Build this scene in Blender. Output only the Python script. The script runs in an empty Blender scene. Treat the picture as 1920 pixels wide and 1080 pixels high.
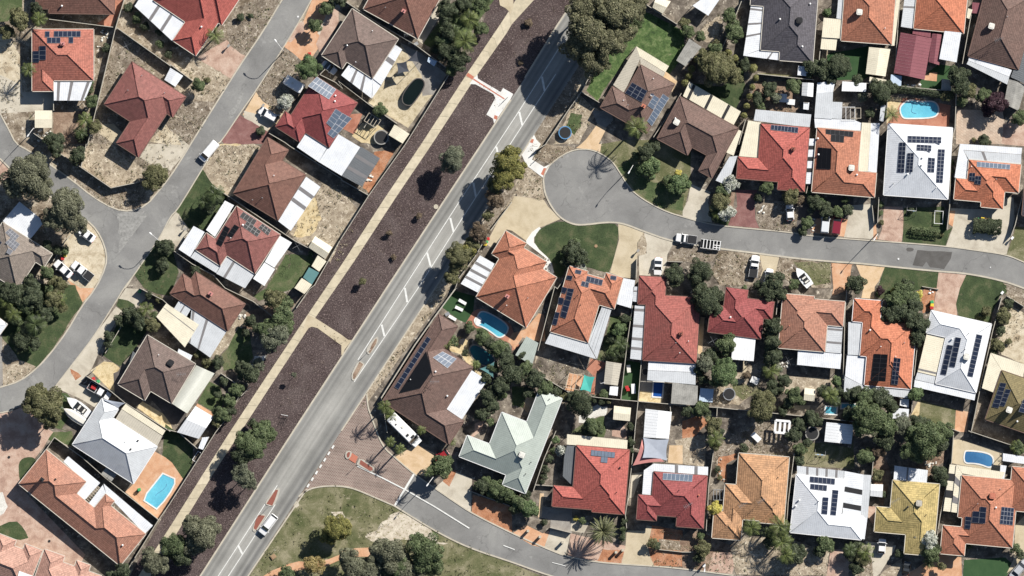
import bpy, bmesh, math, random
from math import sin, cos, tan, pi, radians, hypot, atan2, sqrt, floor
from mathutils import Vector, Matrix, noise as mnoise
from mathutils.geometry import delaunay_2d_cdt

C = bpy.context.scene.collection
S = 0.115                      # metres per photo pixel (plan scale)

# ------------------------------------------------------------------ camera
cam_d = bpy.data.cameras.new('camera'); cam = bpy.data.objects.new('camera', cam_d); C.objects.link(cam)
CAM_H = 2000.0
cam.location = (0, 0, CAM_H); cam.rotation_euler = (0, 0, 0)
cam_d.sensor_width = 36.0; cam_d.lens = 36.0 * CAM_H / (1920 * S)
cam_d.clip_start = 10; cam_d.clip_end = 6000
bpy.context.scene.camera = cam

# ------------------------------------------------------------------ light
SUN_EL = radians(36); SUN_AZ = radians(44)      # from the upper right of the picture
world = bpy.data.worlds.new("World"); bpy.context.scene.world = world; world.use_nodes = True
wn = world.node_tree.nodes; wl = world.node_tree.links
sky = wn.new('ShaderNodeTexSky'); sky.sky_type = 'NISHITA'; sky.sun_disc = False
sky.sun_elevation = SUN_EL; sky.sun_rotation = SUN_AZ; sky.air_density = 1.0; sky.dust_density = 0.6; sky.ozone_density = 2.0
wl.new(sky.outputs[0], wn['Background'].inputs[0]); wn['Background'].inputs[1].default_value = 0.05
sun_d = bpy.data.lights.new('sun', 'SUN'); sun_d.energy = 5.0; sun_d.angle = radians(0.5); sun_d.color = (1.0, 0.955, 0.88)
sun = bpy.data.objects.new('sun', sun_d); C.objects.link(sun); sun.location = (60, 60, 80)
sd = Vector((-cos(SUN_EL) * sin(SUN_AZ), -cos(SUN_EL) * cos(SUN_AZ), -sin(SUN_EL)))
sun.rotation_euler = sd.to_track_quat('-Z', 'Y').to_euler()
vs = bpy.context.scene.view_settings
vs.view_transform = 'Standard'; vs.look = 'None'; vs.exposure = 0.56; vs.gamma = 1.0; vs.use_curve_mapping = False
try:
    bpy.context.scene.cycles.max_bounces = 5
    bpy.context.scene.cycles.diffuse_bounces = 1
    bpy.context.scene.cycles.glossy_bounces = 2
    bpy.context.scene.cycles.transparent_max_bounces = 6
except Exception:
    pass

rnd = random.Random(7)
def tri_fill(poly):
    """triangles filling a plan polygon, safe for concave or slightly crossing outlines"""
    vs_, _, fs_, _, _, _ = delaunay_2d_cdt([Vector(p) for p in poly], [], [list(range(len(poly)))], 1, 1e-5)
    out = []
    for f in fs_:
        t = [(vs_[i].x, vs_[i].y) for i in f]; a = sum(t[i][0] * t[(i + 1) % len(t)][1] - t[(i + 1) % len(t)][0] * t[i][1] for i in range(len(t)))
        if abs(a) > 1e-7: out.append(t if a > 0 else t[::-1])
    return out

# ------------------------------------------------------------------ coordinates
TILES = {}
for r_, row in enumerate(('ABCDEF', 'GHIJKL', 'MNOPQR', 'STUVWX')):
    for c_, ch_ in enumerate(row):
        TILES[ch_] = (c_ * 320.0, r_ * 270.0, 0.25)
TILES['Z'] = (0.0, 0.0, 1.0)
def pts(s):
    """survey notes: a map-sheet letter, then x,y pairs on that sheet -> plan pixels"""
    out = []; t = TILES['Z']
    for k in s.split():
        if k in TILES: t = TILES[k]
        else:
            x, y = k.split(',')
            out.append((t[0] + float(x) * t[2], t[1] + float(y) * t[2]))
    return out
def W(p): return ((p[0] - 960.0) * S, (540.0 - p[1]) * S)
def WP(s): return [W(p) for p in pts(s)]
def P1(s): return pts(s)[0]

# ------------------------------------------------------------------ object helpers
def tag(o, label=None, cat=None, group=None, kind=None):
    if label: o['label'] = label
    if cat: o['category'] = cat
    if group: o['group'] = group
    if kind: o['kind'] = kind
    return o
def empty(name, loc=(0, 0, 0), rz=0.0):
    o = bpy.data.objects.new(name, None); C.objects.link(o)
    o.empty_display_size = 0.3
    o.location = loc; o.rotation_euler = (0, 0, rz)
    return o
def kids(o): return list(o.children)
def copy_tree(o, parent=None):
    c = o.copy(); C.objects.link(c)
    if parent is not None: c.parent = parent
    for ch in kids(o): copy_tree(ch, c)
    return c

class MB:
    def __init__(self): self.v = []; self.f = []; self.m = []; self.uv = []
    def quad(self, a, b, c, d, m=0, uv=None): self.face([a, b, c, d], m, uv)
    def face(self, ps, m=0, uv=None):
        n = len(self.v); self.v += [tuple(p) for p in ps]
        self.f.append(tuple(range(n, n + len(ps)))); self.m.append(m)
        self.uv.append(uv if uv else [(p[0], p[1]) for p in ps])
    def prism(self, poly, z0, z1, m=0, mt=None, uvd=None, bottom=True):
        """vertical prism; poly = plan points; z1 number or function(x,y)"""
        a = sum(poly[i][0] * poly[(i + 1) % len(poly)][1] - poly[(i + 1) % len(poly)][0] * poly[i][1] for i in range(len(poly)))
        if a < 0: poly = poly[::-1]
        f1 = z1 if callable(z1) else (lambda x, y: z1)
        f0 = z0 if callable(z0) else (lambda x, y: z0)
        top = [(x, y, f1(x, y)) for x, y in poly]; bot = [(x, y, f0(x, y)) for x, y in poly]
        uv = None
        if uvd:
            ux, uy = uvd; uv = [(x * ux + y * uy, -x * uy + y * ux) for x, y in poly]
        if len(poly) > 4:
            for t in tri_fill(poly):
                self.face([(x, y, f1(x, y)) for x, y in t], m if mt is None else mt, [(x * uvd[0] + y * uvd[1], -x * uvd[1] + y * uvd[0]) for x, y in t] if uvd else None)
                if bottom: self.face([(x, y, f0(x, y)) for x, y in t][::-1], m)
        else:
            self.face(top, m if mt is None else mt, uv)
            if bottom: self.face(bot[::-1], m)
        n = len(poly)
        for i in range(n):
            j = (i + 1) % n
            self.face([bot[i], bot[j], top[j], top[i]], m, [(0, 0), (1, 0), (1, .3), (0, .3)])
    def box(self, cx, cy, z0, z1, lx, ly, rz=0.0, m=0, mt=None):
        c, s = cos(rz), sin(rz)
        self.prism([(cx + c * x - s * y, cy + s * x + c * y) for x, y in ((-lx / 2, -ly / 2), (lx / 2, -ly / 2), (lx / 2, ly / 2), (-lx / 2, ly / 2))], z0, z1, m, mt)
    def tube(self, p, q, r0, r1=None, n=6, m=0, cap=True):
        r1 = r0 if r1 is None else r1
        p = Vector(p); q = Vector(q); d = (q - p)
        if d.length < 1e-6: return
        d.normalize(); u = d.orthogonal().normalized(); w = d.cross(u)
        A = [p + (u * cos(2 * pi * i / n) + w * sin(2 * pi * i / n)) * r0 for i in range(n)]
        B = [q + (u * cos(2 * pi * i / n) + w * sin(2 * pi * i / n)) * r1 for i in range(n)]
        for i in range(n):
            j = (i + 1) % n
            self.face([A[i], A[j], B[j], B[i]], m)
        if cap: self.face(A[::-1], m); self.face(B, m)
    def ico(self, c, r, sub=1, sc=(1, 1, 1), m=0, jit=0.0):
        bm = bmesh.new(); bmesh.ops.create_icosphere(bm, subdivisions=sub, radius=1.0)
        for v in bm.verts:
            k = 1 + (rnd.uniform(-jit, jit) if jit else 0)
            v.co = Vector((c[0] + v.co.x * r * sc[0] * k, c[1] + v.co.y * r * sc[1] * k, c[2] + v.co.z * r * sc[2] * k))
        for f in bm.faces: self.face([v.co[:] for v in f.verts], m)
        bm.free()
    def loft(self, rings, m=0, close=True, caps=True):
        for a, b in zip(rings, rings[1:]):
            n = len(a)
            for i in range(n if close else n - 1):
                j = (i + 1) % n
                self.face([a[i], a[j], b[j], b[i]], m)
        if caps: self.face(rings[0][::-1], m); self.face(rings[-1], m)
    def build(self, name, mats, parent=None, smooth=False, merge=False, loc=None):
        me = bpy.data.meshes.new(name)
        me.from_pydata(self.v, [], self.f)
        if not isinstance(mats, (list, tuple)): mats = [mats]
        for x in mats: me.materials.append(x)
        me.polygons.foreach_set('material_index', self.m)
        ul = me.uv_layers.new(name='UVMap')
        flat = []
        for u in self.uv:
            for q in u: flat += [q[0], q[1]]
        ul.data.foreach_set('uv', flat)
        if merge or smooth:
            bm = bmesh.new(); bm.from_mesh(me); bmesh.ops.remove_doubles(bm, verts=bm.verts, dist=0.0015)
            bmesh.ops.recalc_face_normals(bm, faces=bm.faces)
            bm.to_mesh(me); bm.free()
        if smooth: me.polygons.foreach_set('use_smooth', [True] * len(me.polygons))
        me.update()
        o = bpy.data.objects.new(name, me); C.objects.link(o)
        if parent is not None: o.parent = parent
        if loc: o.location = loc
        return o

# ------------------------------------------------------------------ materials
def _nt(name, rough=0.85, spec=0.3, metal=0.0):
    m = bpy.data.materials.new(name); m.use_nodes = True
    nt = m.node_tree; b = nt.nodes['Principled BSDF']
    b.inputs['Roughness'].default_value = rough; b.inputs['Metallic'].default_value = metal
    b.inputs['Specular IOR Level'].default_value = spec
    return m, nt, b
def nd(nt, t, **kw):
    n = nt.nodes.new(t)
    for k, v in kw.items(): setattr(n, k, v)
    return n
def coords(nt, kind='pos', rot=0.0):
    if kind == 'uv':
        t = nd(nt, 'ShaderNodeTexCoord'); o = t.outputs['UV']
    elif kind == 'obj':
        t = nd(nt, 'ShaderNodeTexCoord'); o = t.outputs['Object']
    else:
        t = nd(nt, 'ShaderNodeNewGeometry'); o = t.outputs['Position']
    if rot:
        mp = nd(nt, 'ShaderNodeMapping'); mp.inputs['Rotation'].default_value = (0, 0, rot)
        nt.links.new(o, mp.inputs[0]); o = mp.outputs[0]
    return o
def noise(nt, vec, scale, detail=4, rough=0.6, dist=0.0):
    n = nd(nt, 'ShaderNodeTexNoise'); n.inputs['Scale'].default_value = scale; n.inputs['Detail'].default_value = detail
    n.inputs['Roughness'].default_value = rough; n.inputs['Distortion'].default_value = dist
    nt.links.new(vec, n.inputs['Vector']); return n.outputs['Fac']
def ramp(nt, fac, stops):
    r = nd(nt, 'ShaderNodeValToRGB'); e = r.color_ramp.elements
    while len(e) < len(stops): e.new(0.5)
    for i, (p, c) in enumerate(stops):
        e[i].position = p; e[i].color = (c[0], c[1], c[2], 1) if not isinstance(c, (int, float)) else (c, c, c, 1)
    nt.links.new(fac, r.inputs[0]); return r.outputs[0]
def mix(nt, fac, a, b, mode='MIX'):
    m = nd(nt, 'ShaderNodeMix', data_type='RGBA', blend_type=mode)
    for sock, v in ((m.inputs[0], fac), (m.inputs[6], a), (m.inputs[7], b)):
        if isinstance(v, (int, float)): sock.default_value = v
        elif isinstance(v, (tuple, list)): sock.default_value = (v[0], v[1], v[2], 1)
        else: nt.links.new(v, sock)
    return m.outputs[2]
def math_(nt, op, a, b=None, c=None):
    m = nd(nt, 'ShaderNodeMath', operation=op)
    for i, v in enumerate((a, b, c)):
        if v is None: continue
        if isinstance(v, (int, float)): m.inputs[i].default_value = v
        else: nt.links.new(v, m.inputs[i])
    return m.outputs[0]
def bump(nt, b, h, dist=0.05, strength=1.0):
    n = nd(nt, 'ShaderNodeBump'); n.inputs['Distance'].default_value = dist; n.inputs['Strength'].default_value = strength
    nt.links.new(h, n.inputs['Height']); nt.links.new(n.outputs[0], b.inputs['Normal'])
def scl(c, k): return tuple(min(1.0, x * k) for x in c)

_pm = {}
def plain(name, col, rough=0.6, metal=0.0, spec=0.4, var=0.12, sc=1.2):
    """painted / solid surface with a little dirt"""
    if name in _pm: return _pm[name]
    m, nt, b = _nt(name, rough, spec, metal)
    v = coords(nt, 'obj')
    f = noise(nt, v, sc, 5, 0.65)
    nt.links.new(ramp(nt, f, [(0.3, scl(col, 1 - var)), (0.6, col), (0.75, scl(col, 1 + var * 0.4))]), b.inputs['Base Color'])
    _pm[name] = m; return m

def ground(name, cols, s1=0.6, s2=6.0, speck=None, rough=0.95, bd=0.03, contrast=(0.35, 0.65), fine=0.35, crack=False):
    """soil-like cover: patches (s1) of cols, fine grain (s2), optional specks (colour, scale, threshold)"""
    m, nt, b = _nt(name, rough, 0.15)
    v = coords(nt)
    n1 = noise(nt, v, s1, 6, 0.68, 0.4)
    n = len(cols); lo, hi = contrast
    base = ramp(nt, n1, [(lo + (hi - lo) * i / max(1, n - 1), c) for i, c in enumerate(cols)])
    n2 = noise(nt, v, s2, 3, 0.7)
    g = ramp(nt, n2, [(0.3, 1 - fine), (0.5, 1.0), (0.72, 1 + fine * 0.6)])
    col = mix(nt, 1.0, base, g, 'MULTIPLY')
    if speck:
        for sc_, th, w, cc in speck:
            n3 = noise(nt, v, sc_, 4, 0.75, 0.3)
            k = ramp(nt, n3, [(th, 0.0), (th + w, 1.0)])
            col = mix(nt, k, col, cc)
    if crack:
        wp = nd(nt, 'ShaderNodeVectorMath', operation='ADD'); sc2 = nd(nt, 'ShaderNodeVectorMath', operation='SCALE'); nz = nd(nt, 'ShaderNodeTexNoise'); nz.inputs['Scale'].default_value = 0.5; nt.links.new(v, nz.inputs['Vector'])
        nt.links.new(nz.outputs['Color'], sc2.inputs[0]); sc2.inputs['Scale'].default_value = 3.0; nt.links.new(v, wp.inputs[0]); nt.links.new(sc2.outputs[0], wp.inputs[1])
        vo = nd(nt, 'ShaderNodeTexVoronoi', feature='DISTANCE_TO_EDGE'); vo.inputs['Scale'].default_value = 0.16; nt.links.new(wp.outputs[0], vo.inputs['Vector'])
        ck = ramp(nt, vo.outputs['Distance'], [(0.0, 0.72), (0.016, 1.0)]); gate = ramp(nt, noise(nt, v, 0.12, 2, 0.5), [(0.48, 0.0), (0.56, 1.0)])
        col = mix(nt, gate, col, mix(nt, 1.0, col, ck, 'MULTIPLY'))
    nt.links.new(col, b.inputs['Base Color'])
    if bd: bump(nt, b, n2, bd, 0.8)
    _pm[name] = m; return m

def tiles_mat(name, col, old=0.35, lich=(0.10, 0.09, 0.07), row=0.42):
    """roof tiles on UV in metres: v runs up the slope"""
    m, nt, b = _nt(name, 0.72, 0.3)
    uv = coords(nt, 'uv')
    sp = nd(nt, 'ShaderNodeSeparateXYZ'); nt.links.new(uv, sp.inputs[0])
    vr = math_(nt, 'DIVIDE', sp.outputs[1], row); ur = math_(nt, 'DIVIDE', sp.outputs[0], 0.32)
    fv = math_(nt, 'FRACT', vr); fu = math_(nt, 'FRACT', ur)
    cb = nd(nt, 'ShaderNodeCombineXYZ')
    nt.links.new(math_(nt, 'FLOOR', ur), cb.inputs[0]); nt.links.new(math_(nt, 'FLOOR', vr), cb.inputs[1])
    wn_ = nd(nt, 'ShaderNodeTexWhiteNoise', noise_dimensions='2D'); nt.links.new(cb.outputs[0], wn_.inputs['Vector'])
    tone = ramp(nt, wn_.outputs['Value'], [(0.0, scl(col, 0.80)), (0.5, col), (1.0, scl(col, 1.17))])
    pos = coords(nt)
    n1 = noise(nt, pos, 0.35, 6, 0.7); k = ramp(nt, n1, [(0.42, 0.0), (0.72, old)])
    c1 = mix(nt, k, tone, lich)
    n2 = noise(nt, pos, 3.0, 4, 0.7)
    c1 = mix(nt, 1.0, c1, ramp(nt, n2, [(0.3, 0.84), (0.7, 1.12)]), 'MULTIPLY')
    joint = ramp(nt, fv, [(0.0, 0.50), (0.16, 0.66), (0.30, 1.0)])
    c1 = mix(nt, 0.8, c1, joint, 'MULTIPLY')
    nt.links.new(c1, b.inputs['Base Color'])
    prof = math_(nt, 'SUBTRACT', 1.0, fv)
    arch = math_(nt, 'SINE', math_(nt, 'MULTIPLY', fu, pi))
    h = math_(nt, 'ADD', math_(nt, 'MULTIPLY', prof, 1.0), math_(nt, 'MULTIPLY', arch, 0.25))
    bump(nt, b, h, 0.03, 0.8)
    _pm[name] = m; return m

def metal_mat(name, col, rough=0.45, rib=0.42, dirt=0.14, metal=0.0, depth=0.03):
    """ribbed sheet on UV: ribs run along v"""
    m, nt, b = _nt(name, rough, 0.4, metal)
    uv = coords(nt, 'uv'); pos = coords(nt)
    sp = nd(nt, 'ShaderNodeSeparateXYZ'); nt.links.new(uv, sp.inputs[0])
    fu = math_(nt, 'FRACT', math_(nt, 'DIVIDE', sp.outputs[0], rib))
    rb = ramp(nt, fu, [(0.0, 0.80), (0.16, 0.95), (0.3, 1.0), (1.0, 1.0)])
    n1 = noise(nt, pos, 0.5, 6, 0.7); n2 = noise(nt, pos, 4.0, 3, 0.6)
    c1 = ramp(nt, n1, [(0.32, scl(col, 1 - dirt)), (0.6, col)])
    c1 = mix(nt, 1.0, c1, rb, 'MULTIPLY')
    c1 = mix(nt, 1.0, c1, ramp(nt, n2, [(0.3, 0.94), (0.7, 1.04)]), 'MULTIPLY')
    nt.links.new(c1, b.inputs['Base Color'])
    bump(nt, b, math_(nt, 'LESS_THAN', fu, 0.2), depth, 0.5)
    _pm[name] = m; return m

def leaf_mat(name, a, b_, c, trans=0.18, rough=0.6):
    m, nt, b = _nt(name, rough, 0.25)
    g = nd(nt, 'ShaderNodeNewGeometry')
    r = ramp(nt, g.outputs['Random Per Island'], [(0.0, a), (0.5, b_), (1.0, c)])
    n = noise(nt, g.outputs['Position'], 0.9, 3, 0.6)
    col = mix(nt, 1.0, r, ramp(nt, n, [(0.32, 0.66), (0.68, 1.35)]), 'MULTIPLY')
    nt.links.new(col, b.inputs['Base Color'])
    t = nd(nt, 'ShaderNodeBsdfTranslucent'); nt.links.new(col, t.inputs[0])
    ms = nd(nt, 'ShaderNodeMixShader'); ms.inputs[0].default_value = trans
    out = nt.nodes['Material Output']
    nt.links.new(b.outputs[0], ms.inputs[1]); nt.links.new(t.outputs[0], ms.inputs[2]); nt.links.new(ms.outputs[0], out.inputs['Surface'])
    _pm[name] = m; return m

# roof tiles
T = dict(
    orange=tiles_mat('roof_tile_orange', (0.43, 0.178, 0.110), 0.40, (0.22, 0.11, 0.08)),
    orange2=tiles_mat('roof_tile_bright_orange', (0.52, 0.190, 0.108), 0.30, (0.25, 0.10, 0.07)),
    brick=tiles_mat('roof_tile_brick_orange', (0.41, 0.150, 0.110), 0.35, (0.22, 0.11, 0.09)),
    brickred=tiles_mat('roof_tile_brick_red', (0.33, 0.105, 0.088), 0.35, (0.20, 0.09, 0.075)),
    terra=tiles_mat('roof_tile_terracotta', (0.40, 0.195, 0.135), 0.35, (0.24, 0.15, 0.12)),
    salmon=tiles_mat('roof_tile_salmon', (0.47, 0.275, 0.215), 0.35, (0.24, 0.15, 0.12)),
    tan=tiles_mat('roof_tile_tan', (0.50, 0.28, 0.15), 0.45, (0.14, 0.09, 0.06), 0.5),
    red=tiles_mat('roof_tile_red', (0.40, 0.112, 0.092), 0.30, (0.22, 0.06, 0.055)),
    crimson=tiles_mat('roof_tile_crimson', (0.29, 0.078, 0.076), 0.3, (0.18, 0.05, 0.05)),
    rust=tiles_mat('roof_tile_rust_red', (0.26, 0.105, 0.092), 0.4, (0.16, 0.08, 0.07)),
    brown=tiles_mat('roof_tile_brown', (0.165, 0.105, 0.088), 0.35, (0.10, 0.075, 0.065)),
    redbrown=tiles_mat('roof_tile_red_brown', (0.21, 0.108, 0.083), 0.35, (0.12, 0.075, 0.06)),
    taupe=tiles_mat('roof_tile_taupe', (0.165, 0.120, 0.105), 0.35, (0.11, 0.09, 0.08)),
    greybrown=tiles_mat('roof_tile_grey_brown', (0.24, 0.20, 0.17), 0.4, (0.16, 0.14, 0.12)),
    slate=tiles_mat('roof_tile_slate', (0.105, 0.098, 0.112), 0.3, (0.09, 0.085, 0.085)),
    yellow=tiles_mat('roof_tile_mustard', (0.47, 0.365, 0.155), 0.6, (0.17, 0.15, 0.06), 0.5),
    olive=tiles_mat('roof_tile_olive', (0.19, 0.155, 0.075), 0.4, (0.13, 0.11, 0.06)),
    mwhite=metal_mat('roof_metal_white', (0.72, 0.74, 0.77)),
    mgrey=metal_mat('roof_metal_pale_grey', (0.56, 0.58, 0.60)),
    mgreen=metal_mat("roof_metal_pale_green", (0.39, 0.435, 0.395)),
    mmaroon=metal_mat('roof_metal_maroon', (0.24, 0.085, 0.10), rib=0.7, depth=0.06),
    mcream=metal_mat('roof_metal_cream', (0.74, 0.68, 0.53)),
    march=metal_mat('roof_metal_arched', (0.66, 0.66, 0.58), rough=0.32, rib=0.3, dirt=0.08),
    mdark=metal_mat('roof_metal_charcoal', (0.13, 0.14, 0.15)),
    mbeige=metal_mat('roof_metal_beige', (0.50, 0.46, 0.38), rib=0.5, depth=0.06),
    mstripe=metal_mat('roof_metal_white_ribbed', (0.78, 0.79, 0.80), rib=0.62, depth=0.12, dirt=0.08),
    mblue=metal_mat('roof_metal_blue_white', (0.50, 0.60, 0.72)),
    mold=metal_mat('roof_metal_weathered', (0.36, 0.35, 0.32), dirt=0.4),
)
M = dict(
    strip=plain('polycarbonate_grey', (0.20, 0.19, 0.19), 0.35, 0, 0.5),
    void=plain('shaded_opening_mesh', (0.03, 0.028, 0.026), 0.9),
    render=plain('rendered_wall_cream', (0.55, 0.49, 0.40), 0.9),
    brickw=plain('brick_wall', (0.32, 0.19, 0.13), 0.9),
    gutter=plain('gutter_cream', (0.62, 0.58, 0.50), 0.5),
    gutter_d=plain('gutter_brown', (0.16, 0.10, 0.08), 0.5),
    gutter_w=plain('gutter_white', (0.74, 0.74, 0.74), 0.5),
    post=plain('post_white', (0.65, 0.64, 0.62), 0.5),
    glass=plain('dark_glass', (0.015, 0.018, 0.022), 0.08, 0, 0.8, 0.0),
    pcell=plain('solar_cell_blue', (0.018, 0.025, 0.048), 0.25, 0, 0.4, 0.2),
    pblack=plain('solar_cell_black', (0.010, 0.011, 0.014), 0.5, 0, 0.15, 0.2),
    pgrey=plain('solar_cell_glint_grey', (0.10, 0.13, 0.18), 0.5, 0, 0.25, 0.2),  # glint of the pale arrays painted into the cell colour
    pframe=plain('aluminium_frame', (0.24, 0.25, 0.28), 0.5, 0.0),
    pframe_l=plain('pale_aluminium_frame', (0.50, 0.51, 0.54), 0.5, 0.0),
    pframe_d=plain('black_frame', (0.06, 0.06, 0.065), 0.4, 0.3),
    white=plain('white_paint', (0.80, 0.80, 0.79), 0.35),
    offwhite=plain('off_white', (0.70, 0.68, 0.62), 0.5),
    black=plain('black_plastic', (0.02, 0.02, 0.022), 0.6),
    rubber=plain('rubber', (0.025, 0.025, 0.025), 0.9),
    steel=plain('galvanised_steel', (0.42, 0.43, 0.44), 0.4, 0.5),
    colorbond=plain('fence_steel_cream', (0.50, 0.46, 0.38), 0.6),
    fence_g=plain('fence_steel_grey', (0.30, 0.29, 0.27), 0.6),
    fence_cap=plain('fence_cap_pale', (0.42, 0.39, 0.33), 0.6),
    limestone=plain('limestone_block', (0.48, 0.43, 0.34), 0.9),
    timber=plain('timber', (0.33, 0.22, 0.13), 0.8),
    timber_p=plain('pale_timber', (0.50, 0.44, 0.35), 0.8),
    bark=plain('bark', (0.17, 0.13, 0.10), 0.95),
    bark_p=plain('bark_pale', (0.34, 0.29, 0.24), 0.95),
    kerb=plain('kerb_concrete', (0.50, 0.455, 0.37), 0.9, var=0.2, sc=0.6),
    concrete=plain('concrete_block', (0.46, 0.43, 0.37), 0.9, var=0.2, sc=0.8),
    line=plain('road_line_white', (0.72, 0.72, 0.69), 0.7, var=0.2, sc=1.5),
    redpaint=plain('red_paving', (0.48, 0.17, 0.11), 0.85),
    mred=plain('deep_red_brick', (0.26, 0.09, 0.065), 0.9),
    pink=plain('pink_cloth', (0.52, 0.22, 0.20), 0.8),
    greycloth=plain('grey_cloth', (0.38, 0.41, 0.47), 0.8),
    darkcloth=plain('dark_cloth', (0.055, 0.06, 0.075), 0.8),
    tealcloth=plain('teal_cloth', (0.10, 0.22, 0.22), 0.8),
    turq=plain('turquoise_sheet', (0.07, 0.42, 0.36), 0.6),
    red=plain('red_plastic', (0.45, 0.03, 0.03), 0.5),
    yellow=plain('yellow_plastic', (0.70, 0.52, 0.05), 0.5),
    green=plain('green_plastic', (0.05, 0.32, 0.12), 0.5),
    bluepl=plain('blue_plastic', (0.10, 0.25, 0.45), 0.5),
)

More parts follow.
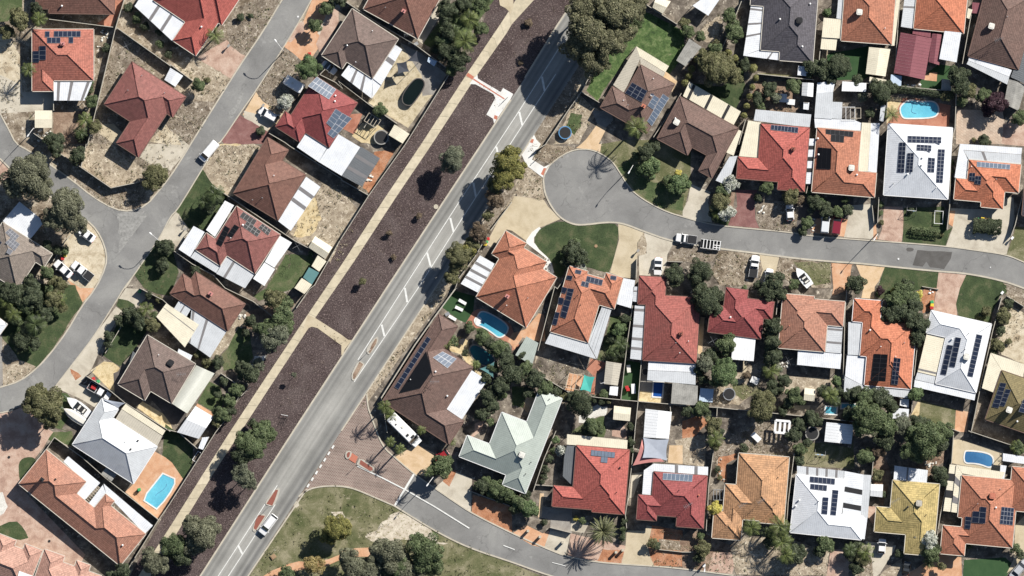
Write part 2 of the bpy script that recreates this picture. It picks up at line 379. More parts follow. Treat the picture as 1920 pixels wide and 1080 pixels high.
# ------------------------------------------------------------------ ground materials
G = dict(
    dry=ground('dry_verge', [(0.13, 0.10, 0.07), (0.27, 0.22, 0.165), (0.46, 0.40, 0.31)], 0.35, 5.0, speck=[(0.8, 0.58, 0.06, (0.56, 0.50, 0.42)), (2.6, 0.56, 0.04, (0.11, 0.085, 0.06)), (1.8, 0.63, 0.05, (0.68, 0.63, 0.55)), (0.5, 0.62, 0.08, (0.15, 0.15, 0.08))]),
    litter=ground('leaf_littered_verge', [(0.13, 0.105, 0.08), (0.24, 0.20, 0.155), (0.33, 0.28, 0.225)], 0.5, 7.0, speck=[(0.9, 0.57, 0.06, (0.50, 0.44, 0.36)), (2.6, 0.54, 0.05, (0.13, 0.10, 0.07)), (2.4, 0.62, 0.05, (0.66, 0.62, 0.54)), (0.5, 0.62, 0.08, (0.15, 0.14, 0.08))]),
    sand=ground('pale_sand', [(0.36, 0.29, 0.20), (0.52, 0.45, 0.33), (0.62, 0.55, 0.43)], 0.5, 4.0, speck=[(2.4, 0.60, 0.06, (0.30, 0.22, 0.14))], fine=0.2),
    sanddry=ground('sandy_dry_grass', [(0.22, 0.175, 0.13), (0.37, 0.31, 0.23), (0.49, 0.42, 0.325)], 0.6, 5.0, speck=[(1.0, 0.57, 0.06, (0.64, 0.57, 0.45)), (2.4, 0.56, 0.05, (0.20, 0.15, 0.10)), (0.6, 0.62, 0.08, (0.20, 0.17, 0.10))], fine=0.3),
    straw=ground('straw_coloured_ground', [(0.40, 0.30, 0.16), (0.58, 0.47, 0.28), (0.62, 0.52, 0.34)], 0.8, 5.0, speck=[(2.6, 0.60, 0.05, (0.30, 0.22, 0.12))], fine=0.22),
    yard=ground('worn_yard', [(0.085, 0.072, 0.058), (0.165, 0.14, 0.115), (0.31, 0.27, 0.22)], 0.45, 5.0, speck=[(0.8, 0.60, 0.06, (0.50, 0.45, 0.37)), (2.2, 0.60, 0.05, (0.09, 0.075, 0.055))]),
    dirt=ground('brown_dirt', [(0.16, 0.105, 0.075), (0.26, 0.18, 0.13), (0.36, 0.27, 0.20)], 0.5, 5.0, speck=[(3.0, 0.60, 0.05, (0.12, 0.09, 0.06))]),
    redearth=ground('red_earth', [(0.30, 0.13, 0.07), (0.42, 0.20, 0.11), (0.46, 0.27, 0.18)], 0.6, 5.0, speck=[(3.0, 0.60, 0.05, (0.20, 0.09, 0.05))]),
    lawn=ground('green_lawn', [(0.058, 0.080, 0.036), (0.085, 0.115, 0.050), (0.15, 0.15, 0.085)], 0.28, 4.0, fine=0.4, bd=0.05, speck=[(0.5, 0.60, 0.10, (0.17, 0.155, 0.095)), (2.5, 0.62, 0.05, (0.05, 0.06, 0.03))]),
    lawnd=ground('dark_green_lawn', [(0.040, 0.058, 0.028), (0.060, 0.084, 0.038), (0.11, 0.115, 0.062)], 0.28, 4.0, fine=0.4, bd=0.05, speck=[(0.45, 0.62, 0.10, (0.13, 0.125, 0.075)), (2.5, 0.63, 0.05, (0.035, 0.045, 0.025))]),
    lush=ground('lush_green_grass', [(0.045, 0.075, 0.030), (0.080, 0.130, 0.045), (0.15, 0.19, 0.085)], 0.9, 3.0, fine=0.35, bd=0.08, speck=[(0.45, 0.66, 0.06, (0.24, 0.20, 0.15))]),
    turf=ground('artificial_turf', [(0.035, 0.075, 0.032), (0.048, 0.092, 0.040)], 0.5, 6.0, fine=0.1, bd=0.01),
    park=ground('park_grass', [(0.085, 0.098, 0.042), (0.150, 0.148, 0.078), (0.27, 0.245, 0.16)], 0.22, 5.0, speck=[(0.5, 0.60, 0.08, (0.30, 0.265, 0.185)), (2.5, 0.62, 0.05, (0.36, 0.33, 0.22)), (1.6, 0.63, 0.06, (0.06, 0.08, 0.03))], fine=0.35),
    parksand=ground('bare_sand_in_grass', [(0.42, 0.36, 0.28), (0.66, 0.60, 0.50)], 0.8, 5.0, speck=[(1.4, 0.56, 0.05, (0.28, 0.25, 0.15))], fine=0.2),
    mulch=ground('bark_mulch', [(0.056, 0.040, 0.039), (0.080, 0.060, 0.058), (0.108, 0.085, 0.081)], 0.16, 4.5, speck=[(3.6, 0.56, 0.05, (0.24, 0.185, 0.17)), (2.2, 0.60, 0.05, (0.055, 0.036, 0.038)), (0.35, 0.64, 0.12, (0.15, 0.115, 0.10))], fine=0.6, bd=0.08),
    asphalt=ground('asphalt', [(0.165, 0.163, 0.158), (0.225, 0.222, 0.215), (0.29, 0.286, 0.272)], 0.11, 7.0, fine=0.16, bd=0.01, contrast=(0.28, 0.72), speck=[(0.35, 0.62, 0.12, (0.17, 0.168, 0.162)), (0.22, 0.60, 0.14, (0.33, 0.325, 0.31)), (1.6, 0.68, 0.05, (0.36, 0.35, 0.33))], crack=True),
    wornasp=ground('asphalt_worn_pale', [(0.235, 0.232, 0.222), (0.31, 0.305, 0.29)], 0.5, 2.0, fine=0.3, bd=0.0),
    strawg=ground('grey_straw_ground', [(0.34, 0.28, 0.18), (0.50, 0.43, 0.30), (0.56, 0.49, 0.36)], 0.8, 5.0, speck=[(1.8, 0.60, 0.05, (0.26, 0.21, 0.13))], fine=0.22),
    patchasp=ground('asphalt_patch_dark', [(0.095, 0.09, 0.085), (0.125, 0.12, 0.115)], 0.5, 7.0, fine=0.15, bd=0.01),
    conc=ground('pale_concrete', [(0.40, 0.355, 0.285), (0.50, 0.455, 0.37), (0.56, 0.51, 0.425)], 0.3, 6.0, fine=0.12, bd=0.0, speck=[(1.0, 0.66, 0.08, (0.33, 0.28, 0.21))]),
    aggr=ground('exposed_aggregate', [(0.42, 0.35, 0.24), (0.50, 0.425, 0.30), (0.54, 0.465, 0.34)], 0.3, 8.0, fine=0.14, bd=0.0),
    tanpave=ground('tan_paving', [(0.52, 0.37, 0.22), (0.60, 0.44, 0.28), (0.63, 0.48, 0.33)], 0.5, 6.0, fine=0.14, bd=0.0),
    pinkpave=ground('pink_brick_paving', [(0.34, 0.22, 0.17), (0.46, 0.32, 0.25), (0.54, 0.41, 0.33)], 0.45, 5.0, fine=0.22, bd=0.01, speck=[(2.2, 0.62, 0.05, (0.26, 0.16, 0.12))]),
    terra=ground('terracotta_paving', [(0.32, 0.135, 0.09), (0.42, 0.19, 0.13), (0.46, 0.23, 0.16)], 0.5, 5.0, fine=0.16, bd=0.0),
    orangepave=ground('orange_paving', [(0.48, 0.26, 0.15), (0.57, 0.33, 0.20), (0.60, 0.40, 0.27)], 0.5, 5.0, fine=0.14, bd=0.0),
    maroonp=ground('maroon_paving', [(0.17, 0.085, 0.08), (0.23, 0.115, 0.105), (0.28, 0.16, 0.145)], 0.5, 5.0, fine=0.2, bd=0.0),
    darkpave=ground('dark_paving', [(0.09, 0.08, 0.075), (0.14, 0.125, 0.115)], 0.5, 5.0, fine=0.2, bd=0.0),
    greyp=ground('grey_paving', [(0.24, 0.22, 0.20), (0.33, 0.31, 0.28)], 0.5, 5.0, fine=0.2, bd=0.0),
    whitec=ground('new_white_concrete', [(0.62, 0.61, 0.58), (0.74, 0.73, 0.70)], 0.5, 6.0, fine=0.08, bd=0.0),
    gravel=ground('white_gravel', [(0.55, 0.53, 0.48), (0.70, 0.68, 0.63)], 1.0, 5.0, fine=0.3, bd=0.03, speck=[(3.0, 0.64, 0.05, (0.3, 0.28, 0.22))]),
)
def brick_ground(name, c1, c2, mortar, rot, bw, rh, ms):
    m, nt, b = _nt(name, 0.9, 0.2)
    v = coords(nt, 'pos', rot)
    t = nd(nt, 'ShaderNodeTexBrick'); nt.links.new(v, t.inputs['Vector'])
    t.inputs['Color1'].default_value = (*c1, 1); t.inputs['Color2'].default_value = (*c2, 1); t.inputs['Mortar'].default_value = (*mortar, 1)
    t.inputs['Scale'].default_value = 1.0; t.inputs['Brick Width'].default_value = bw; t.inputs['Row Height'].default_value = rh
    t.inputs['Mortar Size'].default_value = ms; t.inputs['Mortar Smooth'].default_value = 0.2
    p = coords(nt)
    c = mix(nt, 1.0, t.outputs['Color'], ramp(nt, noise(nt, p, 0.3, 4, 0.6), [(0.3, 0.78), (0.7, 1.2)]), 'MULTIPLY')
    nt.links.new(c, b.inputs['Base Color']); return m
G['brick'] = brick_ground('paved_intersection', (0.175, 0.115, 0.10), (0.21, 0.14, 0.12), (0.36, 0.31, 0.265), radians(-4), 0.52, 0.30, 0.05)
G['cobble'] = brick_ground('cobbled_courtyard', (0.46, 0.35, 0.27), (0.52, 0.42, 0.33), (0.40, 0.31, 0.24), radians(35), 0.7, 0.5, 0.05)

def footpath_mat():
    m, nt, b = _nt('cream_footpath', 0.9, 0.2)
    v = coords(nt, 'uv'); p = coords(nt)
    sp = nd(nt, 'ShaderNodeSeparateXYZ'); nt.links.new(v, sp.inputs[0])
    slab = math_(nt, 'FRACT', math_(nt, 'DIVIDE', sp.outputs[1], 3.4))
    fl = math_(nt, 'FLOOR', math_(nt, 'DIVIDE', sp.outputs[1], 3.4))
    wn_ = nd(nt, 'ShaderNodeTexWhiteNoise', noise_dimensions='1D'); nt.links.new(fl, wn_.inputs['W'])
    c = mix(nt, wn_.outputs['Value'], (0.52, 0.455, 0.33), (0.59, 0.52, 0.39))
    c = mix(nt, 1.0, c, ramp(nt, noise(nt, p, 0.8, 6, 0.7), [(0.35, 0.80), (0.6, 1.04)]), 'MULTIPLY')
    c = mix(nt, 1.0, c, ramp(nt, slab, [(0.0, 0.62), (0.025, 0.62), (0.05, 1.0)]), 'MULTIPLY')
    nt.links.new(c, b.inputs['Base Color']); return m
G['path'] = footpath_mat()

def main_road_mat():
    """asphalt with polished wheel tracks: u across in metres, v along"""
    m, nt, b = _nt('asphalt_main_road', 0.88, 0.25)
    uv = coords(nt, 'uv'); p = coords(nt)
    sp = nd(nt, 'ShaderNodeSeparateXYZ'); nt.links.new(uv, sp.inputs[0])
    wob = math_(nt, 'MULTIPLY', math_(nt, 'SUBTRACT', noise(nt, p, 0.05, 3, 0.5), 0.5), 0.05)
    u = math_(nt, 'ADD', sp.outputs[0], wob)
    lo = (0.215, 0.212, 0.200); mid = (0.285, 0.280, 0.262); hi = (0.335, 0.328, 0.305); dk = (0.165, 0.163, 0.158)
    base = ramp(nt, u, [(0.0, hi), (0.07, lo), (0.14, mid), (0.20, lo), (0.27, mid), (0.36, hi), (0.60, hi), (0.66, mid), (0.74, lo), (0.82, mid), (0.89, dk), (0.97, mid)])
    st = nd(nt, 'ShaderNodeMapping'); st.inputs['Scale'].default_value = (14.0, 0.02, 1); nt.links.new(uv, st.inputs[0])
    base = mix(nt, 1.0, base, ramp(nt, noise(nt, st.outputs[0], 1.0, 4, 0.6), [(0.3, 0.82), (0.7, 1.12)]), 'MULTIPLY')
    base = mix(nt, 1.0, base, ramp(nt, noise(nt, p, 0.09, 5, 0.65), [(0.35, 0.80), (0.65, 1.12)]), 'MULTIPLY')
    base = mix(nt, 1.0, base, ramp(nt, noise(nt, p, 7.0, 3, 0.7), [(0.3, 0.90), (0.7, 1.08)]), 'MULTIPLY')
    nt.links.new(base, b.inputs['Base Color']); return m
G['main'] = main_road_mat()

def water_mat(name, shallow, deep, sc=0.12):
    m, nt, b = _nt(name, 0.06, 0.5)
    p = coords(nt)
    c = ramp(nt, noise(nt, p, sc, 2, 0.4), [(0.35, shallow), (0.65, deep)])
    c = mix(nt, 1.0, c, ramp(nt, noise(nt, p, 1.3, 4, 0.7, 1.5), [(0.35, 0.92), (0.65, 1.1)]), 'MULTIPLY')
    nt.links.new(c, b.inputs['Base Color']); bump(nt, b, noise(nt, p, 1.6, 3, 0.6), 0.03, 0.3)
    _pm[name] = m; return m
WA = dict(
    blue=water_mat('pool_water_blue', (0.16, 0.52, 0.64), (0.09, 0.38, 0.54)),
    mid=water_mat('pool_water_mid', (0.13, 0.46, 0.58), (0.06, 0.30, 0.44)),
    teal=water_mat('pool_water_teal', (0.015, 0.10, 0.12), (0.02, 0.15, 0.17)),
    navy=water_mat('pool_water_navy', (0.015, 0.07, 0.27), (0.02, 0.09, 0.32)),
    dark=water_mat('pool_water_dark', (0.005, 0.009, 0.008), (0.008, 0.014, 0.012)),
    clear=water_mat('pool_water_half_shaded', (0.10, 0.28, 0.50), (0.04, 0.13, 0.28)),  # second tone paints the shaded half into the water colour
)

# ------------------------------------------------------------------ ground pieces
def smooth_poly(P, it=2, closed=True):
    for _ in range(it):
        Q = []; n = len(P)
        rng = range(n) if closed else range(n - 1)
        if not closed: Q.append(P[0])
        for i in rng:
            a = P[i]; b = P[(i + 1) % n]
            Q.append((a[0] * .75 + b[0] * .25, a[1] * .75 + b[1] * .25)); Q.append((a[0] * .25 + b[0] * .75, a[1] * .25 + b[1] * .75))
        if not closed: Q.append(P[-1])
        P = Q
    return P
def wobble(P, amp, seed):
    """irregular natural edge for planted or worn patches"""
    Q = []
    for i in range(len(P)):
        a = Vector((*P[i], 0)); b = Vector((*P[(i + 1) % len(P)], 0)); L = (b - a).length
        k = max(1, int(L / 0.9)); nrm = Vector((-(b - a).y, (b - a).x, 0)) / max(L, 1e-6)
        for j in range(k):
            p = a.lerp(b, j / k); d = mnoise.noise(Vector((p.x * 0.7, p.y * 0.7, seed))) * amp
            p = p + nrm * d; Q.append((p.x, p.y))
    return Q
_layers = []      # (bbox, level)
LEV = 0.004
def _in(P, x, y):
    c = False
    for i in range(len(P)):
        a, b = P[i - 1], P[i]
        if (a[1] > y) != (b[1] > y) and x < (b[0] - a[0]) * (y - a[1]) / (b[1] - a[1]) + a[0]: c = not c
    return c
def _meet(P, Q):
    if any(_in(Q, *p) for p in P) or any(_in(P, *q) for q in Q): return True
    cr = lambda o, a, b: (a[0] - o[0]) * (b[1] - o[1]) - (a[1] - o[1]) * (b[0] - o[0])
    for i in range(len(P)):
        a, b = P[i - 1], P[i]
        for j in range(len(Q)):
            c, d = Q[j - 1], Q[j]
            if cr(a, b, c) * cr(a, b, d) <= 0 and cr(c, d, a) * cr(c, d, b) <= 0: return True
    return False
def level_for(poly, pad=0.15):
    poly = offs(poly, -pad if sum(poly[i - 1][0] * poly[i][1] - poly[i][0] * poly[i - 1][1] for i in range(len(poly))) > 0 else pad, True)
    x0 = min(p[0] for p in poly); x1 = max(p[0] for p in poly); y0 = min(p[1] for p in poly); y1 = max(p[1] for p in poly)
    lv = 1
    for (a0, b0, a1, b1, l, Q) in _layers:
        if l >= lv and x0 < a1 and x1 > a0 and y0 < b1 and y1 > b0 and _meet(poly, Q): lv = l + 1
    _layers.append((x0, y0, x1, y1, lv, poly)); return lv * LEV
def sheet(name, poly, z, mat, parent=None, uvd=None):
    mb = MB()
    for t in tri_fill(poly): mb.face([(x, y, z) for x, y in t], 0)
    return mb.build(name, mat, parent)
_pseed = [0]
def patch(name, mat, s, sm=0, wob=0.0, uvd=None):
    P = WP(s); _pseed[0] += 1; lev = level_for(P, 0.12 + wob * 0.6)
    if sm: P = smooth_poly(P, sm)
    if wob: P = wobble(P, wob, _pseed[0] * 3.7)
    o = sheet(name, P, lev, G[mat], None, uvd)
    return tag(o, kind='structure')

def offs(P, d, closed=False):
    """polyline offset to the left by d with mitres"""
    n = len(P); out = []
    for i in range(n):
        if closed: a, b, c = P[i - 1], P[i], P[(i + 1) % n]
        else: a, b, c = P[max(i - 1, 0)], P[i], P[min(i + 1, n - 1)]
        d1 = Vector((b[0] - a[0], b[1] - a[1])); d2 = Vector((c[0] - b[0], c[1] - b[1]))
        if d1.length < 1e-6: d1 = d2.copy()
        if d2.length < 1e-6: d2 = d1.copy()
        d1.normalize(); d2.normalize(); n1 = Vector((-d1.y, d1.x)); n2 = Vector((-d2.y, d2.x))
        m = (n1 + n2)
        if m.length < 1e-3: m = n1
        m.normalize(); k = d / max(0.45, m.dot(n1))
        out.append((b[0] + m.x * k, b[1] + m.y * k))
    return out
def ribbon(mb, P, w, z0, z1, closed=False, m=0, mt=None, taper=False):
    L = offs(P, w / 2, closed); R = offs(P, -w / 2, closed); n = len(P); s = 0.0
    rng = range(n) if closed else range(n - 1)
    for i in rng:
        j = (i + 1) % n; d = hypot(P[j][0] - P[i][0], P[j][1] - P[i][1])
        uv = [(0, s), (w, s), (w, s + d), (0, s + d)]; s += d
        mb.face([(*R[i], z1), (*R[j], z1), (*L[j], z1), (*L[i], z1)], m if mt is None else mt, [(0, s - d), (0, s), (w, s), (w, s - d)])
        if z0 is not None:
            mb.face([(*R[i], z0), (*R[j], z0), (*R[j], z1), (*R[i], z1)], m, uv); mb.face([(*L[j], z0), (*L[i], z0), (*L[i], z1), (*L[j], z1)], m, uv)
    if z0 is not None and not closed:
        for k in (0, -1): mb.face([(*R[k], z0), (*L[k], z0), (*L[k], z1), (*R[k], z1)], m)
def kerb(s, sm=2, w=0.30, h=0.11, closed=False, name='kerb', mat='kerb'):
    P = WP(s); P = smooth_poly(P, sm, closed) if sm else P
    mb = MB(); ribbon(mb, P, w, 0.0, h, closed); return tag(mb.build(name, M[mat]), kind='structure')
def line_mark(s, w=0.13, dash=None, name='road_marking', z=0.03):
    P = WP(s); mb = MB()
    if dash:
        on, off = dash; a = Vector(P[0]); b = Vector(P[-1]); L = (b - a).length; d = (b - a) / L; t = 0
        while t < L:
            p = a + d * t; q = a + d * min(L, t + on); ribbon(mb, [tuple(p), tuple(q)], w, None, z); t += on + off
    else: ribbon(mb, P, w, None, z)
    return tag(mb.build(name, M['line']), kind='structure')

# ------------------------------------------------------------------ roof engine
def clip(P, a, b, c, keep=True):
    """convex polygon part with a*x+b*y+c >= 0 (or < 0)"""
    if not keep: a, b, c = -a, -b, -c
    out = []; n = len(P)
    for i in range(n):
        p = P[i]; q = P[(i + 1) % n]; dp = a * p[0] + b * p[1] + c; dq = a * q[0] + b * q[1] + c
        if dp >= 0: out.append(p)
        if (dp > 0 and dq < 0) or (dp < 0 and dq > 0):
            t = dp / (dp - dq); out.append((p[0] + (q[0] - p[0]) * t, p[1] + (q[1] - p[1]) * t))
    return out
def area(P): return abs(sum(P[i][0] * P[(i + 1) % len(P)][1] - P[(i + 1) % len(P)][0] * P[i][1] for i in range(len(P)))) / 2 if len(P) > 2 else 0
def rect_planes(r, p, gable=None):
    x0, y0, x1, y1 = r
    pl = {'W': (p, 0, -x0 * p), 'E': (-p, 0, x1 * p), 'S': (0, p, -y0 * p), 'N': (0, -p, y1 * p)}
    if gable == 'x': pl.pop('W'); pl.pop('E')
    if gable == 'y': pl.pop('S'); pl.pop('N')
    return pl
class Roof:
    """hip roof over a rectilinear outline: highest of the hip roofs of all maximal rectangles"""
    def __init__(self, px, pitch=0.42, eave=2.55, gable=None, ref=None):
        P = [W(p) for p in px]
        # frame angle from length-weighted edges (mod 90 degrees)
        sx = sy = 0
        for i in range(len(P)):
            dx = P[(i + 1) % len(P)][0] - P[i][0]; dy = P[(i + 1) % len(P)][1] - P[i][1]; L = hypot(dx, dy); a = atan2(dy, dx) * 4
            sx += cos(a) * L * L; sy += sin(a) * L * L
        self.ang = atan2(sy, sx) / 4
        self.c, self.s = cos(self.ang), sin(self.ang); self.p = pitch; self.eave = eave; self.gable = gable
        self.P = P; L = [self.loc(q) for q in P]; n = len(L)
        hor = []
        for i in range(n):
            dx = abs(L[(i + 1) % n][0] - L[i][0]); dy = abs(L[(i + 1) % n][1] - L[i][1]); hor.append(dx >= dy)
        # build vertices from edge lines; merge runs of equal class
        edges = []
        for i in range(n):
            a, b = L[i], L[(i + 1) % n]; ln = hypot(b[0] - a[0], b[1] - a[1])
            val = (a[1] + b[1]) / 2 if hor[i] else (a[0] + b[0]) / 2
            if edges and edges[-1][0] == hor[i]:
                h, v, l = edges[-1]; edges[-1] = (h, (v * l + val * ln) / (l + ln), l + ln)
            else: edges.append((hor[i], val, ln))
        if len(edges) > 1 and edges[0][0] == edges[-1][0]:
            h, v, l = edges[0]; _, v2, l2 = edges.pop(); edges[0] = (h, (v * l + v2 * l2) / (l + l2), l + l2)
        for want in (True, False):        # snap near-equal lines
            vals = sorted(set(e[1] for e in edges if e[0] == want)); mp = {}; g = []
            for v in vals:
                if g and v - g[-1][0] < 0.38: g[-1].append(v)
                else: g.append([v])
            for k in g:
                for v in k: mp[v] = sum(k) / len(k)
            edges = [(h, mp[v], l) if h == want else (h, v, l) for h, v, l in edges]
        V = []
        for i in range(len(edges)):
            e, f = edges[i], edges[(i + 1) % len(edges)]
            V.append((f[1], e[1]) if e[0] else (e[1], f[1]))
        self.V = V
        xs = sorted(set(v[0] for v in V)); ys = sorted(set(v[1] for v in V)); self.xs, self.ys = xs, ys
        self.cell = [[self.inside(((xs[i] + xs[i + 1]) / 2, (ys[j] + ys[j + 1]) / 2)) for j in range(len(ys) - 1)] for i in range(len(xs) - 1)]
        R = []
        nx, ny = len(xs) - 1, len(ys) - 1
        full = lambda i0, i1, j0, j1: all(self.cell[i][j] for i in range(i0, i1) for j in range(j0, j1))
        for i0 in range(nx):
            for i1 in range(i0 + 1, nx + 1):
                for j0 in range(ny):
                    for j1 in range(j0 + 1, ny + 1):
                        if not full(i0, i1, j0, j1): continue
                        if i0 > 0 and full(i0 - 1, i0, j0, j1): continue
                        if i1 < nx and full(i1, i1 + 1, j0, j1): continue
                        if j0 > 0 and full(i0, i1, j0 - 1, j0): continue
                        if j1 < ny and full(i0, i1, j1, j1 + 1): continue
                        R.append((xs[i0], ys[j0], xs[i1], ys[j1]))
        self.R = R; self.pl = [rect_planes(r, pitch, gable) for r in R]
    def loc(self, q): return (q[0] * self.c + q[1] * self.s, -q[0] * self.s + q[1] * self.c)
    def glo(self, q, z=None):
        x, y = q[0] * self.c - q[1] * self.s, q[0] * self.s + q[1] * self.c
        return (x, y) if z is None else (x, y, z)
    def inside(self, p):
        V = self.V; c = False; n = len(V)
        for i in range(n):
            a, b = V[i], V[(i + 1) % n]
            if (a[1] > p[1]) != (b[1] > p[1]) and p[0] < (b[0] - a[0]) * (p[1] - a[1]) / (b[1] - a[1]) + a[0]: c = not c
        return c
    def h(self, x, y):
        best = (-9, None)
        for r, pl in zip(self.R, self.pl):
            if r[0] - 1e-6 <= x <= r[2] + 1e-6 and r[1] - 1e-6 <= y <= r[3] + 1e-6:
                k, v = min(((k, a * x + b * y + c) for k, (a, b, c) in pl.items()), key=lambda t: t[1])
                if v > best[0] + 1e-9: best = (v, pl[k])
        return best
    def faces(self):
        out = []
        for i, (r, pl) in enumerate(zip(self.R, self.pl)):
            rectp = [(r[0], r[1]), (r[2], r[1]), (r[2], r[3]), (r[0], r[3])]
            for k, f in pl.items():
                P = rectp
                for k2, g in pl.items():
                    if k2 == k: continue
                    P = clip(P, g[0] - f[0], g[1] - f[1], g[2] - f[2])
                    if len(P) < 3: break
                pieces = [P] if area(P) > 1e-3 else []
                for j, (r2, pl2) in enumerate(zip(self.R, self.pl)):
                    if j == i: continue
                    hps = [(g[0] - f[0], g[1] - f[1], g[2] - f[2]) for g in pl2.values()]
                    if self.gable:      # footprint limits on open ends
                        hps += [(1, 0, -r2[0]), (-1, 0, r2[2]), (0, 1, -r2[1]), (0, -1, r2[3])]
                    new = []
                    for Pc in pieces:
                        rest = Pc
                        for (a, b, c) in hps:
                            if abs(a) < 1e-7 and abs(b) < 1e-7:
                                if abs(c) < 1e-5: ok = j < i
                                else: ok = c > 0
                                if not ok:
                                    if area(rest) > 1e-3: new.append(rest)
                                    rest = []
                                    break
                                continue
                            o = clip(rest, a, b, c, False)
                            if len(o) > 2 and area(o) > 1e-3: new.append(o)
                            rest = clip(rest, a, b, c)
                            if len(rest) < 3: break
                    pieces = new
                for Pc in pieces: out.append((Pc, f, k))
        return out
    def mesh(self, mb, m=0, lift=0.0):
        for P, f, k in self.faces():
            g = [(*self.glo(p), self.eave + lift + f[0] * p[0] + f[1] * p[1] + f[2]) for p in P]
            n = sqrt(1 + self.p ** 2)
            if k in 'WE': uv = [(p[1], p[0] * n * (1 if k == 'W' else -1)) for p in P]
            else: uv = [(p[0], p[1] * n * (1 if k == 'S' else -1)) for p in P]
            a = sum(P[i][0] * P[(i + 1) % len(P)][1] - P[(i + 1) % len(P)][0] * P[i][1] for i in range(len(P)))
            if a < 0: g = g[::-1]; uv = uv[::-1]
            mb.face(g, m, uv)
    def edges_of(self, d=0.0):
        """outline edges of the union of rectangles grown by d; returns local segments with outward normal"""
        R = [(r[0] - d, r[1] - d, r[2] + d, r[3] + d) for r in self.R]
        R = [r for r in R if r[2] - r[0] > 0.3 and r[3] - r[1] > 0.3]
        xs = sorted(set([r[0] for r in R] + [r[2] for r in R])); ys = sorted(set([r[1] for r in R] + [r[3] for r in R]))
        def ins(x, y): return any(r[0] < x < r[2] and r[1] < y < r[3] for r in R)
        segs = []; cells = []
        for i in range(len(xs) - 1):
            for j in range(len(ys) - 1):
                if xs[i + 1] - xs[i] < 1e-4 or ys[j + 1] - ys[j] < 1e-4: continue
                cx, cy = (xs[i] + xs[i + 1]) / 2, (ys[j] + ys[j + 1]) / 2
                if not ins(cx, cy): continue
                cells.append((xs[i], ys[j], xs[i + 1], ys[j + 1])); e = 1e-3
                if not ins(xs[i] - e, cy): segs.append(((xs[i], ys[j + 1]), (xs[i], ys[j]), (-1, 0)))
                if not ins(xs[i + 1] + e, cy): segs.append(((xs[i + 1], ys[j]), (xs[i + 1], ys[j + 1]), (1, 0)))
                if not ins(cx, ys[j] - e): segs.append(((xs[i], ys[j]), (xs[i + 1], ys[j]), (0, -1)))
                if not ins(cx, ys[j + 1] + e): segs.append(((xs[i + 1], ys[j + 1]), (xs[i], ys[j + 1]), (0, 1)))
        # join collinear neighbours
        ch = True
        while ch:
            ch = False
            for a in range(len(segs)):
                for b in range(len(segs)):
                    if a != b and segs[a] and segs[b] and segs[a][2] == segs[b][2] and hypot(segs[a][1][0] - segs[b][0][0], segs[a][1][1] - segs[b][0][1]) < 1e-3:
                        segs[a] = (segs[a][0], segs[b][1], segs[a][2]); segs[b] = None; ch = True
            segs = [s for s in segs if s]
        return segs, cells
    def caps(self, mb, m=0, r=0.10):
        """ridge and hip capping where the roof really folds"""
        done = []
        for i, (q, pl) in enumerate(zip(self.R, self.pl)):
            x0, y0, x1, y1 = q; w, d = x1 - x0, y1 - y0; k = min(w, d) / 2; L = []
            if self.gable == 'x': L = [((x0, (y0 + y1) / 2), (x1, (y0 + y1) / 2))]
            elif self.gable == 'y': L = [(((x0 + x1) / 2, y0), ((x0 + x1) / 2, y1))]
            else:
                c = [(x0, y0, 1, 1), (x1, y0, -1, 1), (x1, y1, -1, -1), (x0, y1, 1, -1)]
                for (cx, cy, ax, ay) in c: L.append(((cx, cy), (cx + ax * k, cy + ay * k)))
                L.append(((x0 + k, y0 + k), (x1 - k, y1 - k)))
            for a, b in L:
                ln = hypot(b[0] - a[0], b[1] - a[1])
                if ln < 0.4: continue
                dx, dy = (b[0] - a[0]) / ln, (b[1] - a[1]) / ln; nx, ny = -dy, dx
                N = max(4, int(ln / 0.2)); run = None
                for t in range(N + 1):
                    tt = min(max((t / N) * ln, 0.04), ln - 0.04); x, y = a[0] + dx * tt, a[1] + dy * tt
                    hz = self.h(x, y)[0]; e = 0.12
                    ok = hz - (self.h(x + nx * e, y + ny * e)[0] + self.h(x - nx * e, y - ny * e)[0]) / 2 > 0.6 * e * self.p * 0.7
                    # this rectangle's own crest, not a lower one buried under another
                    own = min(v[0] * x + v[1] * y + v[2] for v in pl.values()); ok = ok and abs(own - hz) < 0.02
                    if ok and run is None: run = tt
                    if (not ok or t == N) and run is not None:
                        if tt - run > 0.5:
                            p = (a[0] + dx * run, a[1] + dy * run); s = (a[0] + dx * tt, a[1] + dy * tt)
                            key = (round(p[0] + s[0], 0), round(p[1] + s[1], 0), round(abs(dx), 1))
                            if key not in done:
                                done.append(key)
                                hp = self.h(*p)[0]; hs = self.h(*s)[0]
                                mb.tube(self.glo(p, self.eave + hp + 0.02), self.glo(s, self.eave + hs + 0.02), r, r, 6, m)
                        run = None

def ground_h(roof, p):
    q = roof.loc(W(p)); return roof.eave + max(0, roof.h(*q)[0])

